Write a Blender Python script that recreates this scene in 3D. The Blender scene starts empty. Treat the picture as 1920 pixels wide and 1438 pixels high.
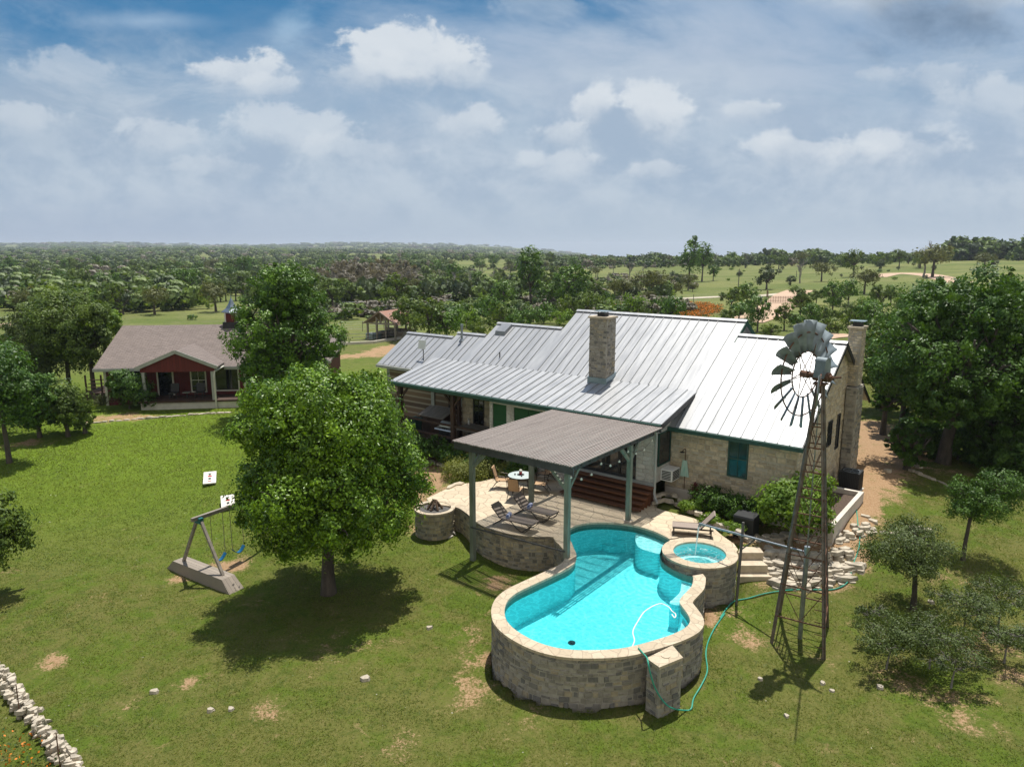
import bpy, bmesh, math, random
import numpy as np
from mathutils import Vector, Matrix, Euler

random.seed(7)
SC = bpy.context.scene
COL = SC.collection
R = math.radians

# ---------------------------------------------------------------- camera
F, PITCH, H = 1345.0, R(10.7), 11.0
CP, SP = math.cos(PITCH), math.sin(PITCH)
cam_data = bpy.data.cameras.new('camera')
cam_data.sensor_width = 36.0
cam_data.lens = 36.0 * F / 1920.0
cam_data.clip_start, cam_data.clip_end = 0.1, 30000
cam = bpy.data.objects.new('camera', cam_data)
cam.location = (0, 0, H)
cam.rotation_euler = (R(90) - PITCH, 0, 0)
COL.objects.link(cam)
SC.camera = cam


def at(px, py, z=0.0):
    """photo pixel -> world point at height z"""
    X, U = (px - 960) / F, (719 - py) / F
    t = (z - H) / (-SP + U * CP)
    return Vector((t * X, t * (CP + U * SP), z))


def atY(px, py, Y):
    X, U = (px - 960) / F, (719 - py) / F
    t = Y / (CP + U * SP)
    return Vector((t * X, Y, H + t * (-SP + U * CP)))


# ---------------------------------------------------------------- light
SUN_EL, SUN_AZ = R(71.5), R(20.8)
sun_dir = Vector((math.sin(SUN_AZ) * math.cos(SUN_EL), math.cos(SUN_AZ) * math.cos(SUN_EL), math.sin(SUN_EL)))
sl = bpy.data.lights.new('sun', 'SUN')
sl.energy, sl.angle, sl.color = 5.0, R(0.45), (1.0, 0.95, 0.86)
so = bpy.data.objects.new('sun', sl)
so.rotation_euler = sun_dir.to_track_quat('Z', 'Y').to_euler()
so.location = (0, 0, 60)
COL.objects.link(so)

SC.view_settings.view_transform = 'Standard'
SC.view_settings.look = 'None'
SC.view_settings.exposure = 0.25
SC.view_settings.gamma = 1.0


# ---------------------------------------------------------------- node helpers
class NT:
    def __init__(self, tree):
        self.t = tree
        tree.nodes.clear()

    def n(self, kind, **kw):
        nd = self.t.nodes.new(kind)
        for k, val in kw.items():
            setattr(nd, k, val)
        return nd

    def link(self, a, b):
        self.t.links.new(a, b)

    def put(self, sock, val):
        if isinstance(val, bpy.types.NodeSocket):
            self.link(val, sock)
        elif isinstance(val, (tuple, list)) and len(val) == 3 and sock.type == 'RGBA':
            sock.default_value = (*val, 1)
        else:
            sock.default_value = val

    def m(self, op, a, b=0.0, c=None, clamp=False):
        nd = self.n('ShaderNodeMath', operation=op, use_clamp=clamp)
        self.put(nd.inputs[0], a)
        self.put(nd.inputs[1], b)
        if c is not None:
            self.put(nd.inputs[2], c)
        return nd.outputs[0]

    def vm(self, op, a, b=(0, 0, 0)):
        nd = self.n('ShaderNodeVectorMath', operation=op)
        self.put(nd.inputs[0], a)
        self.put(nd.inputs[1], b)
        return nd.outputs[0]

    def noise(self, vec, scale, detail=4, rough=0.55, dist=0.0, col=False):
        nd = self.n('ShaderNodeTexNoise')
        if vec is not None:
            self.link(vec, nd.inputs['Vector'])
        nd.inputs['Scale'].default_value = scale
        nd.inputs['Detail'].default_value = detail
        nd.inputs['Roughness'].default_value = rough
        nd.inputs['Distortion'].default_value = dist
        return nd.outputs['Color' if col else 'Fac']

    def ramp(self, fac, stops, interp='LINEAR'):
        nd = self.n('ShaderNodeValToRGB')
        cr = nd.color_ramp
        cr.interpolation = interp
        while len(cr.elements) < len(stops):
            cr.elements.new(0.5)
        for e, (p, c) in zip(cr.elements, stops):
            e.position = p
            e.color = (*c, 1) if len(c) == 3 else c
        self.link(fac, nd.inputs[0])
        return nd.outputs[0]

    def smooth(self, x, a, b, lo=0.0, hi=1.0):
        nd = self.n('ShaderNodeMapRange', interpolation_type='SMOOTHSTEP')
        self.put(nd.inputs[0], x)
        for i, val in enumerate((a, b, lo, hi)):
            self.put(nd.inputs[i + 1], val)
        return nd.outputs[0]

    def mix(self, fac, a, b, blend='MIX'):
        nd = self.n('ShaderNodeMix', data_type='RGBA', blend_type=blend)
        nd.clamp_factor = True
        self.put(nd.inputs[0], fac)
        self.put(nd.inputs[6], a)
        self.put(nd.inputs[7], b)
        return nd.outputs[2]

    def comb(self, x, y, z=0.0):
        nd = self.n('ShaderNodeCombineXYZ')
        for i, val in enumerate((x, y, z)):
            self.put(nd.inputs[i], val)
        return nd.outputs[0]

    def sep(self, vec):
        nd = self.n('ShaderNodeSeparateXYZ')
        self.link(vec, nd.inputs[0])
        return nd.outputs

    def attr(self, name):
        nd = self.n('ShaderNodeAttribute', attribute_name=name)
        return nd.outputs['Fac']

    def coord(self, which='Object'):
        return self.n('ShaderNodeTexCoord').outputs[which]


# ---------------------------------------------------------------- sky
world = bpy.data.worlds.new('World')
SC.world = world
world.use_nodes = True
w = NT(world.node_tree)
sky = w.n('ShaderNodeTexSky', sky_type='NISHITA')
sky.sun_disc = False
sky.sun_elevation = SUN_EL
sky.sun_rotation = SUN_AZ
sky.air_density, sky.dust_density, sky.ozone_density = 1.0, 0.6, 1.6
d = w.coord('Generated')
dx, dy, dz = w.sep(d)
yy = w.m('MAXIMUM', w.m('ABSOLUTE', dy), 0.12)
gx, gz = w.m('DIVIDE', dx, yy), w.m('DIVIDE', dz, yy)
P2 = w.comb(gx, w.m('MULTIPLY', gz, 1.35), 0.0)
fb = w.noise(P2, 7.5, 10, 0.62, 0.35)
fb2 = w.noise(P2, 17.0, 9, 0.6, 0.2)
big = w.noise(w.comb(w.m('ADD', gx, w.m('MULTIPLY', gz, 0.8)), w.m('MULTIPLY', gz, 2.6), 3.1), 2.1, 7, 0.6, 0.5)
fbf = w.m('ADD', w.m('MULTIPLY', w.m('SUBTRACT', fb, 0.5), 0.85), w.m('MULTIPLY', w.m('SUBTRACT', fb2, 0.5), 0.60))
base = w.mix(1.0, sky.outputs[0], (0.085, 0.105, 0.118), 'MULTIPLY')
deep = w.mix(w.smooth(gz, 0.05, 0.34), (0.14, 0.30, 0.47), (0.04, 0.175, 0.36))
base = w.mix(w.smooth(dz, 0.8, 0.3), base, deep)


def gpix(px, py):
    X, U = (px - 960) / F, (719 - py) / F
    return X / (CP + U * SP), (-SP + U * CP) / (CP + U * SP)


def veil(col, px, py, rx, ry, color, amp, lo, hi, strength, nz):
    cx, cz = gpix(px, py)
    ex = w.m('DIVIDE', w.m('SUBTRACT', gx, cx), rx / F)
    ez = w.m('DIVIDE', w.m('SUBTRACT', gz, cz), ry / F)
    rr = w.m('SQRT', w.m('ADD', w.m('MULTIPLY', ex, ex), w.m('MULTIPLY', ez, ez)))
    f = w.m('ADD', w.m('SUBTRACT', 1.0, rr), w.m('MULTIPLY', w.m('SUBTRACT', nz, 0.5), amp))
    return w.mix(w.smooth(f, lo, hi, 0, strength), col, color)


def cumulus(col, px, py, rx, ry, strength=1.0, amp=3.1, top=(0.60, 0.645, 0.69), bot=(0.35, 0.43, 0.53), soft=1.15, flat=1.1):
    cx, cz = gpix(px, py)
    ex = w.m('DIVIDE', w.m('SUBTRACT', gx, cx), rx / F)
    ez = w.m('DIVIDE', w.m('SUBTRACT', gz, cz), ry / F)
    low = w.m('MULTIPLY', w.m('MINIMUM', ez, 0.0), flat)
    e2 = w.m('ADD', w.m('MAXIMUM', ez, 0.0), low)
    rr = w.m('SQRT', w.m('ADD', w.m('MULTIPLY', ex, ex), w.m('MULTIPLY', e2, e2)))
    f = w.m('ADD', w.m('SUBTRACT', 1.22, rr), w.m('MULTIPLY', fbf, amp))
    sh = w.m('ADD', w.m('MULTIPLY', ez, 0.55), w.m('ADD', 0.45, w.m('MULTIPLY', fbf, 1.4)))
    shade = w.mix(w.smooth(sh, 0.0, 0.9), bot, top)
    softness = w.m('ADD', soft * 0.35, w.m('MULTIPLY', w.smooth(ez, 0.6, -0.7), soft * 1.6))
    mask = w.m('MULTIPLY', w.smooth(f, 0.0, softness), strength)
    return w.mix(mask, col, shade)


sk = base
# thin high cloud, denser toward the right and the middle
vm_ = w.m('ADD', big, w.m('MULTIPLY', gx, 0.10))
sk = w.mix(w.smooth(vm_, 0.38, 0.64, 0, 0.85), sk, (0.30, 0.40, 0.54))
sk = veil(sk, 1230, 170, 560, 150, (0.42, 0.49, 0.59), 2.2, 0.0, 0.9, 0.8, big)
sk = veil(sk, 60, 230, 380, 140, (0.27, 0.36, 0.47), 1.6, 0.0, 0.8, 0.75, big)
sk = veil(sk, 280, 40, 260, 34, (0.36, 0.48, 0.62), 2.2, 0.1, 0.9, 0.6, big)
sk = veil(sk, 540, 60, 70, 60, (0.36, 0.50, 0.64), 2.4, 0.1, 0.9, 0.55, fb)
# bank of haze toward the horizon
hz = w.m('ADD', gz, w.m('ADD', w.m('MULTIPLY', w.m('SUBTRACT', fb, 0.5), 0.20), w.m('MULTIPLY', w.m('SUBTRACT', big, 0.5), 0.16)))
hcol = w.mix(w.smooth(w.m('ADD', fb, w.m('MULTIPLY', w.m('SUBTRACT', fb2, 0.5), 0.5)), 0.36, 0.66), (0.325, 0.41, 0.52), (0.46, 0.53, 0.605))
sk = w.mix(w.smooth(hz, 0.30, 0.09, 0, 0.93), sk, hcol)
for a in [(560, 262, 120, 52, .75), (880, 250, 62, 46, .8), (290, 272, 90, 48, .6), (40, 232, 80, 36, .6), (120, 150, 95, 46, .5),
          (1060, 318, 85, 32, .7), (1240, 330, 80, 28, .6), (700, 300, 110, 40, .45), (430, 330, 120, 36, .4), (1700, 300, 140, 46, .55),
          (1500, 300, 110, 46, .8), (1465, 278, 48, 38, .85), (1620, 300, 90, 44, .6), (1420, 217, 55, 26, .8),
          (1850, 205, 120, 52, .6), (1760, 160, 120, 40, .45),
          (460, 152, 100, 46, .95), (510, 172, 60, 30, .7),
          (770, 136, 150, 66, 1.0), (850, 150, 80, 46, .8), (690, 150, 90, 40, .8),
          (1110, 222, 50, 58, .95), (1215, 240, 85, 62, 1.0), (1060, 262, 62, 34, .7),
          (1600, 10, 130, 46, .7), (1040, 30, 90, 40, .35), (1870, 12, 80, 40, .6)]:
    sk = cumulus(sk, a[0], a[1], a[2], a[3], a[4] * (.8 if a[4] < .9 else .95))
wsp = w.noise(w.comb(w.m('ADD', w.m('MULTIPLY', gx, 1.6), w.m('MULTIPLY', gz, 1.2)), w.m('MULTIPLY', gz, 4.2), 7.7), 2.6, 9, 0.66, 0.6)
sk = w.mix(w.m('MULTIPLY', w.smooth(wsp, 0.44, 0.74, 0, 0.6), w.smooth(gz, 0.34, 0.17, .25, 1.0)), sk, (0.50, 0.565, 0.635))
sk = veil(sk, 1745, 40, 175, 95, (0.085, 0.145, 0.23), 2.2, 0.0, 1.3, 0.8, fb)
low = w.mix(w.smooth(gx, -0.6, 0.15), (0.32, 0.395, 0.51), (0.385, 0.465, 0.55))
sk = w.mix(w.smooth(gz, 0.10, 0.0, 0, 0.9), sk, low)
sk = w.mix(w.smooth(dy, 0.05, -0.45, 0, 0.85), sk, (0.60, 0.57, 0.515))          # unseen bright cloud added behind the camera, fill light for the walls facing it
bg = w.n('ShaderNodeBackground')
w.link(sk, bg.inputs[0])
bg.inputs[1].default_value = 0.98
wo = w.n('ShaderNodeOutputWorld')
w.link(bg.outputs[0], wo.inputs[0])


# ---------------------------------------------------------------- materials
def new_mat(name):
    m = bpy.data.materials.new(name)
    m.use_nodes = True
    nt = NT(m.node_tree)
    out = nt.n('ShaderNodeOutputMaterial')
    b = nt.n('ShaderNodeBsdfPrincipled')
    nt.link(b.outputs[0], out.inputs[0])
    return m, nt, b, out


def plain(name, c1, c2=None, scale=3.0, rough=0.7, metal=0.0, bump=0.0, stretch=(1, 1, 1), detail=5):
    m, nt, b, out = new_mat(name)
    c2 = c2 or tuple(min(1, x * 0.72) for x in c1)
    vec = nt.vm('MULTIPLY', nt.coord('Object'), stretch)
    nz = nt.noise(vec, scale, detail, 0.6)
    nt.put(b.inputs['Base Color'], nt.ramp(nz, [(0.3, c2), (0.7, c1)]))
    b.inputs['Roughness'].default_value = rough
    b.inputs['Metallic'].default_value = metal
    if bump:
        bp = nt.n('ShaderNodeBump')
        bp.inputs['Strength'].default_value = bump
        bp.inputs['Distance'].default_value = 0.03
        nt.link(nz, bp.inputs['Height'])
        nt.link(bp.outputs[0], b.inputs['Normal'])
    return m


def stone(name, stops, mortar, sx=2.4, sy=5.2, mode='obj', mw=0.07, distort=0.05):
    """irregular coursed rubble"""
    m, nt, b, out = new_mat(name)
    if mode == 'obj':
        x, y, z = nt.sep(nt.coord('Object'))
        uvv = nt.comb(nt.m('ADD', x, y), z, 0.0)
    else:
        uvv = nt.coord('UV')
    nz = nt.noise(uvv, 3.0, 3, 0.5, 0, True)
    uvv = nt.vm('ADD', uvv, nt.vm('MULTIPLY', nt.vm('SUBTRACT', nz, (0.5, 0.5, 0.5)), (distort * 2, distort, 0)))
    vec = nt.vm('MULTIPLY', uvv, (sx, sy, 1))
    v1 = nt.n('ShaderNodeTexVoronoi', voronoi_dimensions='2D', feature='F1', distance='CHEBYCHEV')
    v2 = nt.n('ShaderNodeTexVoronoi', voronoi_dimensions='2D', feature='F2', distance='CHEBYCHEV')
    for q in (v1, v2):
        nt.link(vec, q.inputs['Vector'])
        q.inputs['Scale'].default_value = 1.0
        q.inputs['Randomness'].default_value = 0.72
    edge = nt.m('SUBTRACT', v2.outputs['Distance'], v1.outputs['Distance'])
    rc = nt.sep(v1.outputs['Color'])
    col = nt.ramp(rc[0], stops)
    fine = nt.noise(uvv, 14.0, 6, 0.7)
    col = nt.mix(nt.smooth(fine, 0.35, 0.75, 0, 0.5), col, nt.mix(0.5, col, (0.06, 0.055, 0.05)))
    stain = nt.noise(nt.vm('MULTIPLY', uvv, (1, 0.6, 1)), 0.9, 5, 0.65)
    col = nt.mix(nt.smooth(stain, 0.5, 0.72, 0, 0.5), col, tuple(c * 0.45 for c in mortar))
    mk = nt.smooth(edge, mw * 0.5, mw * 1.6)
    nt.put(b.inputs['Base Color'], nt.mix(mk, mortar, col))
    b.inputs['Roughness'].default_value = 0.9
    bp = nt.n('ShaderNodeBump')
    bp.inputs['Strength'].default_value = 0.7
    bp.inputs['Distance'].default_value = 0.05
    hgt = nt.m('ADD', nt.m('MULTIPLY', nt.smooth(edge, 0.0, 0.22), nt.m('ADD', 0.5, rc[1])), nt.m('MULTIPLY', fine, 0.5))
    nt.link(hgt, bp.inputs['Height'])
    nt.link(bp.outputs[0], b.inputs['Normal'])
    return m


def flag(name, c1, c2, mortar, scale=1.9):
    m, nt, b, out = new_mat(name)
    co = nt.coord('Object')
    nz = nt.noise(co, 2.2, 3, 0.5, 0, True)
    co2 = nt.vm('ADD', co, nt.vm('MULTIPLY', nt.vm('SUBTRACT', nz, (0.5, 0.5, 0.5)), (0.25, 0.25, 0)))
    v1 = nt.n('ShaderNodeTexVoronoi', voronoi_dimensions='2D', feature='DISTANCE_TO_EDGE')
    v2 = nt.n('ShaderNodeTexVoronoi', voronoi_dimensions='2D', feature='F1')
    for q in (v1, v2):
        nt.link(co2, q.inputs['Vector'])
        q.inputs['Scale'].default_value = scale
    rc = nt.sep(v2.outputs['Color'])
    col = nt.mix(rc[0], c1, c2)
    fine = nt.noise(co, 9, 6, 0.7)
    col = nt.mix(nt.smooth(fine, 0.42, 0.8, 0, 0.45), col, tuple(x * 0.5 for x in c2))
    mk = nt.smooth(v1.outputs['Distance'], 0.012, 0.05)
    nt.put(b.inputs['Base Color'], nt.mix(mk, mortar, col))
    b.inputs['Roughness'].default_value = 0.85
    bp = nt.n('ShaderNodeBump')
    bp.inputs['Strength'].default_value = 0.5
    bp.inputs['Distance'].default_value = 0.02
    nt.link(nt.m('ADD', mk, nt.m('MULTIPLY', fine, 0.6)), bp.inputs['Height'])
    nt.link(bp.outputs[0], b.inputs['Normal'])
    return m


def leaf(name, dark, light, trans=0.35, rough=0.55):
    m, nt, b, out = new_mat(name)
    tone = nt.attr('tone')
    col = nt.ramp(tone, [(0.0, dark), (1.0, light)])
    nt.put(b.inputs['Base Color'], col)
    b.inputs['Roughness'].default_value = rough
    b.inputs['Specular IOR Level'].default_value = 0.35
    tr = nt.n('ShaderNodeBsdfTranslucent')
    nt.put(tr.inputs[0], nt.mix(1.0, col, (1.25, 1.2, 0.55), 'MULTIPLY'))
    ms = nt.n('ShaderNodeMixShader')
    ms.inputs[0].default_value = trans
    nt.link(b.outputs[0], ms.inputs[1])
    nt.link(tr.outputs[0], ms.inputs[2])
    nt.link(ms.outputs[0], out.inputs[0])
    return m


def boards(name, c1, c2, axis, pitch, gap=0.08, gapc=(0.02, 0.018, 0.015), rough=0.8):
    """boards with their joints every `pitch` metres along an object axis"""
    m, nt, b, out = new_mat(name)
    co = nt.coord('Object')
    xyz = nt.sep(co)
    q = nt.m('DIVIDE', xyz[axis] if axis < 3 else nt.m('ADD', xyz[0], xyz[1]), pitch)
    cell = nt.m('FLOOR', q)
    fr = nt.m('SUBTRACT', q, cell)
    wn = nt.n('ShaderNodeTexWhiteNoise', noise_dimensions='1D')
    nt.link(cell, wn.inputs['W'])
    st = [6, 6, 6]
    for i in range(3):
        st[i] = 14 if i == axis else 1.5
    grain = nt.noise(nt.vm('MULTIPLY', co, tuple(st)), 2.0, 6, 0.65)
    f = nt.m('ADD', nt.m('MULTIPLY', wn.outputs[0], 0.55), nt.m('MULTIPLY', grain, 0.5))
    col = nt.ramp(f, [(0.15, c2), (0.85, c1)])
    mk = nt.m('GREATER_THAN', fr, gap)
    nt.put(b.inputs['Base Color'], nt.mix(mk, gapc, col))
    b.inputs['Roughness'].default_value = rough
    bp = nt.n('ShaderNodeBump')
    bp.inputs['Strength'].default_value = 0.4
    bp.inputs['Distance'].default_value = 0.02
    nt.link(nt.m('ADD', mk, nt.m('MULTIPLY', grain, 0.4)), bp.inputs['Height'])
    nt.link(bp.outputs[0], b.inputs['Normal'])
    return m


M = {}
M['lime'] = stone('limestone', [(0, (.46, .37, .245)), (.3, (.37, .295, .195)), (.55, (.52, .41, .255)), (.8, (.30, .245, .17)), (1, (.56, .46, .32))], (.50, .44, .34), 3.0, 5.6)
M['limeold'] = stone('weathered_stone', [(0, (.22, .185, .145)), (.35, (.30, .25, .19)), (.55, (.14, .125, .105)), (.8, (.34, .275, .19)), (1, (.095, .088, .08))], (.32, .29, .24), 4.0, 7.6)
M['poolstone'] = stone('pool_wall_stone', [(0, (.30, .26, .20)), (.3, (.20, .18, .15)), (.5, (.36, .29, .19)), (.72, (.13, .12, .108)), (.88, (.26, .225, .18)), (1, (.085, .08, .076))], (.36, .33, .28), 4.0, 7.6, 'uv', .09, .03)
M['patiowall'] = stone('terrace_wall_stone', [(0, (.34, .28, .185)), (.4, (.25, .205, .14)), (.7, (.40, .315, .20)), (1, (.15, .13, .10))], (.32, .275, .205), 4.2, 7.6, 'uv', .09, .03)
def variants(tag_, cols, scale=9):
    return [plain('%s_%d' % (tag_, i), c, tuple(x * .62 for x in c), scale, .92, 0, .35) for i, c in enumerate(cols)]


M['mortar'] = plain('pale_mortar', (.50, .45, .36), (.38, .335, .265), 5, .95, 0, .3)
M['mortarold'] = plain('grey_mortar', (.40, .37, .315), (.26, .24, .205), 4, .95, 0, .3)
LIME = variants('limestone_block', [(.62, .51, .35), (.54, .44, .30), (.68, .565, .39), (.46, .385, .275), (.58, .49, .36), (.70, .60, .44)])
OLDS = variants('weathered_block', [(.36, .325, .265), (.29, .265, .225), (.42, .355, .25), (.245, .228, .20), (.335, .305, .255), (.195, .187, .172), (.385, .355, .305)], 6)
TERR = variants('terrace_block', [(.50, .415, .28), (.42, .35, .245), (.56, .46, .30), (.33, .285, .21), (.48, .41, .30), (.22, .20, .165)])
M['flag'] = flag('flagstone', (.60, .50, .36), (.50, .41, .29), (.36, .28, .20))
M['coping'] = flag('coping_stone', (.54, .455, .335), (.44, .36, .255), (.36, .29, .21), 3.0)
M['rock'] = plain('pale_limestone_rock', (.58, .51, .405), (.24, .21, .165), 3.4, 0.9, 0, 0.6)
M['slab'] = plain('tread_stone', (.56, .48, .36), (.40, .33, .24), 4, 0.9, 0, 0.5)
M['concrete'] = plain('pale_concrete', (.64, .585, .52), (.50, .455, .40), 1.5, 0.9, 0, 0.3)
M['whiteplaster'] = plain('white_render', (.62, .60, .54), (.48, .46, .41), 2, 0.85)
M['galv'] = plain('galvanised_steel', (.36, .40, .43), (.20, .22, .24), 5, 0.42, 0.75)
M['blade'] = plain('weathered_galvanised_sheet', (.265, .32, .35), (.14, .17, .19), 3, 0.5, 0.25)
M['rust'] = plain('rusty_steel', (.19, .095, .055), (.09, .05, .035), 6, 0.85, 0.2)
M['towersteel'] = plain('weathered_tower_steel', (.22, .20, .185), (.12, .085, .065), 4, .6, .35)
M['darkmetal'] = plain('dark_metal', (.035, .036, .04), (.02, .02, .022), 5, 0.5, 0.3)
M['bronze'] = plain('bronze_frame', (.055, .042, .034), (.035, .028, .024), 5, 0.5, 0.4)
M['black'] = plain('black_plastic', (.016, .018, .022), (.01, .011, .013), 5, 0.5)
M['greentrim'] = plain('dark_green_paint', (.02, .075, .055), (.012, .05, .038), 4, 0.5)
M['postgreen'] = plain('weathered_green_paint', (.235, .265, .215), (.13, .15, .12), 5, 0.75, 0, 0.2, (1, 1, .2))
M['shutter'] = boards('green_shutter_boards', (.012, .085, .022), (.008, .06, .016), 2, 0.12, 0.05, (.005, .03, .01))
M['cedar'] = plain('dark_cedar', (.075, .036, .022), (.035, .019, .013), 3, 0.75, 0, 0.2, (1, 1, .25))
M['deckwood'] = boards('stained_deck_boards', (.20, .075, .03), (.10, .04, .018), 1, 0.14, 0.06)
M['greywood'] = plain('grey_weathered_wood', (.30, .265, .225), (.17, .15, .13), 5, 0.85, 0, 0.3, (1, .15, 1))
M['slatwood'] = plain('grey_brown_slats', (.40, .345, .315), (.25, .212, .195), 3.0, 0.85, 0, 0.2, (9, .18, 1))
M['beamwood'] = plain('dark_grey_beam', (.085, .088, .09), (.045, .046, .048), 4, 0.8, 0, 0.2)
M['logs'] = boards('log_courses', (.20, .135, .085), (.075, .05, .036), 2, 0.34, 0.32, (.30, .26, .20))
M['whitestone'] = stone('whitewashed_stone', [(0, (.56, .55, .52)), (.5, (.46, .45, .42)), (1, (.62, .60, .56))], (.50, .48, .44), 2.6, 5.2)
M['whitepaint'] = plain('off_white_paint', (.66, .64, .57), (.55, .53, .47), 2, 0.6)
M['greytrim'] = plain('pale_grey_trim', (.40, .41, .39), (.30, .31, .30), 2, 0.6)
M['redwood'] = boards('barn_red_boards', (.135, .017, .015), (.095, .012, .011), 3, 0.2, 0.05, (.02, .003, .003))
M['whiteplastic'] = plain('white_plastic', (.78, .78, .76), (.66, .66, .65), 2, 0.4)
M['sling'] = plain('tan_sling_fabric', (.46, .30, .17), (.36, .23, .13), 20, 0.8)
M['slingdark'] = plain('brown_grey_sling', (.20, .165, .14), (.15, .125, .105), 20, 0.8)
M['slinglight'] = plain('taupe_sling', (.32, .26, .22), (.26, .21, .18), 20, 0.8)
M['towelblue'] = plain('blue_towel', (.04, .09, .36), (.5, .52, .56), 9, 0.95)
M['clothblue'] = plain('turquoise_cloth', (.01, .26, .36), (.008, .18, .26), 6, 0.9)
M['swingblue'] = plain('blue_swing_plastic', (.01, .13, .28), (.008, .09, .2), 4, 0.4)
M['teal'] = plain('teal_bracket', (.01, .15, .17), (.008, .1, .12), 4, 0.5)
M['hose'] = plain('green_hose', (.03, .34, .24), (.02, .24, .17), 4, 0.5)
M['redglass'] = plain('red_drink', (.45, .01, .02), (.3, .008, .012), 4, 0.15)
M['bark'] = plain('grey_brown_bark', (.115, .095, .075), (.045, .037, .03), 5, 0.95, 0, 0.6, (1, 1, .3))
M['deadbark'] = plain('bleached_grey_branches', (.30, .28, .26), (.17, .155, .145), 3, 0.95)
M['ash'] = plain('grey_ash', (.15, .14, .13), (.04, .038, .036), 16, 0.95, 0, 0.6)
M['firewood'] = plain('burnt_firewood', (.16, .10, .06), (.05, .035, .025), 6, 0.95, 0, 0.4)
M['driftwood'] = plain('bleached_wood', (.50, .47, .42), (.34, .31, .28), 4, 0.9, 0, 0.4)
M['soil'] = plain('dark_mulch', (.10, .065, .045), (.05, .035, .026), 12, 0.95, 0, 0.6)
M['rustroof'] = plain('rusted_roof_sheet', (.30, .125, .075), (.24, .17, .14), 1.6, 0.7, 0.25, 0, (3, .6, 1))
M['copper'] = plain('galvanised_cap', (.32, .40, .44), (.22, .29, .33), 3, 0.4, 0.6)
M['stainless'] = plain('stainless_steel', (.62, .62, .62), (.5, .5, .5), 3, 0.3, 0.8)
M['terracotta'] = plain('red_glazed_pot', (.16, .03, .025), (.1, .02, .018), 5, 0.5)
M['towelgreen'] = plain('striped_green_towel', (.22, .52, .40), (.60, .66, .60), 7, 0.95, 0, 0, (2.5, 2.5, .3))
M['pole'] = plain('grey_post', (.14, .13, .12), (.09, .085, .08), 4, 0.9)
M['bulb'] = plain('frosted_bulb', (.8, .78, .7), (.7, .68, .6), 4, 0.3)

M['L_oak'] = leaf('oak_leaves', (.020, .072, .004), (.215, .360, .016), .17, .40)
M['L_dark'] = leaf('dark_leaves', (.022, .066, .009), (.105, .205, .022), .25, .5)
M['L_mid'] = leaf('mid_green_leaves', (.022, .070, .006), (.145, .270, .018), .2, .45)
M['L_elm'] = leaf('elm_leaves', (.038, .078, .012), (.175, .250, .034), .3)
M['L_scrub'] = leaf('scrub_leaves', (.038, .064, .016), (.140, .190, .050), .28)
M['L_lime'] = leaf('lime_green_leaves', (.065, .14, .014), (.22, .34, .035), .38)
M['L_olive'] = leaf('olive_leaves', (.075, .090, .026), (.17, .185, .055), .28)
M['L_cedar'] = leaf('cedar_foliage', (.028, .050, .020), (.085, .120, .042), .2)
M['L_far'] = leaf('far_wood_foliage', (.040, .078, .020), (.190, .270, .060), .3)
M['L_pink'] = leaf('dry_pinkish_twigs', (.15, .135, .105), (.25, .222, .175), .25)
M['L_blades'] = leaf('grass_blades', (.095, .135, .013), (.190, .225, .036), .45)
M['L_orange'] = leaf('orange_flowers', (.05, .09, .02), (.70, .22, .02), .2)
M['L_hedge'] = leaf('juniper_foliage', (.10, .13, .02), (.27, .29, .055), .3)


def glass_mat(name, tint=(.010, .013, .016)):
    m, nt, b, out = new_mat(name)
    nz = nt.noise(nt.coord('Object'), 1.2, 4)
    nt.put(b.inputs['Base Color'], nt.ramp(nz, [(.3, tuple(x * .5 for x in tint)), (.7, tuple(x * 1.6 for x in tint))]))
    b.inputs['Roughness'].default_value = 0.06
    b.inputs['Specular IOR Level'].default_value = 0.6
    return m


M['glass'] = glass_mat('dark_window_glass')
M['glassteal'] = glass_mat('teal_window_glass', (.008, .045, .05))
M['tableglass'] = plain('frosted_table_glass', (.55, .62, .62), (.48, .55, .56), 3, 0.12)


def metal_roof():
    m, nt, b, out = new_mat('standing_seam_metal')
    co = nt.coord('Object')
    x, y, z = nt.sep(co)
    cell = nt.m('FLOOR', nt.m('DIVIDE', x, 0.46))
    wn = nt.n('ShaderNodeTexWhiteNoise', noise_dimensions='1D')
    nt.link(cell, wn.inputs['W'])
    streak = nt.noise(nt.vm('MULTIPLY', co, (3.0, .35, .35)), 2.0, 5, .6)
    f = nt.m('ADD', nt.m('MULTIPLY', wn.outputs[0], .25), nt.m('MULTIPLY', streak, .8))
    nt.put(b.inputs['Base Color'], nt.ramp(f, [(.2, (.315, .32, .33)), (.8, (.43, .437, .448))]))
    b.inputs['Metallic'].default_value = .35
    nt.put(b.inputs['Roughness'], nt.ramp(streak, [(.3, (.38, .38, .38)), (.7, (.52, .52, .52))]))
    return m


M['roof'] = metal_roof()
M['seam'] = plain('seam_metal', (.30, .31, .32), (.22, .23, .24), 3, .45, .5)


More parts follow.
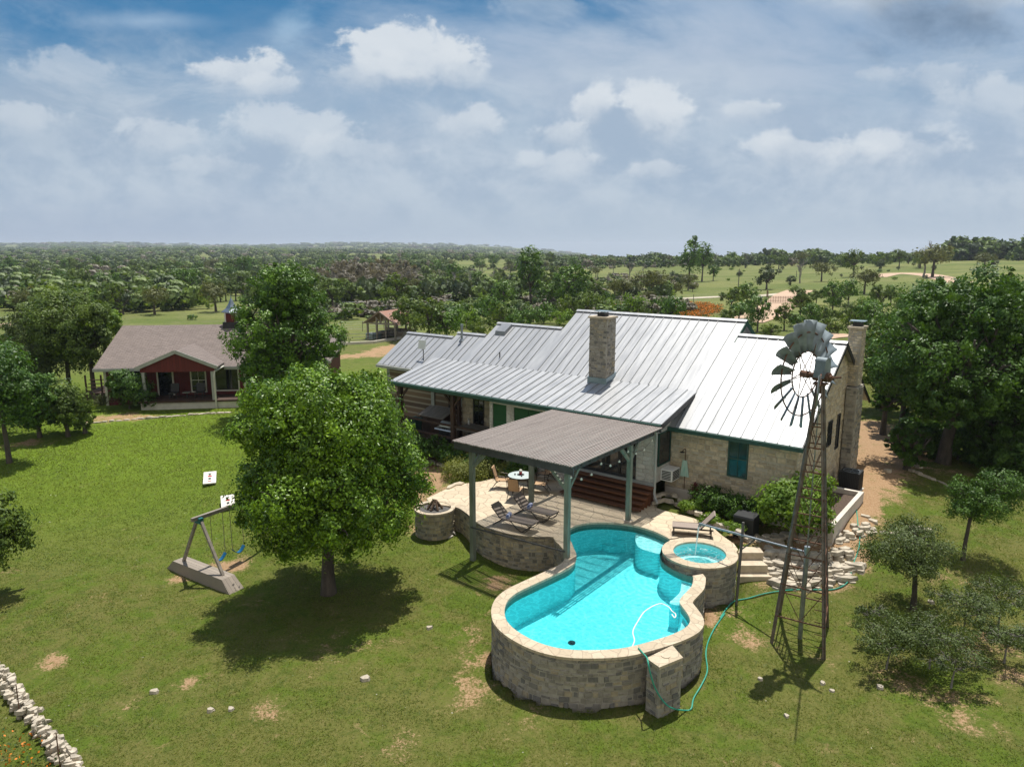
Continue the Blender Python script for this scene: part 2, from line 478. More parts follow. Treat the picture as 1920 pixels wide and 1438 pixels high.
def shingle_mat():
    m, nt, b, out = new_mat('brown_shingles')
    x, y, z = nt.sep(nt.coord('Object'))
    br = nt.n('ShaderNodeTexBrick')
    nt.link(nt.comb(x, nt.m('ADD', y, z), 0), br.inputs['Vector'])
    br.inputs['Color1'].default_value = (.205, .165, .148, 1)
    br.inputs['Color2'].default_value = (.145, .117, .105, 1)
    br.inputs['Mortar'].default_value = (.10, .078, .068, 1)
    br.inputs['Scale'].default_value = 1
    br.inputs['Brick Width'].default_value = .42
    br.inputs['Row Height'].default_value = .2
    br.inputs['Mortar Size'].default_value = .022
    nz = nt.noise(nt.coord('Object'), 6, 5, .7)
    nt.put(b.inputs['Base Color'], nt.mix(nt.smooth(nz, .35, .75, 0, .45), br.outputs[0], (.245, .205, .188)))
    b.inputs['Roughness'].default_value = .92
    return m


M['shingle'] = shingle_mat()


def water_mat(name, tint, rip=9.0, froth=False, cen_=(0, 0, 0)):
    m, nt, b, out = new_mat(name)
    co = nt.coord('Object')
    n1 = nt.noise(co, rip, 3, .5, .6)
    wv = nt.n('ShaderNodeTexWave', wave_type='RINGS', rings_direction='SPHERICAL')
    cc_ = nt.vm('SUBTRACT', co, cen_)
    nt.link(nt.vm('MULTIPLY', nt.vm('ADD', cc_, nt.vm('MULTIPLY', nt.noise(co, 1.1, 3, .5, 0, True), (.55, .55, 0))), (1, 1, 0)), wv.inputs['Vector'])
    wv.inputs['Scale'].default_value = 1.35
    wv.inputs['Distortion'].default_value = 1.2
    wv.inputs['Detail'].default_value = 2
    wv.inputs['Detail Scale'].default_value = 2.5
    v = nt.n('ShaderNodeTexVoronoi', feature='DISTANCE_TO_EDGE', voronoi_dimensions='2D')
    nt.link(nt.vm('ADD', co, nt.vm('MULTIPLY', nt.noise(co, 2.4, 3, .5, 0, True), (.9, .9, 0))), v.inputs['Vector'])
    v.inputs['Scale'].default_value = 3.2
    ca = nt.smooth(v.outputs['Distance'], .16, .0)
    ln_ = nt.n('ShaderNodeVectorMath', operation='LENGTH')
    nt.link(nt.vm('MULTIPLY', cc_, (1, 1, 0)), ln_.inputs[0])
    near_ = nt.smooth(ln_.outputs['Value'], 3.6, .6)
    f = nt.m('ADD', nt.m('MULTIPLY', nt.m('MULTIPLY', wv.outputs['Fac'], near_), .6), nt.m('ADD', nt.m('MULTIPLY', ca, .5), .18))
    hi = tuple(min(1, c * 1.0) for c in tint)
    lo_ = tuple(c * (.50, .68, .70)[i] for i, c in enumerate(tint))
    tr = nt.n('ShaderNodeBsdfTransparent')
    nt.put(tr.inputs[0], nt.mix(f, lo_, hi))  # caustic lines and ripple light put into the tint of the water
    gl = nt.n('ShaderNodeBsdfGlossy')
    gl.inputs['Roughness'].default_value = .03
    bp = nt.n('ShaderNodeBump')
    bp.inputs['Strength'].default_value = .25
    bp.inputs['Distance'].default_value = .03
    nt.link(nt.m('ADD', n1, wv.outputs['Fac']), bp.inputs['Height'])
    nt.link(bp.outputs[0], gl.inputs['Normal'])
    fr = nt.n('ShaderNodeFresnel')
    fr.inputs[0].default_value = 1.33
    nt.link(bp.outputs[0], fr.inputs['Normal'])
    ms = nt.n('ShaderNodeMixShader')
    nt.link(fr.outputs[0], ms.inputs[0])
    nt.link(tr.outputs[0], ms.inputs[1])
    nt.link(gl.outputs[0], ms.inputs[2])
    if froth:
        df = nt.n('ShaderNodeBsdfDiffuse')
        df.inputs[0].default_value = (.82, .88, .88, 1)
        fn = nt.noise(nt.vm('MULTIPLY', co, (1, 1, 0)), 4.5, 7, .7, 1.6)
        m2 = nt.n('ShaderNodeMixShader')
        nt.link(nt.smooth(fn, .50, .74, 0, .6), m2.inputs[0])
        nt.link(ms.outputs[0], m2.inputs[1])
        nt.link(df.outputs[0], m2.inputs[2])
        ms = m2
    nt.link(ms.outputs[0], out.inputs[0])
    return m


M['water'] = water_mat('pool_water', (.68, .985, 1.0), 9.0, False, tuple(at(1262, 1082, -.17) - Vector((2.2, 21.5, -1.5))))
M['spawater'] = water_mat('spa_water', (.74, .97, .97), 14, True)
M['plaster'] = plain('aqua_pool_plaster', (.34, .835, .865), (.29, .79, .83), 1.2, .8)
M['plasterw'] = plain('white_pool_plaster', (.80, .86, .86), (.72, .80, .80), 2, .8)
M['tile'] = plain('dark_green_waterline_tile', (.10, .17, .13), (.06, .11, .085), 12, .4)
M['foam'] = plain('white_foam', (.85, .88, .88), (.75, .82, .82), 10, .7)


# ---------------------------------------------------------------- mesh builder
class MB:
    def __init__(self):
        self.v, self.f, self.mi, self.uv = [], [], [], {}
        self.cur = 0

    def face(self, idx, uv=None):
        if uv:
            self.uv[len(self.f)] = uv
        self.f.append(tuple(idx))
        self.mi.append(self.cur)

    def add(self, pts):
        b = len(self.v)
        self.v.extend(tuple(p) for p in pts)
        return b

    def poly(self, pts, uv=None):
        b = self.add(pts)
        self.face(range(b, b + len(pts)), uv)
        return self

    def hexa(self, p):
        """8 points: bottom ring then top ring"""
        b = self.add(p)
        for q in ((3, 2, 1, 0), (4, 5, 6, 7), (0, 1, 5, 4), (1, 2, 6, 5), (2, 3, 7, 6), (3, 0, 4, 7)):
            self.face([b + i for i in q])
        return self

    def box(self, c, s, rz=0.0, tilt=None):
        x, y, z = s[0] / 2, s[1] / 2, s[2] / 2
        pts = [Vector(q) for q in ((-x, -y, -z), (x, -y, -z), (x, y, -z), (-x, y, -z), (-x, -y, z), (x, -y, z), (x, y, z), (-x, y, z))]
        rot = tilt if tilt is not None else Matrix.Rotation(rz, 3, 'Z')
        return self.hexa([rot @ q + Vector(c) for q in pts])

    def b2(self, a, b):
        return self.box([(a[i] + b[i]) / 2 for i in range(3)], [abs(b[i] - a[i]) for i in range(3)])

    def bar(self, p0, p1, wd, ht, up=(0, 0, 1)):
        p0, p1 = Vector(p0), Vector(p1)
        d_ = (p1 - p0).normalized()
        up = Vector(up)
        if abs(d_.dot(up)) > .98:
            up = Vector((1, 0, 0))
        sd = d_.cross(up).normalized()
        u2 = sd.cross(d_)
        a, b_ = sd * wd / 2, u2 * ht / 2
        return self.hexa([p0 - a - b_, p0 + a - b_, p1 + a - b_, p1 - a - b_, p0 - a + b_, p0 + a + b_, p1 + a + b_, p1 - a + b_])

    def tube(self, pts, r, n=8, caps=True):
        pts = [Vector(p) for p in pts]
        rs = r if isinstance(r, (list, tuple)) else [r] * len(pts)
        rings = []
        ref = None
        for i, p in enumerate(pts):
            t = (pts[min(i + 1, len(pts) - 1)] - pts[max(i - 1, 0)]).normalized()
            if ref is None:
                ref = Vector((0, 0, 1)) if abs(t.z) < .9 else Vector((1, 0, 0))
            sd = t.cross(ref).normalized()
            ref = sd.cross(t).normalized()
            rings.append(self.add([p + (sd * math.cos(a) + ref * math.sin(a)) * rs[i] for a in [2 * math.pi * k / n for k in range(n)]]))
        for a, b in zip(rings, rings[1:]):
            for k in range(n):
                self.face((a + k, a + (k + 1) % n, b + (k + 1) % n, b + k))
        if caps:
            self.face([rings[0] + k for k in range(n)][::-1])
            self.face([rings[-1] + k for k in range(n)])
        return self

    def lathe(self, prof, n=24, c=(0, 0, 0)):
        rings = []
        for r, z in prof:
            rings.append(self.add([(c[0] + r * math.cos(2 * math.pi * k / n), c[1] + r * math.sin(2 * math.pi * k / n), c[2] + z) for k in range(n)]))
        for a, b in zip(rings, rings[1:]):
            for k in range(n):
                self.face((a + k, a + (k + 1) % n, b + (k + 1) % n, b + k))
        return self

    def cyl(self, c, r, h, n=20):
        return self.lathe([(0.001, 0), (r, 0), (r, h), (0.001, h)], n, c)

    def prism(self, poly, z0, z1):
        n = len(poly)
        a = self.add([(p[0], p[1], z0) for p in poly])
        b = self.add([(p[0], p[1], z1) for p in poly])
        self.face([a + i for i in range(n)][::-1])
        self.face([b + i for i in range(n)])
        for i in range(n):
            j = (i + 1) % n
            self.face((a + i, a + j, b + j, b + i))
        return self

    def wall(self, line, z0, z1, closed=False):
        """vertical sheet along a line with UV = (metres along, height)"""
        n = len(line)
        s_ = 0.0
        for i in range(n if closed else n - 1):
            p, q = line[i], line[(i + 1) % n]
            L = math.hypot(q[0] - p[0], q[1] - p[1])
            za = z0[i] if isinstance(z0, list) else z0
            zb = z0[(i + 1) % n] if isinstance(z0, list) else z0
            self.poly([(p[0], p[1], za), (q[0], q[1], zb), (q[0], q[1], z1), (p[0], p[1], z1)],
                      [(s_, za), (s_ + L, zb), (s_ + L, z1), (s_, z1)])
            s_ += L
        return self

    def ring(self, inner, outer, z, closed=True):
        n = len(inner)
        for i in range(n if closed else n - 1):
            j = (i + 1) % n
            self.poly([(*inner[i], z), (*outer[i], z), (*outer[j], z), (*inner[j], z)])
        return self

    def build(self, name, mat, parent=None, smooth=False, world=False, tri=False):
        me = bpy.data.meshes.new(name)
        vs = self.v
        if world and parent is not None:
            inv = (Matrix.Translation(parent.location) @ parent.rotation_euler.to_matrix().to_4x4())
            if parent.parent:
                pp = parent.parent
                inv = (Matrix.Translation(pp.location) @ pp.rotation_euler.to_matrix().to_4x4()) @ inv
            inv = inv.inverted()
            vs = [inv @ Vector(p) for p in vs]
        me.from_pydata(vs, [], self.f)
        for mm in (mat if isinstance(mat, (list, tuple)) else [mat]):
            me.materials.append(mm)
        if any(self.mi):
            me.polygons.foreach_set('material_index', self.mi)
        if self.uv:
            ul = me.uv_layers.new(name='UVMap')
            for fi, uvs in self.uv.items():
                st = me.polygons[fi].loop_start
                for k, q in enumerate(uvs):
                    ul.data[st + k].uv = q
        bm = bmesh.new()
        bm.from_mesh(me)
        if tri:
            bmesh.ops.triangulate(bm, faces=[f for f in bm.faces if len(f.verts) > 4])
        if not self.uv:
            bmesh.ops.recalc_face_normals(bm, faces=bm.faces)
        bm.to_mesh(me)
        bm.free()
        if smooth:
            me.polygons.foreach_set('use_smooth', [True] * len(me.polygons))
        o = bpy.data.objects.new(name, me)
        COL.objects.link(o)
        if parent is not None:
            o.parent = parent
        return o


def tag(o, label=None, cat=None, group=None, kind=None):
    if label:
        o['label'] = label
    if cat:
        o['category'] = cat
    if group:
        o['group'] = group
    if kind:
        o['kind'] = kind
    return o


def thing(name, label, cat, loc=(0, 0, 0), rz=0.0, group=None):
    o = bpy.data.objects.new(name, None)
    o.empty_display_size = .3
    COL.objects.link(o)
    o.location = loc
    o.rotation_euler = (0, 0, rz)
    return tag(o, label, cat, group)


def copy_tree(o, parent=None):
    c = o.copy()
    COL.objects.link(c)
    if parent is not None:
        c.parent = parent
    for ch in list(o.children):
        copy_tree(ch, c)
    return c


def place(o, loc, rz=0.0, sc=1.0, label=None, group=None):
    o.location = loc
    o.rotation_euler = (0, 0, rz)
    o.scale = (sc, sc, sc) if not isinstance(sc, tuple) else sc
    if label:
        o['label'] = label
    if group:
        o['group'] = group
    return o


def catmull(pts, n=6, closed=False):
    out = []
    N = len(pts)
    for i in range(N if closed else N - 1):
        if closed:
            p = [pts[(i + k - 1) % N] for k in range(4)]
        else:
            p = [pts[max(0, min(N - 1, i + k - 1))] for k in range(4)]
        for k in range(n):
            t = k / n
            out.append(tuple(.5 * (2 * p[1][a] + (p[2][a] - p[0][a]) * t + (2 * p[0][a] - 5 * p[1][a] + 4 * p[2][a] - p[3][a]) * t * t
                                   + (3 * p[1][a] - p[0][a] - 3 * p[2][a] + p[3][a]) * t ** 3) for a in range(len(pts[0]))))
    if not closed:
        out.append(tuple(pts[-1]))
    return out


def offset(line, d_, closed=True):
    n = len(line)
    out = []
    for i in range(n):
        a = line[(i - 1) % n] if closed or i > 0 else line[i]
        b = line[(i + 1) % n] if closed or i < n - 1 else line[i]
        tx, ty = b[0] - a[0], b[1] - a[1]
        L = math.hypot(tx, ty) or 1
        out.append((line[i][0] + ty / L * d_, line[i][1] - tx / L * d_))
    return out


def inside(px, py, poly):
    """numpy point in polygon"""
    px, py = np.asarray(px), np.asarray(py)
    res = np.zeros(px.shape, bool)
    n = len(poly)
    for i in range(n):
        x1, y1 = poly[i][0], poly[i][1]
        x2, y2 = poly[(i + 1) % n][0], poly[(i + 1) % n][1]
        cond = ((y1 > py) != (y2 > py))
        with np.errstate(divide='ignore', invalid='ignore'):
            xi = (x2 - x1) * (py - y1) / ((y2 - y1) if y2 != y1 else 1e-9) + x1
        res ^= cond & (px < xi)
    return res


# ---------------------------------------------------------------- house frame and outlines
TH = R(52.2)
HA = Vector((7.036, 31.158, 0))           # house origin: inner front corner of the stone wing
HRZ = -(R(90) - TH)
HM = Matrix.Translation(HA) @ Matrix.Rotation(HRZ, 4, 'Z')


def hw(x, y, z=0.0):
    return HM @ Vector((x, y, z))


def crop5(c):
    return [tuple(at(880 + a / 3.424, 950 + b / 3.424, 0.0)[:2]) for a, b in c]


pool_c = [(780, 105), (700, 118), (640, 145), (605, 182), (608, 212), (640, 243), (668, 277), (682, 315), (675, 355), (640, 392), (560, 432),
          (470, 474), (380, 516), (300, 556), (245, 602), (222, 652), (222, 702), (240, 747), (290, 797), (370, 847), (460, 887), (560, 914),
          (660, 927), (760, 930), (880, 927), (990, 916), (1090, 894), (1200, 863), (1310, 826), (1390, 786), (1422, 747), (1415, 706),
          (1385, 662), (1358, 624), (1360, 596), (1392, 560), (1430, 520), (1441, 482), (1437, 446), (1370, 424), (1292, 387), (1238, 346),
          (1224, 302), (1235, 262), (1262, 238), (1300, 222), (1240, 183), (1150, 147), (1050, 121), (950, 108), (860, 103)]
pool_in = catmull(crop5(pool_c), 3, True)
NP_ = len(pool_in)
K0, K1 = 38 * 3, 45 * 3                     # span of the outline that runs along the spa
pool_out = offset(pool_in, .35)
pool_cop = offset(pool_in, .38)
SPA = Vector((6.80, 24.42, 0))
SPA_R, SPA_RI = 1.32, .96

wall_px = [(849.6, 949), (862.7, 953), (875.8, 962), (886, 971), (898, 981), (913.7, 989), (934.6, 996), (960.8, 1001.5), (987, 1004.7), (1013, 1006), (1036, 1006), (1052, 1014), (1060, 1036)]
wall_line = catmull([tuple(at(a, b)[:2]) for a, b in wall_px], 4)
patio_poly = list(wall_line)
# along the pool edge, from the terrace wall round the far side to the spa
i0 = min(range(NP_), key=lambda i: (pool_in[i][0] - wall_line[-1][0]) ** 2 + (pool_in[i][1] - wall_line[-1][1]) ** 2)
inset = offset(pool_in, .20)
k = i0
while True:
    patio_poly.append(inset[k % NP_])
    k -= 1
    if (k % NP_) == K1 + 1:
        break
for a in np.linspace(R(150), R(0), 14):
    patio_poly.append((SPA.x + 1.2 * math.cos(a), SPA.y + 1.2 * math.sin(a)))
for a, b in [(1384, 1030), (1376, 1019), (1353, 1003), (1332, 984), (1300, 971), (1269, 963), (1242, 956), (1226, 950), (1240, 930), (1236, 925)]:
    patio_poly.append(tuple(at(a, b)[:2]))
patio_poly.append(tuple(hw(-3.7, -1.6)[:2]))
for a, b in [(1040, 893), (1010, 884), (975, 880), (940, 893), (905, 902), (882, 905), (859, 908), (838, 916), (817, 926), (800, 934), (806, 944)]:
    patio_poly.append(tuple(at(a, b)[:2]))

# ---------------------------------------------------------------- terrain
CTRL = np.array([
    (1.5, 17.2, -1.50), (-.7, 19.3, -1.60), (6.3, 20.8, -1.32), (4, 17, -1.50), (-1.7, 27, -1.32), (.1, 26.2, -1.45), (1.5, 25.8, -1.45),
    (-3.4, 29.6, -1.15), (-6.8, 24.7, -1.60), (-11.5, 25.5, -1.65), (9.4, 21.2, -1.50), (8.2, 23.2, -1.32), (8.9, 24.6, -.85), (9.3, 26.2, -.25),
    (10.8, 26.0, -.45), (12.5, 26.2, -.38), (12.4, 24.8, -.85), (11.2, 23.6, -1.25), (14.5, 28.8, -.12), (15.5, 32, 0), (11.5, 27.8, -.02), (8, 29.5, .02), (15, 40, .1),
    (0, 45, .1), (0, 32, -.08), (2, 35, .0), (3, 30, -.1), (-2.5, 33.5, -.15), (-6, 33, -.75), (-8, 30, -1.2), (-10, 40, -.55), (-12, 47, -.15), (-20, 47.5, -.05), (-28, 48, -.05), (-24, 53, 0), (-16, 53, 0),
    (-25, 40, -.6), (-20, 30, -1.7), (-13, 17, -1.85), (0, 10, -1.9), (-10, 10, -2.1), (10, 10, -1.9), (16, 22, -1.1), (15.5, 26, -.5), (20, 30, -.3), (17, 36, 0), (20, 15, -1.6),
    (30, 45, .1), (-35, 50, -.9), (-10, 60, -.2), (0, 60, 0), (20, 60, .2), (-40, 30, -2), (-22, 20, -2.0), (-9, 52, -.1), (-25, 60, 0), (5, 50, .1), (45, 70, .4), (-60, 90, -1.5), (0, 95, -.4), (30, 20, -1.0)])


def ground(x, y):
    x = np.asarray(x, float)
    y = np.asarray(y, float)
    num = np.zeros_like(x)
    den = np.zeros_like(x)
    if x.size < 50:
        q = 1.0 / ((x[..., None] - CTRL[:, 0]) ** 2 + (y[..., None] - CTRL[:, 1]) ** 2 + .6) ** 1.7
        num, den = (q * CTRL[:, 2]).sum(-1), q.sum(-1)
    else:
        for cx, cy, cz in CTRL:
            q = 1.0 / ((x - cx) ** 2 + (y - cy) ** 2 + .6) ** 1.7
            num += q * cz
            den += q
    zn = num / den
    d_ = np.hypot(x, y)
    az = x / np.maximum(np.abs(y), 5.0)
    f = np.clip((d_ - 70) / 90, 0, 1)
    f = f * f * (3 - 2 * f)
    wr = np.clip((az + .12) / .4, 0, 1)
    wr = wr * wr * (3 - 2 * wr)
    und = np.sin(x * .011 + 1.3) * np.cos(y * .009 + .4) * 1.1 + np.sin(x * .0047 + y * .0031) * 2.0
    amp = np.clip((d_ - 110) / 400, 0, 1)
    far = und * amp
    far += -.021 * np.maximum(0, d_ - 470) * wr                     # the right-hand ridge falls away behind its crest
    far += (1 - wr) * (-3.0 * np.clip((d_ - 90) / 220, 0, 1) + 4.0 * np.clip((d_ - 500) / 900, 0, 1) + 30 * np.clip((d_ - 1900) / 2600, 0, 1) ** 1.5 * (1 + .22 * np.sin(x * .0021 + 2) + .2 * np.sin(x * .0053)))
    far += np.clip((az - .3) / .35, 0, 1) * np.clip((d_ - 120) / 260, 0, 1) * 3.5
    return zn * (1 - f) + far * f


def gz_(x, y):
    return float(ground(np.array([x]), np.array([y]))[0])


def atg(px, py, lift=0.0):
    """photo pixel -> point on the terrain"""
    z = 0.0
    for _ in range(25):
        p = at(px, py, z)
        if p.y < 0 or p.y > 9000:
            return at(px, py, z)
        z = .5 * z + .5 * gz_(p.x, p.y)
    p = at(px, py, z)
    return Vector((p.x, p.y, z + lift))


def axis_steps(lim, fine, dfine, g):
    a, st = [0.0], dfine
    while a[-1] < lim:
        if a[-1] > fine:
            st *= g
        a.append(a[-1] + st)
    return a


xs = axis_steps(7000, 18, .33, 1.05)
xs = [-q for q in xs[:0:-1]] + xs
yf = axis_steps(7000, 26, .33, 1.045)
yb = axis_steps(400, 2, .6, 1.25)
ys = [14 + q for q in yf]
ys = [14 - q for q in yb[:0:-1]] + ys
GX, GY = np.meshgrid(np.array(xs), np.array(ys))
GZ = ground(GX, GY)
pin = offset(pool_out, -.12)
mask = inside(GX, GY, pin)
GZ[mask] = -3.2
pm = inside(GX, GY, patio_poly)
GZ[pm & ~mask] = np.minimum(GZ[pm & ~mask], -.35)
GZ[(GX - SPA.x) ** 2 + (GY - SPA.y) ** 2 < 1.25 ** 2] = -2.2

# soil / lushness painted as vertex values: where the ground really is bare or watered
NV = GX.size
fx, fy = GX.ravel(), GY.ravel()
dirt = np.zeros(NV)


def spot(px, py, r, amt=1.0, sq=1.0):
    p = atg(px, py)
    global dirt
    dirt = np.maximum(dirt, amt * np.clip(1.35 - np.hypot(fx - p.x, (fy - p.y) * sq) / r, 0, 1))


def strip(pts, wd, amt=1.0):
    global dirt
    P = [atg(a, b) for a, b in pts]
    for p, q in zip(P, P[1:]):
        L2 = (q.x - p.x) ** 2 + (q.y - p.y) ** 2 + 1e-9
        t = np.clip(((fx - p.x) * (q.x - p.x) + (fy - p.y) * (q.y - p.y)) / L2, 0, 1)
        dd = np.hypot(fx - p.x - t * (q.x - p.x), fy - p.y - t * (q.y - p.y))
        dirt = np.maximum(dirt, amt * np.clip(1.5 - dd / wd, 0, 1))


for a in [(430, 1060, 1.0, .9, 1.3), (330, 1085, .5, .7), (102, 1240, .55, .95), (360, 1275, .55, .7), (905, 1230, .8, .62), (880, 1290, 1.0, .6), (870, 1190, .8, .5),
          (780, 995, .7, .85), (890, 1075, .5, .7), (940, 1090, .9, .8), (1330, 1160, .9, .8), (1390, 1150, .7, .6), (1430, 1090, .4, .6), (1000, 1350, .8, .5), (1400, 1190, 1.0, .6),
          (1545, 1240, .6, .55), (1600, 1160, .6, .45), (1700, 1280, 1.2, .55), (1850, 1200, 1.4, .6), (1880, 1260, 1.0, .6), (1790, 1090, .8, .5), (230, 782, 2.4, .9, 1.8), (180, 785, 1.8, .8, 1.5),
          (60, 830, 1.6, .7), (740, 1390, .8, .45), (520, 1320, .7, .5), (250, 1330, .6, .4), (1520, 1290, .6, .45), (1800, 1330, 1.2, .5), (640, 1200, 1.8, .35), (1760, 880, 2.0, .5)]:
    spot(*a)
strip([(1610, 915), (1640, 870), (1650, 835), (1640, 800)], 1.7, 1.0)
strip([(1600, 960), (1630, 900), (1690, 850), (1740, 820)], 1.3, .9)
strip([(1585, 1010), (1600, 965), (1622, 915)], .9, 1.0)
strip([(1400, 1012), (1470, 1035), (1540, 1030), (1585, 1010)], .8, .95)
strip([(1430, 1055), (1500, 1065), (1570, 1060), (1610, 1040)], .8, .8)
strip([(1440, 1085), (1520, 1090), (1580, 1085)], .6, .7)
strip([(806, 936), (818, 900), (812, 880), (790, 845)], 1.0, 1.0)
strip([(655, 668), (700, 665), (740, 650)], 2.0, .95)
strip([(1270, 925), (1330, 950), (1400, 965), (1470, 985)], .7, .55)

lush = np.clip((fy - 25) / 14, 0, 1) * np.clip((8 - fx) / 10, 0, 1) * np.clip((75 - fy) / 25, 0, 1)
fieldv = np.clip((np.hypot(fx, fy) - 60) / 60, 0, 1)

me = bpy.data.meshes.new('ground')
nx, ny = len(xs), len(ys)
me.vertices.add(NV)
me.vertices.foreach_set('co', np.stack([fx, fy, GZ.ravel()], 1).astype(np.float32).ravel())
ii = (np.arange(ny - 1)[:, None] * nx + np.arange(nx - 1)[None, :]).ravel()
quads = np.stack([ii, ii + 1, ii + nx + 1, ii + nx], 1).astype(np.int32)
me.loops.add(quads.size)
me.loops.foreach_set('vertex_index', quads.ravel())
me.polygons.add(len(quads))
me.polygons.foreach_set('loop_start', np.arange(0, quads.size, 4, dtype=np.int32))
me.polygons.foreach_set('use_smooth', np.ones(len(quads), bool))
for nm, arr in (('dirt', dirt), ('lush', lush), ('field', fieldv)):
    at_ = me.attributes.new(nm, 'FLOAT', 'POINT')
    at_.data.foreach_set('value', arr.astype(np.float32))
me.update()
me.validate()


def ground_mat():
    m, nt, b, out = new_mat('ground_grass_and_soil')
    co = nt.coord('Object')
    n1 = nt.noise(co, .22, 5, .62)
    n2 = nt.noise(co, 1.1, 6, .68, .3)
    n3 = nt.noise(co, 13.0, 4, .75)
    n4 = nt.noise(co, 38.0, 3, .8)
    nf = nt.noise(nt.vm('MULTIPLY', co, (1, 2.2, 1)), .018, 7, .65)
    lu, di, fi = nt.attr('lush'), nt.attr('dirt'), nt.attr('field')
    g1 = nt.mix(nt.smooth(n3, .3, .7), (.070, .112, .011), (.108, .150, .019))
    g2 = nt.mix(nt.smooth(n3, .3, .7), (.125, .108, .034), (.178, .150, .056))
    dry = nt.smooth(nt.m('ADD', nt.m('MULTIPLY', n2, .7), nt.m('MULTIPLY', n1, .5)), .47, .66)
    dry = nt.m('MULTIPLY', dry, nt.m('SUBTRACT', 1.0, nt.m('MULTIPLY', lu, .75)))
    col = nt.mix(nt.m('MULTIPLY', dry, .62), g1, g2)
    lg = nt.mix(nt.smooth(n3, .3, .7), (.108, .180, .011), (.155, .230, .020))
    col = nt.mix(nt.m('MULTIPLY', lu, nt.smooth(n2, .3, .62, .45, .95)), col, lg)
    fcol = nt.mix(nt.smooth(nf, .38, .62), (.105, .138, .032), (.190, .198, .066))
    fcol = nt.mix(nt.smooth(n1, .45, .7, 0, .7), fcol, (.165, .165, .075))
    fcol = nt.mix(nt.smooth(nt.noise(co, .42, 5, .75), .52, .72, 0, .65), fcol, (.062, .088, .024))
    col = nt.mix(fi, col, fcol)
    pat = nt.noise(co, 2.3, 6, .72, .4)
    col = nt.mix(nt.m('MULTIPLY', nt.smooth(pat, .48, .66, 0, .6), nt.m('SUBTRACT', 1.0, nt.m('MULTIPLY', lu, .5))), col, (.050, .082, .010))
    col = nt.mix(nt.m('MULTIPLY', nt.smooth(pat, .44, .30, 0, .5), nt.m('SUBTRACT', 1.0, lu)), col, (.185, .155, .066))
    soil = nt.mix(nt.smooth(n3, .3, .7), (.28, .165, .085), (.42, .285, .17))
    soil = nt.mix(nt.smooth(n4, .55, .8, 0, .6), soil, (.55, .45, .33))
    dd = nt.m('ADD', di, nt.m('ADD', nt.m('MULTIPLY', nt.m('SUBTRACT', n2, .5), 2.3), nt.m('MULTIPLY', nt.m('SUBTRACT', n3, .5), 1.5)))
    # small bare scrapes everywhere on the drier lawn
    scr = nt.m('MULTIPLY', nt.smooth(nt.noise(co, .8, 7, .75, .6), .60, .72), nt.m('SUBTRACT', .75, nt.m('MULTIPLY', lu, .75)))
    scr = nt.m('MULTIPLY', scr, nt.m('SUBTRACT', 1.0, fi))
    col = nt.mix(nt.m('MAXIMUM', nt.smooth(dd, .40, .85), scr), col, soil)
    peb = nt.m('MULTIPLY', nt.smooth(nt.noise(co, 5.5, 2, .5), .76, .79), nt.m('SUBTRACT', .7, fi), clamp=True)
    col = nt.mix(peb, col, (.52, .49, .42))
    col = nt.mix(nt.smooth(n4, .35, .75, 0, .22), col, nt.mix(.5, col, (.03, .04, .01)))
    nt.put(b.inputs['Base Color'], col)
    b.inputs['Roughness'].default_value = .95
    b.inputs['Specular IOR Level'].default_value = .15
    bp = nt.n('ShaderNodeBump')
    bp.inputs['Strength'].default_value = .8
    bp.inputs['Distance'].default_value = .05
    nt.link(nt.m('ADD', nt.m('MULTIPLY', n4, .6), n3), bp.inputs['Height'])
    nt.link(bp.outputs[0], b.inputs['Normal'])
    return m


M['ground'] = ground_mat()
me.materials.append(M['ground'])
go = bpy.data.objects.new('ground', me)
COL.objects.link(go)
tag(go, kind='structure')


# ---------------------------------------------------------------- patio, pool, spa

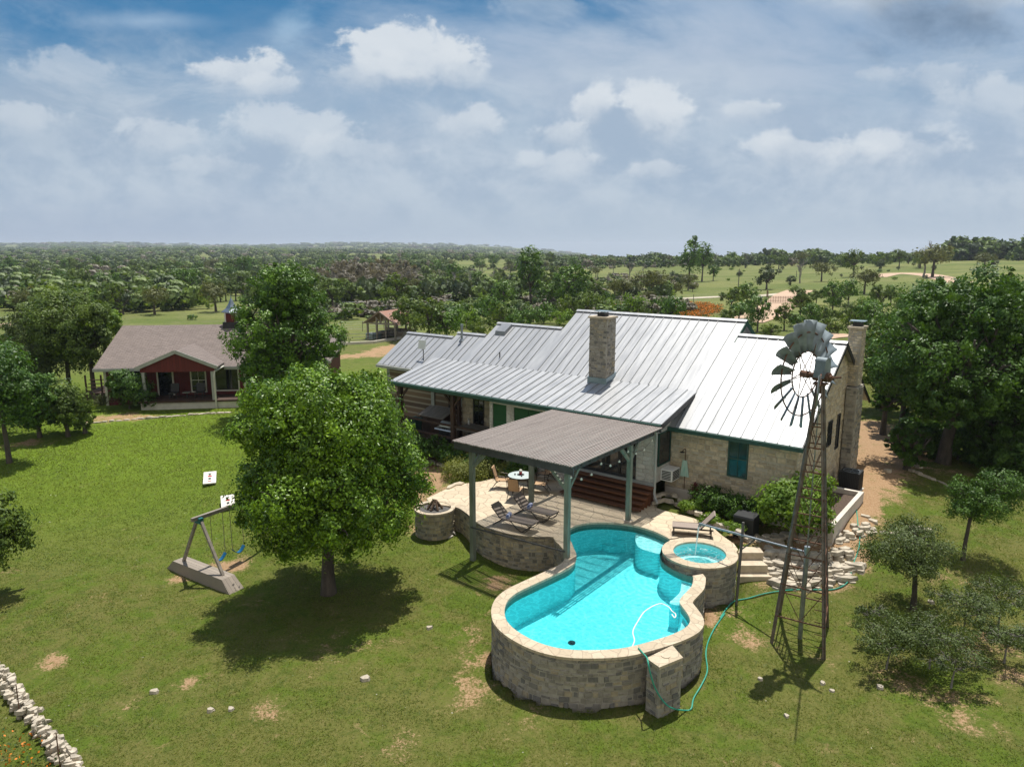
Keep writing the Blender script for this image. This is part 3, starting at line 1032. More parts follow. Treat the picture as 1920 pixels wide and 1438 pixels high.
def courses(mb, line, z0, z1, seed, nm, closed=False, hh=(.10, .19), ll=(.12, .31), gap=.014, topf=None, holes=(), out=(.006, .034)):
    """separate stones laid in courses on the outer (right-hand) side of a line; material slots 1..nm"""
    rng = random.Random(seed)
    pts = list(line) + ([line[0]] if closed else [])
    cum = [0.0]
    for a, b in zip(pts, pts[1:]):
        cum.append(cum[-1] + math.hypot(b[0] - a[0], b[1] - a[1]))

    def P(s):
        s = min(max(s, 0), cum[-1])
        lo, hi = 0, len(cum) - 2
        while lo < hi:
            m_ = (lo + hi + 1) // 2
            if cum[m_] <= s:
                lo = m_
            else:
                hi = m_ - 1
        a, b = pts[lo], pts[lo + 1]
        L = cum[lo + 1] - cum[lo] or 1e-6
        t = (s - cum[lo]) / L
        tx, ty = (b[0] - a[0]) / L, (b[1] - a[1]) / L
        return (a[0] + (b[0] - a[0]) * t, a[1] + (b[1] - a[1]) * t, ty, -tx)
    z = z0
    while z < z1 - .03:
        h = rng.uniform(*hh)
        zt = min(z + h, z1)
        s = -rng.uniform(0, .2)
        while s < cum[-1]:
            e = s + rng.uniform(*ll)
            a_, b_, lo_, up_ = max(s, 0), min(e, cum[-1]), z, zt
            if rng.random() < .22 and zt + .1 < z1:
                up_ = zt - h * .45
            s = e
            if topf:
                up_ = min(up_, topf(a_), topf(b_))
            for (h0, h1, v0, v1) in holes:
                if b_ > h0 and a_ < h1 and up_ > v0 and lo_ < v1:
                    if a_ < h0:
                        b_ = min(b_, h0)
                    elif b_ > h1:
                        a_ = max(a_, h1)
                    else:
                        a_ = b_
            if b_ - a_ < .05 or up_ - lo_ < .03:
                continue
            o_ = rng.uniform(*out)
            j = lambda: rng.uniform(-.014, .014)
            q0, q1 = P(a_ + gap / 2), P(b_ - gap / 2)
            l2, u2 = lo_ + gap / 2, up_ - gap / 2
            c_ = .014
            js = lambda: rng.uniform(-.016, .016)
            f0, f1 = P(a_ + gap / 2 + c_ + js()), P(b_ - gap / 2 - c_ + js())
            f2, f3 = P(b_ - gap / 2 - c_ + js()), P(a_ + gap / 2 + c_ + js())
            mb.cur = 1 + rng.randrange(nm)
            bk = [(q0[0] - q0[2] * .02, q0[1] - q0[3] * .02, l2), (q1[0] - q1[2] * .02, q1[1] - q1[3] * .02, l2), (q1[0] - q1[2] * .02, q1[1] - q1[3] * .02, u2), (q0[0] - q0[2] * .02, q0[1] - q0[3] * .02, u2)]
            fr = [(f0[0] + f0[2] * o_, f0[1] + f0[3] * o_, l2 + c_ + j()), (f1[0] + f1[2] * o_, f1[1] + f1[3] * o_, l2 + c_ + j()), (f2[0] + f2[2] * o_, f2[1] + f2[3] * o_, u2 - c_ + j()), (f3[0] + f3[2] * o_, f3[1] + f3[3] * o_, u2 - c_ + j())]
            b0 = mb.add(bk + fr)
            for q in ((4, 5, 6, 7), (0, 1, 5, 4), (1, 2, 6, 5), (2, 3, 7, 6), (3, 0, 4, 7)):
                mb.face([b0 + i for i in q])
        z = zt
    mb.cur = 0


pb = MB()
pb.prism(patio_poly, -.30, 0.0)
patio = pb.build('patio', M['flag'], tri=True)
tag(patio, kind='structure')

# retaining wall under the curved terrace edge
tw = MB()
tw.wall(wall_line[::-1], -2.2, -.01)
tw.uv.clear()
courses(tw, wall_line, -1.9, -.01, 43, 6)
o = tw.build('terrace_wall', [M['mortarold']] + TERR)
tag(o, 'curved tan stone retaining wall holding up the patio behind the tall green posts', 'retaining wall')
cap = MB()
ci, co_ = offset(wall_line, -.02, False), offset(wall_line, .34, False)
cap.ring(offset(wall_line, .03, False), offset(wall_line, -.36, False), .006, False)
cap.build('wall_cap', M['coping'], o)

pool = thing('swimming_pool', 'raised curvy turquoise swimming pool with stone walls and pale coping', 'swimming pool', (2.2, 21.5, -1.5))
pw = MB()
pw.wall(pool_out, -2.4, -.045, True)
pw.uv.clear()
courses(pw, pool_out, -2.0, -.05, 41, 7, closed=True)
pw.build('wall', [M['mortarold']] + OLDS, pool, world=True)
cp = MB()
seg = [i % NP_ for i in range(K1 + 1, K0 + NP_ + 1)]
ci = [pool_in[i] for i in seg]
cc = offset(pool_in, -.03)
ci = [cc[i] for i in seg]
co_ = [pool_cop[i] for i in seg]
cp.ring(ci, co_, .035, False)
for line, flip in ((ci, 0), (co_, 1)):
    for p, q in zip(line, line[1:]):
        cp.poly([(*p, -.045), (*q, -.045), (*q, .035), (*p, .035)])
cp.ring(ci, co_, -.045, False)
cp.build('coping', M['coping'], pool, world=True)
bs = MB()
for i in range(NP_):
    p, q = pool_in[i], pool_in[(i + 1) % NP_]
    bs.cur = 1
    bs.poly([(*p, -.28), (*q, -.28), (*q, -.04), (*p, -.04)])
    bs.cur = 0
    bs.poly([(*p, -1.2), (*q, -1.2), (*q, -.28), (*p, -.28)])
bs.poly([(*p, -1.2) for p in pool_in])
bs.build('basin', [M['plaster'], M['tile']], pool, world=True, tri=True)


def crop5z(c, z):
    return [tuple(at(880 + a / 3.424, 950 + b / 3.424, z)[:2]) for a, b in c]


lg = MB()
lg.prism(catmull(crop5z([(1068, 175), (1120, 160), (1200, 180), (1290, 218), (1262, 235), (1235, 258), (1222, 300), (1180, 292), (1120, 275), (1075, 245)], -.30), 3, True), -1.19, -.30)
lg.mi = [0 if i == 1 else 1 for i in range(len(lg.f))]
lg.build('tanning_ledge', [M['plasterw'], M['plaster']], pool, world=True, tri=True)
lg = MB()
lg.prism(catmull(crop5z([(1440, 482), (1437, 446), (1385, 440), (1362, 480), (1355, 540), (1320, 580), (1285, 615), (1345, 628), (1358, 600), (1390, 562), (1428, 522)], -.35), 3, True), -1.19, -.36)
lg.mi = [0 if i == 1 else 1 for i in range(len(lg.f))]
lg.build('bench_ledge', [M['plasterw'], M['plaster']], pool, world=True, tri=True)
lg = MB()
lg.prism(catmull(crop5z([(1422, 747), (1415, 706), (1385, 690), (1365, 735), (1350, 790), (1325, 820), (1390, 788)], -.4), 3, True), -1.19, -.40)
lg.mi = [0 if i == 1 else 1 for i in range(len(lg.f))]
lg.build('bench_ledge', [M['plasterw'], M['plaster']], pool, world=True, tri=True)
for kk, (rr, zz) in enumerate([((1040, 152, 96, 34), -.48), ((985, 160, 100, 44), -.68), ((930, 172, 110, 54), -.90)]):
    cx, cy, ra, rb = rr
    lg = MB()
    lg.prism(crop5z([(cx + ra * math.cos(a), cy + rb * math.sin(a) + 14 * kk) for a in np.linspace(0, 2 * math.pi, 26)[:-1]][::-1], zz), -1.185, zz)
    lg.build('step', M['plaster'], pool, world=True, tri=True)
wt = MB()
wt.poly([(*p, -.17) for p in offset(pool_in, .005)])
wt.build('water', M['water'], pool, world=True, tri=True)
sk_ = MB()
q = [at(a, b, .05) for a, b in [(1214, 1233), (1237, 1249), (1279, 1232), (1260, 1210)]]
sk_.prism([(p.x, p.y) for p in q], -2.2, -.04)
courses(sk_, [(p.x, p.y) for p in q], -2.0, -.045, 44, 7, closed=True)
sk_.build('pier', [M['mortarold']] + OLDS, pool, world=True)
cen = sum(q, Vector()) / 4
sk_ = MB()
sk_.prism([tuple((cen + (p - cen) * 1.06)[:2]) for p in q], -.038, .045)
pc = sk_.build('pier_cap', M['coping'], pool, world=True)
sk_ = MB()
sk_.cyl((cen.x + .02, cen.y + .05, .045), .13, .02)
sk_.build('skimmer_lid', M['slab'], pc and pool, world=True)

spa = thing('hot_tub', 'round stone spa with swirling pale water beside the turquoise pool', 'hot tub', (SPA.x, SPA.y, -1.3))
circ = lambda r, n=48: [(SPA.x + r * math.cos(2 * math.pi * i / n), SPA.y + r * math.sin(2 * math.pi * i / n)) for i in range(n)]
sw = MB()
sw.wall(circ(SPA_R - .03), -2.2, .10, True)
sw.uv.clear()
courses(sw, circ(SPA_R - .03), -1.8, .095, 42, 7, closed=True)
sw.build('wall', [M['mortarold']] + OLDS, spa, world=True)
sw = MB()
sw.ring(circ(SPA_RI - .03), circ(SPA_R + .02), .17)
for r in (SPA_RI - .03, SPA_R + .02):
    L = circ(r)
    for i in range(48):
        p, q = L[i], L[(i + 1) % 48]
        sw.poly([(*p, .10), (*q, .10), (*q, .17), (*p, .17)])
sw.ring(circ(SPA_RI - .03), circ(SPA_R + .02), .10)
sw.build('coping', M['coping'], spa, world=True)
sw = MB()
L = circ(SPA_RI)
for i in range(48):
    p, q = L[i], L[(i + 1) % 48]
    sw.poly([(*p, -.65), (*q, -.65), (*q, .11), (*p, .11)])
sw.poly([(*p, -.65) for p in L])
sw.build('basin', M['plaster'], spa, world=True, tri=True)
sw = MB()
sw.ring(circ(SPA_RI - .32), circ(SPA_RI - .005), -.32)
sw.wall(circ(SPA_RI - .32), -.65, -.32, True)
sw.uv.clear()
sw.build('seat', M['plasterw'], spa, world=True)
sw = MB()
sw.poly([(*p, -.02) for p in circ(SPA_RI - .002)])
sw.build('water', M['spawater'], spa, world=True, tri=True)
sw = MB()
a = R(196)
c_, s_ = math.cos(a), math.sin(a)
sw.box((SPA.x + 1.14 * c_, SPA.y + 1.14 * s_, .16), (.42, .34, .03), a)
sw.build('spillway', M['limeold'], spa, world=True)


# ---------------------------------------------------------------- ranch house
house = thing('ranch_house', 'long limestone ranch house with pale standing seam metal roof behind the pool', 'house', HA, HRZ)
KS, EY, EZ = .61, -.3, 3.3


def zp(y):
    return EZ + KS * (y - EY)


def roof_sheet(mb, x0, x1, y0, z0, y1, z1, th=.07, seams=True):
    mb.cur = 0
    mb.hexa([(x0, y0, z0 - th), (x1, y0, z0 - th), (x1, y1, z1 - th), (x0, y1, z1 - th), (x0, y0, z0), (x1, y0, z0), (x1, y1, z1), (x0, y1, z1)])
    if seams:
        mb.cur = 1
        n = max(1, round((x1 - x0) / .49))
        for i in range(1, n):
            x = x0 + (x1 - x0) * i / n
            mb.bar((x, y0, z0 + .012), (x, y1, z1 + .012), .034, .05)
        mb.cur = 0


rf = MB()
KY = 1.75
SECT = [(.893, 5.85, -.35, 5.48), (0.0, .89, -.35, 6.46), (-9.05, -.003, KY, 6.46), (-13.8, -9.053, KY, 4.97), (-16.1, -13.803, KY, 3.9), (-20.1, -16.103, .75, 3.5)]
PY, PZ = -1.85, 3.70
for x0, x1, y0, yr in SECT:
    roof_sheet(rf, x0, x1, y0, zp(y0), yr, zp(yr))
    zb = zp(yr) - KS * (yr + .35)
    ye = yr + (zp(yr) - 3.25) / KS
    roof_sheet(rf, x0, x1, ye, 3.25, yr + .002, zp(yr) - .004)
roof_sheet(rf, -16.1, .5, PY, PZ, KY, zp(KY) + .004)
# the short flat flashing where the wing roof leaves the porch roof
roof = rf.build('roof', [M['roof'], M['seam']], house)
rc = MB()
for x0, x1, yr in [(.9, 5.88, 5.48), (-9.08, .93, 6.46), (-13.83, -9.1, 4.97), (-16.13, -13.85, 3.9), (-20.13, -16.13, 3.5)]:
    for s_ in (-1, 1):
        rc.bar((x0, yr + s_ * .085, zp(yr) + .015), (x1, yr + s_ * .085, zp(yr) + .015), .19, .02, (0, -s_ * .52 * -1, 1))
rc.build('ridge_cap', M['roof'], roof)

g = MB()
g.b2((.02, -.47, 3.08), (5.9, -.352, 3.25))
g.build('gutter', M['greentrim'], house)
g = MB()
g.b2((-16.1, PY - .13, PZ - .21), (.5, PY - .002, PZ - .035))
g.build('gutter', M['greentrim'], house)
g = MB()
g.b2((-20.1, .62, 3.74), (-16.2, .748, 3.9))
g.build('gutter', M['greytrim'], house)
# verge boards on the right gable and the right end of the main ridge
for (x, ya, yb, yr, mt) in [(5.86, -.35, 11.31, 5.48, 'darkmetal'), (.905, 5.0, 12.9, 6.46, 'greentrim')]:
    vb = MB()
    vb.bar((x, ya, zp(ya) - .10), (x, yr, zp(yr) - .10), .05, .20)
    vb.bar((x, yr, zp(yr) - .10), (x, yb, zp(yr) - .10 - KS * (yb - yr)), .05, .20)
    vb.build('verge_board', M[mt], house)
vb = MB()
vb.bar((.515, PY, PZ - .12), (.515, KY - .3, zp(KY) - .17), .04, .22)
vb.build('verge_board', M['darkmetal'], house)

# walls
def gable_wall(mb, x, y0, y1, yr, z0, th=.3, side=1):
    zt = lambda y: (zp(y) if y <= yr else zp(yr) - KS * (y - yr)) - .09
    pts = [(y0, z0), (y1, z0), (y1, zt(y1)), (yr, zt(yr)), (y0, zt(y0))]
    a = mb.add([(x, p[0], p[1]) for p in pts])
    b = mb.add([(x - th * side, p[0], p[1]) for p in pts])
    mb.face([a + i for i in range(5)])
    mb.face([b + i for i in range(5)][::-1])
    for i in range(5):
        j = (i + 1) % 5
        mb.face((a + i, b + i, b + j, a + j))


wl = MB()
wl.b2((-.1, 0, -.7), (5.3, .3, 3.2))
gable_wall(wl, 5.6, 0, 10.9, 5.48, -.7)
wl.b2((-16, 10.6, -.7), (5.3, 10.9, 3.2))
courses(wl, [(-.1, 0), (5.6, 0)], -.5, 3.2, 51, 6, False, (.15, .26), (.2, .46), .018, None, [(2.85, 3.72, 1.42, 3.04)])
gt_ = lambda s: (zp(s) if s <= 5.48 else zp(5.48) - KS * (s - 5.48)) - .12
courses(wl, [(5.6, 0), (5.6, 10.9)], -.5, 6.6, 52, 6, False, (.15, .26), (.2, .46), .018, gt_, [(4.3, 5.0, 2.2, 3.35), (5.85, 6.4, 1.75, 3.4)])
wl.build('stone_wall', [M['mortar']] + LIME, house)
wl = MB()
gable_wall(wl, .6, 4.6, 11.5, 6.46, 5.0)
wl.build('gable_wall', M['greytrim'], house)
wl = MB()
gable_wall(wl, -19.85, 1.3, 5.2, 3.5, -.5, .25, -1)
gable_wall(wl, -13.7, 1.2, 10, 4.97, 2.0, .25, -1)
gable_wall(wl, -8.95, 1.2, 11, 6.46, 2.0, .25, -1)
gable_wall(wl, -15.95, 1.2, 6.5, 3.9, -.5, .25, -1)
wl.build('gable_wall', M['greytrim'], house)
pl = MB()
pl.b2((-.02, -.12, -.7), (4.2, -.003, .42))
pl.build('plinth', M['concrete'], house)

# sunroom in white-washed stone, standing forward of the wing
FZ = .9
sr = MB()
for x0, x1, z0, z1 in [(-9.15, -8.95, FZ - 1.4, 3.55), (-8.05, -7.6, FZ - 1.4, 3.55), (-8.95, -8.05, 3.3, 3.55), (-7.6, -5.85, 3.28, 3.55), (-7.6, -5.85, FZ - 1.4, 2.3), (-5.85, -4.2, FZ - 1.4, 3.55),
                       (-4.2, -.78, 3.35, 3.55), (-.78, .12, FZ, 3.55), (-4.2, .12, FZ - .9, FZ - .1)]:
    sr.b2((x0, -1.55, z0), (x1, -1.35, z1))
sr.b2((-9.15, -1.349, -.5), (-8.95, .9, 3.5))
sr.b2((-.06, -1.349, FZ), (.12, -.003, 1.62))
sr.b2((-.06, -1.349, 3.12), (.12, -.003, 3.6))
sr.build('sunroom_wall', M['whitestone'], house)
dk = MB()
dk.b2((-9.0, -1.33, FZ - .12), (-.07, 1.5, FZ))
dk.b2((-4.3, -1.62, FZ - .10), (.2, -1.56, FZ + .02))
dk.build('floor_slab', M['greytrim'], house)
it = MB()
it.b2((-8.9, 1.3, FZ), (-.1, 1.5, 4.2))
it.build('inner_wall', M['lime'], house)
# green shutters
sh = MB()
sh.b2((-8.95, -1.5, FZ - .3), (-8.05, -1.44, 3.3))
sh.build('shutter', M['shutter'], house)
for x0, x1 in ((-7.6, -6.74), (-6.71, -5.85)):
    sh = MB()
    sh.b2((x0, -1.5, 2.3), (x1, -1.44, 3.28))
    sh.build('shutter', M['shutter'], house)
# glazed doors
for x0, x1 in [(-4.2, -3.35), (-3.35, -2.5), (-2.5, -1.65), (-1.65, -.78)]:
    fr = MB()
    fr.b2((x0, -1.50, FZ + .02), (x0 + .07, -1.40, 3.35))
    fr.b2((x1 - .07, -1.50, FZ + .02), (x1, -1.40, 3.35))
    fr.b2((x0 + .07, -1.50, FZ + .02), (x1 - .07, -1.40, FZ + .14))
    fr.b2((x0 + .07, -1.50, 3.25), (x1 - .07, -1.40, 3.35))
    dr = fr.build('glazed_door', M['darkmetal'], house)
    fr = MB()
    fr.b2((x0 + .07, -1.46, FZ + .14), (x1 - .07, -1.44, 3.25))
    fr.build('pane', M['glass'], dr)


def window(par, x0, x1, z0, z1, y, frame_m, glass_m, cross=True, fw=.06, axis='y', sgn=-1, trim=None):
    """framed window standing proud of a wall whose outside face is at y (or x)"""
    def bx(mb, a0, a1, c0, c1, p0, p1):
        if axis == 'y':
            mb.b2((a0, y + sgn * p0, c0), (a1, y + sgn * p1, c1))
        else:
            mb.b2((y + sgn * p0, a0, c0), (y + sgn * p1, a1, c1))
    f = MB()
    bx(f, x0, x0 + fw, z0, z1, -.02, .045)
    bx(f, x1 - fw, x1, z0, z1, -.02, .045)
    bx(f, x0 + fw, x1 - fw, z1 - fw, z1, -.02, .045)
    bx(f, x0 + fw, x1 - fw, z0, z0 + fw, -.02, .045)
    if cross:
        zm = (z0 + z1) / 2
        bx(f, x0 + fw, x1 - fw, zm - .025, zm + .025, -.02, .04)
        bx(f, (x0 + x1) / 2 - .015, (x0 + x1) / 2 + .015, z0 + fw, zm - .025, -.02, .035)
        bx(f, (x0 + x1) / 2 - .015, (x0 + x1) / 2 + .015, zm + .025, z1 - fw, -.02, .035)
    wn = f.build('window', frame_m, par)
    p = MB()
    bx(p, x0 + fw, x1 - fw, z0 + fw, z1 - fw, -.02, .012)
    p.build('pane', glass_m, wn)
    return wn


window(house, 2.75, 3.62, 1.42, 3.04, 0, M['greentrim'], M['glassteal'])
window(house, 4.3, 5.0, 2.2, 3.35, 5.6, M['darkmetal'], M['glass'], True, .05, 'x', 1)
window(house, 5.85, 6.4, 1.75, 3.4, 5.6, M['darkmetal'], M['glass'], False, .05, 'x', 1)
window(house, -1.28, -.1, 1.62, 3.12, .12, M['greentrim'], M['glass'], False, .05, 'x', 1)

# porch back walls
pw_ = MB()
pw_.b2((-13.2, .9, -.4), (-9.15, 1.15, 4.2))
courses(pw_, [(-13.2, .9), (-9.15, .9)], .38, 4.1, 53, 6, False, (.16, .26), (.25, .6), .016, None, [(.85, 1.65, 1.25, 2.95)])
pw_.build('stone_wall', [M['mortar']] + LIME, house)
window(house, -12.35, -11.55, 1.25, 2.95, .9, M['bronze'], M['glass'])
pw_ = MB()
pw_.b2((-19.6, 1.3, -.4), (-13.2, 1.55, 3.9))
pw_.build('log_wall', M['logs'], house)
window(house, -14.6, -13.65, 1.75, 2.95, 1.3, M['bronze'], M['glass'])
pf = MB()
pf.b2((-19.6, -1.6, -.7), (-9.16, 1.29, .38))
pf.build('porch_floor', M['soil'], house)
for x in (-15.8, -11.8):
    p = MB()
    p.b2((x - .11, -1.5, -.6), (x + .11, -1.28, 3.55))
    for s_ in (-1, 1):
        p.bar((x + s_ * .1, -1.39, 2.75), (x + s_ * .75, -1.39, 3.5), .10, .10)
    p.build('porch_post', M['cedar'], house)
for x in (-13.25, -9.95):
    p = MB()
    p.b2((x - .09, .6, .38), (x + .09, .78, 3.6))
    p.build('porch_post', M['cedar'], house)
bm_ = MB()
bm_.b2((-16.1, -1.5, 3.5 - .17), (-9.16, -1.28, 3.48))
bm_.build('porch_beam', M['cedar'], house)
for z in (1.62, .95):
    p = MB()
    p.bar((-15.8, -1.39, z), (-11.9, -1.39, z), .09, .11)
    p.bar((-11.7, -1.39, z), (-9.16, -1.39, z), .09, .11)
    p.build('porch_rail', M['cedar'], house)

# steps down to the patio
st = MB()
for i in range(5):
    y1 = -1.63 - .28 * i
    z1 = FZ - .1 - .16 * i
    st.b2((-3.8, y1 - .31, z1 - .045), (.18, y1, z1))
    st.b2((-3.78, y1 - .02, -.25), (.16, y1 - .005, z1 - .046))
st.b2((-3.80, -2.95, -.25), (-3.77, -1.63, .02))
st.build('deck_steps', M['deckwood'], house)

# chimneys
def chimney(x0, x1, y0, y1, z0, z1, mat, capm):
    c = MB()
    c.b2((x0, y0, z0), (x1, y1, z1))
    courses(c, [(x0, y0), (x1, y0), (x1, y1), (x0, y1)], z0, z1 - .005, int(x0 * 7) % 97, 7 if mat == 'old' else 6, True, (.09, .15), (.14, .34))
    o_ = c.build('chimney', [M['mortarold']] + (OLDS if mat == 'old' else LIME), house)
    c = MB()
    c.b2((x0 - .07, y0 - .07, z1), (x1 + .07, y1 + .07, z1 + .09))
    c.build('crown', M['slab'], o_)
    c = MB()
    cx, cy = (x0 + x1) / 2, (y0 + y1) / 2
    c.b2((cx - .2, cy - .2, z1 + .09), (cx + .2, cy + .2, z1 + .26))
    c.build('flue', M['darkmetal'], o_)
    c = MB()
    c.b2((cx - .34, cy - .3, z1 + .32), (cx + .34, cy + .3, z1 + .35))
    for sx in (-1, 1):
        for sy in (-1, 1):
            c.b2((cx + sx * .17 - .015, cy + sy * .17 - .015, z1 + .26), (cx + sx * .17 + .015, cy + sy * .17 + .015, z1 + .32))
    c.build('cowl', capm, o_)
    return o_


ch = chimney(-5.0, -4.02, 1.2, 2.05, 3.2, 7.62, 'old', M['copper'])
fl = MB()
fl.hexa([(-5.05, 1.15, 4.0), (-3.97, 1.15, 4.0), (-3.97, 2.1, 4.0), (-5.05, 2.1, 4.0), (-5.05, 1.15, 4.70), (-3.97, 1.15, 4.70), (-3.97, 2.1, 4.92), (-5.05, 2.1, 4.92)])
fl.build('flashing', M['copper'], ch)
chimney(5.5, 6.06, 7.15, 8.05, 4.6, 7.3, 'new', M['copper'])
c = MB()
c.b2((5.66, 6.95, -.6), (6.12, 8.3, 4.55))
courses(c, [(5.66, 6.95), (6.12, 6.95), (6.12, 8.3)], -.5, 4.5, 56, 7, False, (.12, .2), (.18, .4))
c.build('chimney_base', [M['mortarold']] + OLDS, house)

# roof bits
def onplane(y):
    return zp(y)


v_ = MB()
v_.lathe([(.07, 0), (.07, .95), (.10, .95), (.10, 1.08), (.001, 1.08)], 12, (-15.3, 3.3, zp(3.3) - .1))
v_.lathe([(.18, 0), (.09, .14)], 12, (-15.3, 3.3, zp(3.3) - .03))
v_.build('vent_pipe', M['galv'], house)
v_ = MB()
v_.hexa([(-13.3, 4.0, zp(4.0) + .02), (-12.55, 4.0, zp(4.0) + .02), (-12.55, 4.75, zp(4.75) + .02), (-13.3, 4.75, zp(4.75) + .02),
         (-13.27, 4.03, zp(4.0) + .24), (-12.58, 4.03, zp(4.0) + .24), (-12.58, 4.72, zp(4.75) + .17), (-13.27, 4.72, zp(4.75) + .17)])
v_.build('roof_vent', M['seam'], house)
v_ = MB()
v_.tube([(-11.6, 2.35, zp(2.35)), (-11.6, 2.35, zp(2.35) + .3)], .035)
v_.build('vent_pipe', M['darkmetal'], house)
ds = thing('satellite_dish', 'small white square antenna on a bent black mast on the metal roof', 'antenna', hw(-17.0, 1.7, zp(1.7)), HRZ)
q = MB()
q.tube([(.25, -.25, -.12), (.1, -.1, .12), (0, 0, .25), (0, 0, .62)], .03)
q.build('mast', M['black'], ds)
q = MB()
q.hexa([(-.3, -.16, .5), (.3, -.16, .5), (.3, -.12, .5), (-.3, -.12, .5), (-.3, -.06, 1.03), (.3, -.06, 1.03), (.3, -.02, 1.03), (-.3, -.02, 1.03)])
q.build('panel', M['whiteplastic'], ds)

dp = MB()
dp.tube([(.19, -1.7, 3.45), (.19, -1.62, 3.1), (.19, -1.62, .75), (.21, -1.68, .5), (.35, -1.8, .32), (.5, -1.95, .22)], .055, 8)
dp.build('downspout', M['greytrim'], house)

ac = thing('window_air_conditioner', 'white boxy window air conditioner sticking out of the sunroom side wall', 'air conditioner', hw(.13, -.55, .95), HRZ)
q = MB()
q.b2((0, -.42, 0), (.55, .34, .5))
q.build('case', M['whiteplastic'], ac)
q = MB()
for i in range(6):
    q.b2((.06, -.435, .06 + .07 * i), (.49, -.421, .10 + .07 * i))
    q.b2((.551, -.36, .06 + .07 * i), (.565, .28, .10 + .07 * i))
q.build('grille', M['darkmetal'], ac)

cu = thing('condenser_unit', 'dark grey outdoor air conditioning unit beside the gable wall', 'condenser unit', hw(6.42, 5.9, -.05), HRZ)
q = MB()
q.b2((-.43, -.43, .06), (.43, .43, .92))
q.build('case', M['black'], cu)
q = MB()
for s_ in (-1, 1):
    for i in range(11):
        a = -.37 + .074 * i
        q.b2((a - .012, s_ * .431, .12), (a + .012, s_ * .446, .88))
        q.b2((s_ * .431, a - .012, .12), (s_ * .446, a + .012, .88))
q.build('fins', M['darkmetal'], cu)
q = MB()
q.lathe([(.37, 0), (.37, .02), (.33, .02), (.33, 0)], 24, (0, 0, .921))
for i in range(4):
    a = math.pi * i / 4
    q.bar((.34 * math.cos(a), .34 * math.sin(a), .93), (-.34 * math.cos(a), -.34 * math.sin(a), .93), .02, .015)
q.build('fan_guard', M['galv'], cu)
q = MB()
q.b2((-.5, -.5, -.2), (.5, .5, .058))
q.build('pad', M['concrete'], cu)

pt = thing('planter', 'pale concrete walled planter wrapped round the corner of the stone wing', 'planter', hw(6.3, 1.6, -.1), HRZ)
q = MB()
q.b2((-1.5, -2.0, -.8), (.95, -1.82, .46))
q.b2((.77, -1.819, -.8), (.95, 2.9, .46))
q.b2((-.65, 2.901, -.8), (.95, 3.08, .46))
q.b2((-1.5, -1.819, -.8), (-1.32, -1.65, .46))
q.build('wall', M['concrete'], pt)
q = MB()
q.b2((-1.31, -1.81, -.5), (.76, -1.65, .25))
q.b2((-.65, -1.649, -.5), (.76, 2.89, .25))
q.build('soil', M['soil'], pt)

bb = thing('pump_box', 'black box standing in front of the planter under the windmill', 'box', hw(4.3, -1.75, -.12), HRZ)
q = MB()
q.b2((-.4, -.35, -.3), (.4, .35, .62))
q.build('body', M['black'], bb)
q = MB()
q.hexa([(-.43, -.38, .621), (.43, -.38, .621), (.43, .38, .621), (-.43, .38, .621), (-.40, -.35, .69), (.40, -.35, .69), (.40, .35, .72), (-.40, .35, .72)])
q.build('lid', M['black'], bb)

sw_ = thing('outdoor_shower', 'outdoor shower arm and copper pipe fixed to the stone wing wall', 'shower', hw(.85, -.02, .4), HRZ)
q = MB()
q.tube([(0, -.03, 0), (0, -.03, 1.85), (0, -.08, 1.9), (-.02, -.32, 1.86)], .015, 6)
q.build('pipe', M['rust'], sw_)
q = MB()
q.lathe([(.02, .06), (.12, .01), (.12, 0), (.001, 0)], 12, (-.02, -.33, 1.79))
q.build('shower_head', M['darkmetal'], sw_)
q = MB()
for i in range(5):
    a = -.15 + .075 * i
    q.hexa([(a * 1.15 - .045, -.07, .62), (a * 1.15 + .04, -.07, .62), (a * 1.15 + .04, -.035, .62), (a * 1.15 - .045, -.035, .62),
            (a * .5 - .02, -.08, 1.36), (a * .5 + .02, -.08, 1.36), (a * .5 + .02, -.04, 1.36), (a * .5 - .02, -.04, 1.36)])
tw_ = q.build('towel', M['towelgreen'], None)
tw_.location = hw(.85, -.02, .4)
tw_.rotation_euler = (0, 0, HRZ)
tag(tw_, 'pale green striped towel hanging on the stone wall under the shower head', 'towel')
pp = thing('potted_plant', 'small pot with dark red spiky plant against the stone wall', 'potted plant', hw(1.46, -.3, .42), HRZ)
q = MB()
q.lathe([(.001, 0), (.10, 0), (.14, .22), (.12, .22), (.001, .18)], 14)
q.build('pot', M['terracotta'], pp)
q = MB()
rng = random.Random(5)
for i in range(26):
    a, el = rng.uniform(0, 6.28), rng.uniform(.5, 1.4)
    L = rng.uniform(.22, .36)
    e = (L * math.cos(a) * math.cos(el), L * math.sin(a) * math.cos(el), .2 + L * math.sin(el))
    q.bar((0, 0, .2), e, .035, .006)
q.build('leaves', M['terracotta'], pp)


# ---------------------------------------------------------------- porch furniture
gr = thing('gas_grill', 'stainless gas grill with round lid on the shaded porch', 'grill', hw(-13.0, -.55, .38), HRZ)
q = MB()
q.b2((-.42, -.27, .1), (.42, .27, .72))
q.build('cabinet', M['black'], gr)
q = MB()
q.hexa([(-.62, -.42, .74), (.62, -.42, .74), (.62, .3, .74), (-.62, .3, .74), (-.62, -.40, .8), (.62, -.40, .8), (.62, .3, .9), (-.62, .3, .9)])
gs = q.build('control_shelf', M['stainless'], gr)
q = MB()
for i in range(4):
    q.cyl((-.24 + .16 * i, -.36, .81), .035, .03, 10)
q.build('knobs', M['black'], gs)
q = MB()
n = 10
L = [(-.25 + .0, .9)]
arc = [(.26 * math.cos(a), .9 + .27 * math.sin(a)) for a in np.linspace(0, math.pi, n)]
a0 = q.add([(-.38, p[0], p[1]) for p in arc])
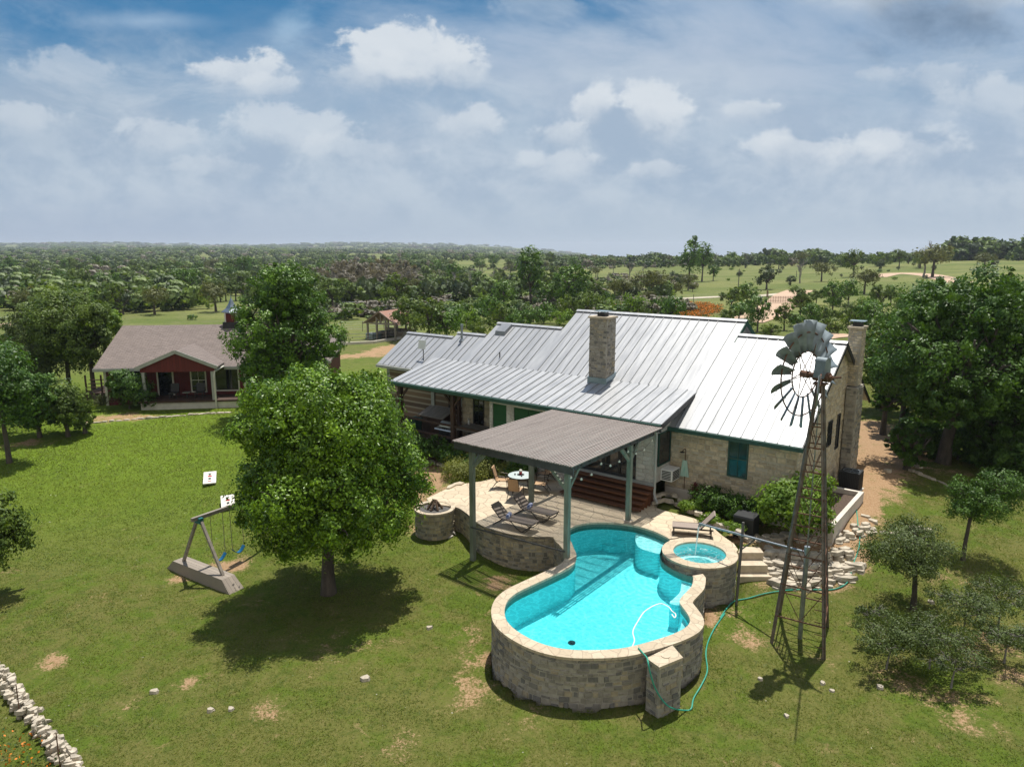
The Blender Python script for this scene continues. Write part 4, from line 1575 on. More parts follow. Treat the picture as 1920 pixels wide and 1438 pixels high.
b0 = q.add([(.38, p[0], p[1]) for p in arc])
for i in range(n - 1):
    q.face((a0 + i, a0 + i + 1, b0 + i + 1, b0 + i))
q.face([a0 + i for i in range(n)])
q.face([b0 + i for i in range(n)][::-1])
q.build('lid', M['stainless'], gr)
q = MB()
q.tube([(-.3, -.3, 1.0), (-.3, -.34, 1.02), (.3, -.34, 1.02), (.3, -.3, 1.0)], .015, 6)
q.build('handle', M['darkmetal'], gr)
ct = thing('porch_counter', 'grey plank counter along the porch wall under the dark window', 'counter', hw(-10.9, .1, .38), HRZ)
q = MB()
q.b2((-1.65, -.75, .84), (1.65, .62, .90))
q.build('top', boards('grey_counter_boards', (.26, .24, .22), (.17, .155, .14), 1, .16, .06), ct)
for x in (-1.5, 1.5):
    for y in (-.65, .5):
        q = MB()
        q.b2((x - .05, y - .05, 0), (x + .05, y + .05, .839))
        q.build('leg', M['greywood'], ct)
q = MB()
rng = random.Random(3)
for i in range(7):
    q.box((-9.75 + rng.uniform(-.2, .2), -.35 + rng.uniform(-.2, .2), 1.33 + .02 * i), (.36, .3, .04), rng.uniform(0, 3))
o = q.build('cloth', M['clothblue'])
o.location, o.rotation_euler = HA, (0, 0, HRZ)
tag(o, 'crumpled turquoise cloth left on the grey porch counter', 'cloth')
pr = thing('propane_tank', 'white round gas cylinder standing under the porch counter', 'gas cylinder', hw(-11.05, -.8, .38), HRZ)
q = MB()
q.lathe([(.001, 0), (.14, 0), (.15, .08), (.15, .34), (.11, .44), (.03, .47), (.03, .52), (.001, .52)], 16)
q.build('body', M['whiteplastic'], pr, True)
q = MB()
q.tube([(.09, 0, .44), (.09, 0, .56), (0, .09, .58), (-.09, 0, .56), (-.09, 0, .44)], .012, 6)
q.build('collar', M['whiteplastic'], pr)
bt = thing('spray_bottle', 'small white bottle standing at the window end of the porch counter', 'bottle', hw(-12.3, .45, 1.28), HRZ)
q = MB()
q.lathe([(.001, 0), (.07, 0), (.07, .2), (.03, .27), (.03, .3), (.001, .3)], 12)
q.build('body', M['whiteplastic'], bt, True)
q = MB()
q.b2((-.03, -.09, .301), (.03, .04, .37))
q.build('trigger', M['whiteplastic'], bt)
bn = thing('storage_bin', 'dark wooden lean-to bin with sloped top against the log wall', 'bin', hw(-15.0, .75, .38), HRZ)
q = MB()
q.hexa([(-.9, -.55, 0), (.9, -.55, 0), (.9, .5, 0), (-.9, .5, 0), (-.9, -.55, 1.0), (.9, -.55, 1.0), (.9, .5, 1.35), (-.9, .5, 1.35)])
q.build('body', M['cedar'], bn)
q = MB()
q.hexa([(-1.0, -.65, .985), (1.0, -.65, .985), (1.0, .52, 1.375), (-1.0, .52, 1.375), (-1.0, -.65, 1.03), (1.0, -.65, 1.03), (1.0, .52, 1.42), (-1.0, .52, 1.42)])
q.build('lid', M['greywood'], bn)
wb = thing('wheelie_bin', 'dark green lidded bin on the porch beside the wooden bin', 'bin', hw(-15.55, -.55, .38), HRZ)
q = MB()
q.hexa([(-.22, -.24, .05), (.22, -.24, .05), (.22, .24, .05), (-.22, .24, .05), (-.28, -.3, .95), (.28, -.3, .95), (.28, .3, .95), (-.28, .3, .95)])
q.build('body', M['greentrim'], wb)
q = MB()
q.b2((-.3, -.33, .951), (.3, .33, 1.01))
q.build('lid', M['greentrim'], wb)


# ---------------------------------------------------------------- pergola
pg = thing('pergola', 'slatted grey wooden pergola on green posts between house and pool', 'pergola', hw(-2.2, -5.2, 0), HRZ)
X0, X1, Y0, Y1, PZT = -4.97, .62, -8.80, -1.98, 3.60
ox, oy = -2.2, -5.2
POSTS = [(-4.25, -8.55, -1.35), (.22, -8.55, -1.4), (.22, -4.0, 0.0), (-4.15, -4.75, 0.0)]
for i, (x, y, z) in enumerate(POSTS):
    q = MB()
    q.b2((x - ox - .09, y - oy - .09, z), (x - ox + .09, y - oy + .09, PZT - .38))
    s = q.build('post', M['postgreen'], pg)
    q = MB()
    sx = 1 if x < -2 else -1
    sy = 1
    q.bar((x - ox + sx * .08, y - oy, PZT - 1.0), (x - ox + sx * .72, y - oy, PZT - .36), .09, .11)
    if i in (0, 1, 2):
        q.bar((x - ox, y - oy + .08, PZT - 1.0), (x - ox, y - oy + .72, PZT - .36), .09, .11)
    if i == 2:
        q.bar((x - ox, y - oy - .08, PZT - 1.0), (x - ox, y - oy - .72, PZT - .36), .09, .11)
    q.build('brace', M['postgreen'], pg)
for x in (-4.2, .22):
    q = MB()
    q.b2((x - ox - .07, Y0 - oy + .1, PZT - .375), (x - ox + .07, Y1 - oy - .05, PZT - .16))
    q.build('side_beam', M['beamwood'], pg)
q = MB()
q.b2((X0 - ox + .02, Y0 - oy - .02, PZT - .34), (X1 - ox - .02, Y0 - oy + .06, PZT - .055))
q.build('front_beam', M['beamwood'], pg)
q = MB()
q.b2((X0 - ox + .02, Y1 - oy - .12, PZT - .2), (X1 - ox - .02, Y1 - oy - .04, PZT - .055))
q.build('back_beam', M['beamwood'], pg)
q = MB()
nP = 11
for i in range(nP):
    y = Y0 + .62 + (Y1 - Y0 - .9) * i / (nP - 1)
    q.b2((X0 - ox + .03, y - oy - .022, PZT - .155), (X1 - ox - .03, y - oy + .022, PZT - .048))
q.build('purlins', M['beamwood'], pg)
q = MB()
ns = 56
rng = random.Random(2)
for i in range(ns):
    x = X0 + .03 + (X1 - X0 - .06) * i / (ns - 1)
    dz = rng.uniform(-.004, .004)
    q.b2((x - ox - .026, Y0 - oy - .1 + rng.uniform(-.015, .015), PZT - .045 + dz), (x - ox + .026, Y1 - oy, PZT + dz))
q.build('slats', M['slatwood'], pg)
for i, (x, y, z) in enumerate(POSTS):
    q = MB()
    if z < -1:
        q.cyl((x - ox, y - oy, z - .5), .28, .52, 14)
    else:
        q.b2((x - ox - .15, y - oy - .15, z - .05), (x - ox + .15, y - oy + .15, z + .05))
    q.build('footing', M['concrete'], pg)
hr = MB()
hr.bar((-4.25 - ox, -8.68 - oy, .12), (.22 - ox, -8.68 - oy, .30), .035, .05)
hr.build('rail', M['beamwood'], pg)
sl_ = thing('string_lights', 'string of small round bulbs drooping under the pergola edge', 'string lights', hw(.3, -5.2, 3.15), HRZ)
path = [(.02 - .0, -3.3 + 6.2 * t, -.05 - .28 * math.sin(math.pi * ((t * 3) % 1))) for t in np.linspace(0, 1, 28)]
q = MB()
q.tube(path, .006, 5)
q.build('cable', M['black'], sl_)
for i in range(0, 28, 3):
    q = MB()
    p = path[i]
    q.lathe([(.001, -.05), (.04, -.03), (.045, 0), (.02, .05), (.001, .06)], 8, (p[0], p[1], p[2] - .05))
    q.build('bulb', M['bulb'], sl_)


# ---------------------------------------------------------------- windmill
WB = Vector((9.37, 21.4, -1.5))
wm = thing('windmill', 'tall galvanised water pumping windmill on a rusty lattice tower by the pool', 'windmill', WB)
feet = [at(1437, 1200, -1.5) - WB, at(1538, 1228, -1.5) - WB, at(1545, 1173, -1.5) - WB, at(1452, 1149, -1.5) - WB]
cen = sum(feet, Vector()) / 4
feet = [Vector((f.x - cen.x, f.y - cen.y, 0)) for f in feet]
TOPZ = 8.45
top = lambda f: Vector((f.x * .09, f.y * .09, TOPZ))


def leg_pt(i, z):
    f = feet[i % 4]
    return f.lerp(top(f), z / TOPZ)


for i in range(4):
    q = MB()
    f = feet[i]
    t_ = top(f)
    ox_ = f.normalized()
    sd = Vector((-ox_.y, ox_.x, 0))
    q.bar(f + sd * .03 - Vector((0, 0, .3)), t_ + sd * .03, .07, .018, sd)
    q.bar(f - sd * .03 - Vector((0, 0, .3)), t_ - sd * .03, .018, .07, sd)
    q.build('leg', M['towersteel'], wm)
levels = [1.05, 2.1, 3.1, 4.05, 4.95, 5.75, 6.5, 7.15]
for zz in levels:
    q = MB()
    for i in range(4):
        q.bar(leg_pt(i, zz), leg_pt(i + 1, zz), .035, .035)
    q.build('girt', M['rust'], wm)
for za, zb in zip(levels, levels[1:]):
    q = MB()
    for i in range(4):
        mid = (leg_pt(i, za) + leg_pt(i + 1, za)) / 2
        q.tube([leg_pt(i, zb), mid], .012, 5)
        q.tube([leg_pt(i + 1, zb), mid], .012, 5)
    q.build('cross_brace', M['rust'], wm)
q = MB()
q.tube([(0, 0, -.2), (0, 0, 3.05)], .075, 10)
q.tube([(0, 0, 3.05), (0, 0, 7.9)], .02, 6)
q.tube([(0, 0, 3.0), (0, 0, 3.2)], .09, 10)
q.build('pump_pipe', M['galv'], wm)
q = MB()
f = feet[1]
for i in range(20):
    z = .4 + .38 * i
    p = leg_pt(1, z)
    q.bar(p, p.lerp(leg_pt(0, z), min(.9, .3 / max(.05, (leg_pt(0, z) - p).length))), .02, .02)
q.build('ladder', M['rust'], wm)
q = MB()
q.box((0, 0, TOPZ + .0), (.34, .34, .05), .7)
q.tube([(0, 0, TOPZ - .3), (0, 0, TOPZ + .35)], .06, 10)
q.build('mast_head', M['rust'], wm)
AX = Vector((-.60, .80, 0)).normalized()
WV = Vector((AX.y, -AX.x, 0))
HZ = TOPZ + .22
hubc = AX * .50 + Vector((0, 0, HZ))
q = MB()
q.tube([Vector((0, 0, HZ)) - AX * .35, hubc + AX * .12], .085, 12)
q.tube([Vector((0, 0, HZ)) - AX * .28, Vector((0, 0, HZ)) + AX * .22], .15, 10)
q.build('gearbox', M['rust'], wm)
q = MB()
arc = []
for a in np.linspace(0, math.pi, 9):
    arc.append((.15 * math.cos(a), .46 + .13 * math.sin(a)))
sec = [(-.21, -.02)] + [(p, z) for p, z in arc[::-1]] + [(.21, -.02)]
a0 = q.add([Vector((0, 0, HZ)) - AX * .19 + WV * p + Vector((0, 0, z)) for p, z in sec])
b0 = q.add([Vector((0, 0, HZ)) + AX * .15 + WV * p * .92 + Vector((0, 0, z)) for p, z in sec])
n = len(sec)
for i in range(n):
    j = (i + 1) % n
    q.face((a0 + i, a0 + j, b0 + j, b0 + i))
q.face([a0 + i for i in range(n)][::-1])
q.face([b0 + i for i in range(n)])
q.build('hood', M['blade'], wm)
wh_hub = MB()
wh_hub.tube([hubc - AX * .1, hubc + AX * .16], .11, 12)
wheel = wh_hub.build('wheel', M['rust'], wm)
UPV = Vector((0, 0, 1))


def wp(a, r, off=0.0):
    return hubc + (WV * math.cos(a) + UPV * math.sin(a)) * r + AX * off


for r, t in ((.72, .022), (1.30, .022)):
    q = MB()
    q.tube([wp(2 * math.pi * i / 40, r, .02) for i in range(41)], t, 6, False)
    q.build('rim', M['rust'], wheel)
q = MB()
NB = 18
for i in range(NB):
    a = 2 * math.pi * i / NB + .08
    if i % 3 == 0:
        q.tube([wp(a, .09, -.08), wp(a, 1.3, .02)], .014, 5)
        q.tube([wp(a, .09, .14), wp(a, .74, .02)], .014, 5)
q.build('spokes', M['rust'], wheel)
for i in range(NB):
    a = 2 * math.pi * i / NB + .16
    q = MB()
    rows = []
    for r, wd in ((.70, .155), (1.0, .215), (1.35, .285), (1.68, .345)):
        tdir = (-WV * math.sin(a) + UPV * math.cos(a))
        row = []
        for k_ in range(5):
            s_ = -1 + k_ * .5
            pit = .60
            lat = s_ * wd * .62
            p = wp(a, r * (1 - .012 * s_ * s_), 0) + tdir * lat * math.cos(pit) + AX * (lat * math.sin(pit) + .075 * (1 - s_ * s_))
            row.append(p)
        rows.append(row)
    base_ = [q.add(rw) for rw in rows]
    for A_, B_ in zip(base_, base_[1:]):
        for k_ in range(4):
            q.face((A_ + k_, A_ + k_ + 1, B_ + k_ + 1, B_ + k_))
    ob = q.build('blade', M['blade'], wheel, True)
    sm = ob.modifiers.new('thickness', 'SOLIDIFY')
    sm.thickness = .006
TD = (at(1475, 1420, -1.5) - at(1494, 1272, -1.5))
TD.z = 0
TD.normalize()
q = MB()
q.bar(Vector((0, 0, HZ - .05)) + TD * .1, Vector((0, 0, HZ - .05)) + TD * 1.6, .05, .05)
q.bar(Vector((0, 0, HZ + .12)) + TD * .05, Vector((0, 0, HZ + .02)) + TD * 1.6, .03, .03)
q.tube([Vector((0, 0, HZ)) - AX * .3, Vector((0, 0, HZ)) - AX * .62 + Vector((0, 0, .06))], .035, 6)
q.build('tail_boom', M['rust'], wm)
q = MB()
sd = Vector((-TD.y, TD.x, 0)) * .012
pr_ = [(1.0, -.22), (2.55, -.46), (2.75, 0.0), (2.55, .46), (1.0, .22)]
a0 = q.add([TD * r + Vector((0, 0, HZ - .02 + z)) + sd for r, z in pr_])
b0 = q.add([TD * r + Vector((0, 0, HZ - .02 + z)) - sd for r, z in pr_])
q.face([a0 + i for i in range(5)])
q.face([b0 + i for i in range(5)][::-1])
for i in range(5):
    j = (i + 1) % 5
    q.face((a0 + i, b0 + i, b0 + j, a0 + j))
q.build('tail_vane', M['galv'], wm)

# feed pipe from the pump to the spa
pe = at(1313, 982, 1.18)
pst = Vector((WB.x, WB.y, 1.50))
sp_ = thing('water_pipe', 'long grey pipe on a post pouring a stream of water into the spa', 'pipe', (pe.x, pe.y, 0))
q = MB()
q.tube([pst - sp_.location, pe - sp_.location], .038, 8)
q.build('pipe', M['galv'], sp_)
q = MB()
q.tube([pe - sp_.location + (pst - pe).normalized() * .12, pe - sp_.location, pe - sp_.location + Vector((-.02, 0, -.10))], .06, 8)
q.build('spout', M['galv'], sp_)
pm_ = pe.lerp(pst, .42)
q = MB()
zg = gz_(pm_.x, pm_.y)
q.bar(Vector((pm_.x - .05, pm_.y - .02, zg - .3)) - sp_.location, Vector((pm_.x + .05, pm_.y + .06, 1.75)) - sp_.location, .075, .075)
q.bar(pm_ + Vector((.02, .02, -.55)) - sp_.location, pm_ + (pst - pe).normalized() * .5 + Vector((0, 0, -.05)) - sp_.location, .04, .04)
q.build('post', M['pole'], sp_)
q = MB()
pts, rr = [], []
for t in np.linspace(0, 1, 9):
    pts.append(pe - sp_.location + Vector((-.05 - .10 * t, -.06 * t, -.12 - 1.06 * t)))
    rr.append(.028 * (1 - .4 * t))
q.tube(pts, rr, 7)
q.build('water_stream', M['foam'], sp_)


# ---------------------------------------------------------------- patio furniture
def tube_obj(name, paths, r, mat, par, n=6):
    q = MB()
    for p in paths:
        q.tube(p, r, n)
    return q.build(name, mat, par)


tb_p = at(977, 891, .72)
tbl = thing('patio_table', 'round frosted glass patio table on dark legs', 'table', (tb_p.x, tb_p.y, 0))
q = MB()
q.lathe([(.001, .72), (.60, .72), (.605, .735), (.001, .735)], 36)
q.build('tabletop', M['tableglass'], tbl)
tube_obj('rim', [[(.61 * math.cos(a), .61 * math.sin(a), .722) for a in np.linspace(0, 2 * math.pi, 37)]], .018, M['bronze'], tbl)
for i in range(4):
    a = math.pi / 4 + i * math.pi / 2
    c_, s_ = math.cos(a), math.sin(a)
    tube_obj('leg', [[(.50 * c_, .50 * s_, .71), (.42 * c_, .42 * s_, .35), (.52 * c_, .52 * s_, 0)]], .02, M['bronze'], tbl)
tube_obj('stretcher', [[(.42 * math.cos(a), .42 * math.sin(a), .35) for a in np.linspace(math.pi / 4, math.pi / 4 + 2 * math.pi, 33)]], .012, M['bronze'], tbl)


def make_chair():
    t = thing('patio_chair', 'tan sling patio chair', 'chair', (0, 0, 0), 0, 'tan sling chairs round the patio table')
    for s_ in (-1, 1):
        x = .27 * s_
        tube_obj('arm_frame', [[(x, .32, .02), (x, .30, .42), (x, .22, .62), (x, -.10, .66), (x, -.28, .60), (x, -.30, .44)], [(x, -.42, .02), (x, -.22, .30), (x, -.02, .44)],
                               [(x * .93, .30, .42), (x * .93, -.22, .38), (x * .9, -.40, .98), (x * .9, -.46, 1.02)]], .016, M['bronze'], t)
    q = MB()
    prof = [(.30, .425), (.05, .395), (-.20, .385), (-.26, .46), (-.33, .70), (-.41, .98), (-.455, 1.01)]
    for (y0, z0), (y1, z1) in zip(prof, prof[1:]):
        q.hexa([(-.24, y0, z0 - .008), (.24, y0, z0 - .008), (.24, y1, z1 - .008), (-.24, y1, z1 - .008), (-.24, y0, z0 + .008), (.24, y0, z0 + .008), (.24, y1, z1 + .008), (-.24, y1, z1 + .008)])
    q.build('sling', M['sling'], t)
    tube_obj('crossbar', [[(-.27, -.30, .2), (.27, -.30, .2)], [(-.25, .3, .42), (.25, .3, .42)]], .014, M['bronze'], t)
    return t


chair0 = make_chair()
chs = [(944, 915, 'tan sling patio chair left of the glass table, beside the juniper hedge'), (967, 934, 'tan sling patio chair in front of the glass table, its back to the pool'),
       (1010, 922, 'tan sling patio chair right of the glass table'), (1022, 902, 'tan sling patio chair behind and right of the glass table'), (986, 893, 'tan sling patio chair on the far side of the glass table by the post')]
for i, (px, py, lb) in enumerate(chs):
    p = at(px, py, 0)
    dv = Vector((tb_p.x - p.x, tb_p.y - p.y))
    if dv.length < .95:
        p.x, p.y = tb_p.x - dv.normalized().x * .95, tb_p.y - dv.normalized().y * .95
    o = chair0 if i == 0 else copy_tree(chair0)
    place(o, (p.x, p.y, .004), math.atan2(dv.y, dv.x) - math.pi / 2 + .12 * (-1) ** i, 1, lb)
ja = thing('drink_jar', 'glass jar of red drink standing on the patio table', 'jar', (tb_p.x - .02, tb_p.y + .05, .737))
q = MB()
q.lathe([(.001, .012), (.065, .012), (.07, .16), (.001, .16)], 16)
q.build('drink', M['redglass'], ja, True)
q = MB()
q.lathe([(.17, 0), (.17, .01), (.001, .01)], 20)
q.build('tray', M['darkmetal'], ja)
q = MB()
q.lathe([(.072, .161), (.072, .20), (.055, .24), (.001, .245)], 16)
q.build('lid', M['bulb'], ja, True)
for dx_, dy_, nm in [(-.28, .02, 'left'), (.02, -.22, 'front')]:
    q = MB()
    q.lathe([(.001, 0), (.035, 0), (.035, .06), (.028, .06), (.001, .05)], 12)
    o = q.build('candle_holder', M['darkmetal'])
    o.location = (tb_p.x + dx_, tb_p.y + dy_, .738)
    tag(o, 'tiny dark candle holder on the glass table ' + ('left of the red drink' if nm == 'left' else 'in front of the red drink'), 'candle holder', 'candle holders on the patio table')


def make_rocker():
    t = thing('sun_lounger', 'brown sling lounger', 'sun lounger', (0, 0, 0), 0, 'dark rocking loungers under the pergola')
    for s_ in (-1, 1):
        x = .30 * s_
        tube_obj('side_frame', [[(x, -.95, .78), (x, -.55, .38), (x, -.40, .36), (x, .95, .40)],
                                [(x, -.45, .36), (x, -.9, .03)], [(x, -.05, .37), (x, .25, .12), (x, .45, .025), (x, .62, .03), (x, .82, .2), (x, .92, .39)]], .018, M['bronze'], t)
    q = MB()
    prof = [(-1.0, .84), (-.93, .77), (-.55, .39), (-.40, .365), (.2, .38), (.95, .41)]
    for (y0, z0), (y1, z1) in zip(prof, prof[1:]):
        q.hexa([(-.28, y0, z0 - .008), (.28, y0, z0 - .008), (.28, y1, z1 - .008), (-.28, y1, z1 - .008), (-.28, y0, z0 + .008), (.28, y0, z0 + .008), (.28, y1, z1 + .008), (-.28, y1, z1 + .008)])
    q.build('sling', M['slingdark'], t)
    tube_obj('crossbar', [[(-.3, -.9, .03), (.3, -.9, .03)], [(-.3, .95, .40), (.3, .95, .40)], [(-.3, .5, .025), (.3, .5, .025)]], .016, M['bronze'], t)
    return t


rk = make_rocker()
for i, (a, b, lb, tl) in enumerate([((945, 968), (1006, 982), 'brown sling lounger nearest the terrace edge, in slatted shade', 'rolled blue and white towel on the lounger nearest the terrace edge'),
                                    ((985, 950), (1046, 966), 'brown sling lounger behind the other one, closer to the dining table', 'rolled blue and white towel on the lounger nearer the dining table')]):
    p, q_ = at(*a, .36), at(*b, .38)
    dv = q_ - p
    o = rk if i == 0 else copy_tree(rk)
    c_ = p + dv.normalized() * .55
    rz_ = math.atan2(dv.y, dv.x) - math.pi / 2
    place(o, (c_.x, c_.y, .004), rz_, 1, lb)
    tp = c_ + Vector((dv.x, dv.y, 0)).normalized() * -.33
    q = MB()
    q.tube([(-.2, 0, 0), (-.19, 0, 0), (.19, .02, 0), (.2, .02, 0)], [.05, .085, .085, .05], 12)
    tw2 = q.build('rolled_towel', M['towelblue'])
    place(tw2, (tp.x, tp.y, .455), rz_ + .3)
    tag(tw2, tl, 'towel', 'rolled pool towels')

p, q_ = at(1262, 990, .2), at(1334, 996, .2)
lc = (p + q_) / 2
dv = Vector((q_.x - p.x, q_.y - p.y, 0))
lo = thing('sun_lounger', 'taupe sling lounger with raised back in full sun beside the spa', 'sun lounger', (lc.x, lc.y, .004), math.atan2(dv.y, dv.x) - math.pi / 2)
for s_ in (-1, 1):
    q = MB()
    x = .30 * s_
    q.bar((x, -.75, .34), (x, .78, .34), .05, .05)
    q.bar((x, .30, .36), (x, .80, .92), .045, .03)
    q.bar((x, -.70, .11), (x, .70, .11), .03, .03)
    q.build('side_rail', M['bronze'], lo)
    for y in (-.7, .7):
        q = MB()
        q.b2((x - .025, y - .025, 0), (x + .025, y + .025, .315))
        q.build('leg', M['bronze'], lo)
q = MB()
q.b2((-.27, -.76, .352), (.27, .32, .372))
q.build('seat', M['slinglight'], lo)
q = MB()
q.hexa([(-.27, .31, .375), (.27, .31, .375), (.27, .35, .355), (-.27, .35, .355), (-.27, .80, .95), (.27, .80, .95), (.27, .84, .93), (-.27, .84, .93)])
q.build('backrest', M['slinglight'], lo)

# fire pit
fp = at(815, 951, .02)
pit = thing('fire_pit', 'round stone fire pit filled with grey ash at the terrace corner', 'fire pit', (fp.x, fp.y, -1.2))
q = MB()
L = [(fp.x + .84 * math.cos(2 * math.pi * i / 40), fp.y + .84 * math.sin(2 * math.pi * i / 40)) for i in range(40)]
q.wall(L, -1.8, -.06, True)
q.uv.clear()
courses(q, L, -1.6, -.065, 45, 6, closed=True)
q.build('wall', [M['mortarold']] + TERR, pit, world=True)
q = MB()
q.lathe([(.70, 1.05), (.70, 1.22), (.88, 1.22), (.88, 1.14)], 40)
q.build('coping', M['coping'], pit)
q = MB()
q.lathe([(.702, 1.12), (.4, 1.16), (.001, 1.18)], 30)
q.build('ash_bed', M['ash'], pit)
fw_ = thing('firewood', 'small pyramid of burnt logs stacked on the ash of the fire pit', 'firewood', (fp.x, fp.y, -.02))
rng = random.Random(11)
for i in range(7):
    a = 2 * math.pi * i / 7 + rng.uniform(-.2, .2)
    q = MB()
    q.tube([(.34 * math.cos(a), .34 * math.sin(a), 0), (.05 * math.cos(a + .5), .05 * math.sin(a + .5), .36 + rng.uniform(-.05, .05))], [.055, .045], 7)
    q.build('log', M['firewood'], fw_)
dwp = atg(838, 1003)
dw = thing('driftwood', 'bleached forked stump of wood lying on the grass below the fire pit', 'driftwood', dwp)
q = MB()
q.bar((-.05, -.1, .05), (.22, -.32, .03), .26, .08)
q.tube([(0, 0, .08), (-.12, .1, .18), (-.1, .15, .42)], [.08, .05, .02], 6)
q.tube([(0, 0, .08), (-.3, -.25, .05), (-.42, -.4, .02)], [.07, .045, .02], 6)
q.tube([(.05, 0, .08), (.3, -.05, .15), (.4, -.1, .04)], [.07, .04, .02], 6)
q.build('branch', M['driftwood'], dw)


# ---------------------------------------------------------------- swing set and games
s0, s1 = atg(331, 1062), atg(437, 1106)
axd = Vector((s1.x - s0.x, s1.y - s0.y, 0))
L_ = axd.length
axd.normalize()
bd = Vector((-axd.y, axd.x, 0))           # beam direction, away from the camera
if bd.y < 0:
    bd = -bd
c0 = (s0 + s1) / 2
sg = thing('swing_set', 'wooden swing set frame with box base and teal brackets beside the round tree', 'swing set', (c0.x, c0.y, c0.z - .05), math.atan2(axd.y, axd.x))
BL = 4.2
yb = 1 if bd.dot(Vector((-axd.y, axd.x, 0))) > 0 else -1
for k_, yo in enumerate((0.0, BL * yb)):
    q = MB()
    l = L_ / 2
    q.hexa([(-l - .25, yo - .32, 0), (l + .25, yo - .32, 0), (l + .25, yo + .32, 0), (-l - .25, yo + .32, 0), (-l + .25, yo - .28, .48), (l - .25, yo - .28, .48), (l - .25, yo + .28, .48), (-l + .25, yo + .28, .48)])
    q.build('base_box', boards('grey_planks', (.34, .29, .235), (.22, .188, .155), 1, .14, .05), sg)
    for s_ in (-1, 1):
        q = MB()
        q.bar((s_ * (l - .55), yo, .47), (s_ * .12, yo, 2.42), .10, .10)
        q.build('leg', M['greywood'], sg)
    q = MB()
    q.box((0, yo, 2.42), (.36, .16, .22))
    q.build('bracket', M['teal'], sg)
q = MB()
q.bar((0, -.3 * yb, 2.52), (0, (BL + .3) * yb, 2.52), .12, .14)
q.build('beam', M['greywood'], sg)
for i, yy_ in enumerate((.75, 1.62)):
    sn = thing('swing', 'blue belt swing hanging on ropes from the wooden frame, ' + ('nearer the near box base' if i == 0 else 'closer to the tree'), 'swing', sg.matrix_basis @ Vector((0, yy_ * yb, 2.45)), math.atan2(axd.y, axd.x), 'belt swings on the wooden frame')
    for s_ in (-1, 1):
        q = MB()
        q.tube([(0, s_ * .27, 0), (0, s_ * .27, -1.72)], .012, 5)
        q.build('rope', M['greywood'], sn)
    q = MB()
    pts = [(y, -1.72 - .22 * math.cos(y / .27 * math.pi / 2)) for y in np.linspace(-.27, .27, 9)]
    for (a, za), (b, zb) in zip(pts, pts[1:]):
        q.hexa([(-.09, a, za - .02), (.09, a, za - .02), (.09, b, zb - .02), (-.09, b, zb - .02), (-.09, a, za), (.09, a, za), (.09, b, zb), (-.09, b, zb)])
    q.build('seat', M['swingblue'], sn)


def board_game(px, py, rz_, lb):
    p = atg(px, py)
    t = thing('cornhole_board', lb, 'game board', (p.x, p.y, p.z), rz_, 'bean bag toss boards on the lawn')
    q = MB()
    q.hexa([(-.31, -.6, .06), (.31, -.6, .06), (.31, .6, .32), (-.31, .6, .32), (-.31, -.6, .11), (.31, -.6, .11), (.31, .6, .37), (-.31, .6, .37)])
    q.build('board', M['whitepaint'], t)
    sl2 = lambda y: .112 + (y + .6) * .26 / 1.2
    q = MB()
    q.lathe([(.08, 0), (.08, .006), (.001, .006)], 16, (0, .38, sl2(.38)))
    q.build('hole', M['black'], t)
    for y, wd, hh, mt in [(.12, .18, .12, 'redglass'), (-.14, .12, .16, 'darkmetal'), (-.38, .16, .06, 'redglass'), (.26, .05, .14, 'darkmetal')]:
        q = MB()
        q.hexa([(-wd / 2, y - hh / 2, sl2(y - hh / 2)), (wd / 2, y - hh / 2, sl2(y - hh / 2)), (wd / 2, y + hh / 2, sl2(y + hh / 2)), (-wd / 2, y + hh / 2, sl2(y + hh / 2)),
                (-wd / 2, y - hh / 2, sl2(y - hh / 2) + .006), (wd / 2, y - hh / 2, sl2(y - hh / 2) + .006), (wd / 2, y + hh / 2, sl2(y + hh / 2) + .006), (-wd / 2, y + hh / 2, sl2(y + hh / 2) + .006)])
        q.build('printed_mark', M[mt], t)
    for s_ in (-1, 1):
        q = MB()
        q.b2((s_ * .26 - .03, .5, 0), (s_ * .26 + .03, .56, .33))
        q.build('leg', M['greywood'], t)
    return t


board_game(394, 903, .35, 'white game board with dark and red print lying on open lawn')
board_game(428, 949, .4, 'white game board half hidden beside the round tree near the swing frame')


# ---------------------------------------------------------------- rocks and stone edging
def rock(mb, c, s, rng, rz_=None):
    n = rng.choice((5, 6, 7))
    rz_ = rng.uniform(0, 6.28) if rz_ is None else rz_
    cr, sr = math.cos(rz_), math.sin(rz_)
    a, b = [], []
    for i in range(n):
        t = 2 * math.pi * i / n + rng.uniform(-.25, .25)
        r = rng.uniform(.8, 1.1)
        x, y = s[0] / 2 * r * math.cos(t), s[1] / 2 * r * math.sin(t)
        X, Y = cr * x - sr * y, sr * x + cr * y
        k_ = rng.uniform(.72, .95)
        a.append((c[0] + X, c[1] + Y, c[2] - s[2] / 2))
        b.append((c[0] + X * k_, c[1] + Y * k_, c[2] + s[2] / 2 * rng.uniform(.7, 1.2)))
    a0, b0 = mb.add(a), mb.add(b)
    mb.face([a0 + i for i in range(n)][::-1])
    mb.face([b0 + i for i in range(n)])
    for i in range(n):
        j = (i + 1) % n
        mb.face((a0 + i, a0 + j, b0 + j, b0 + i))


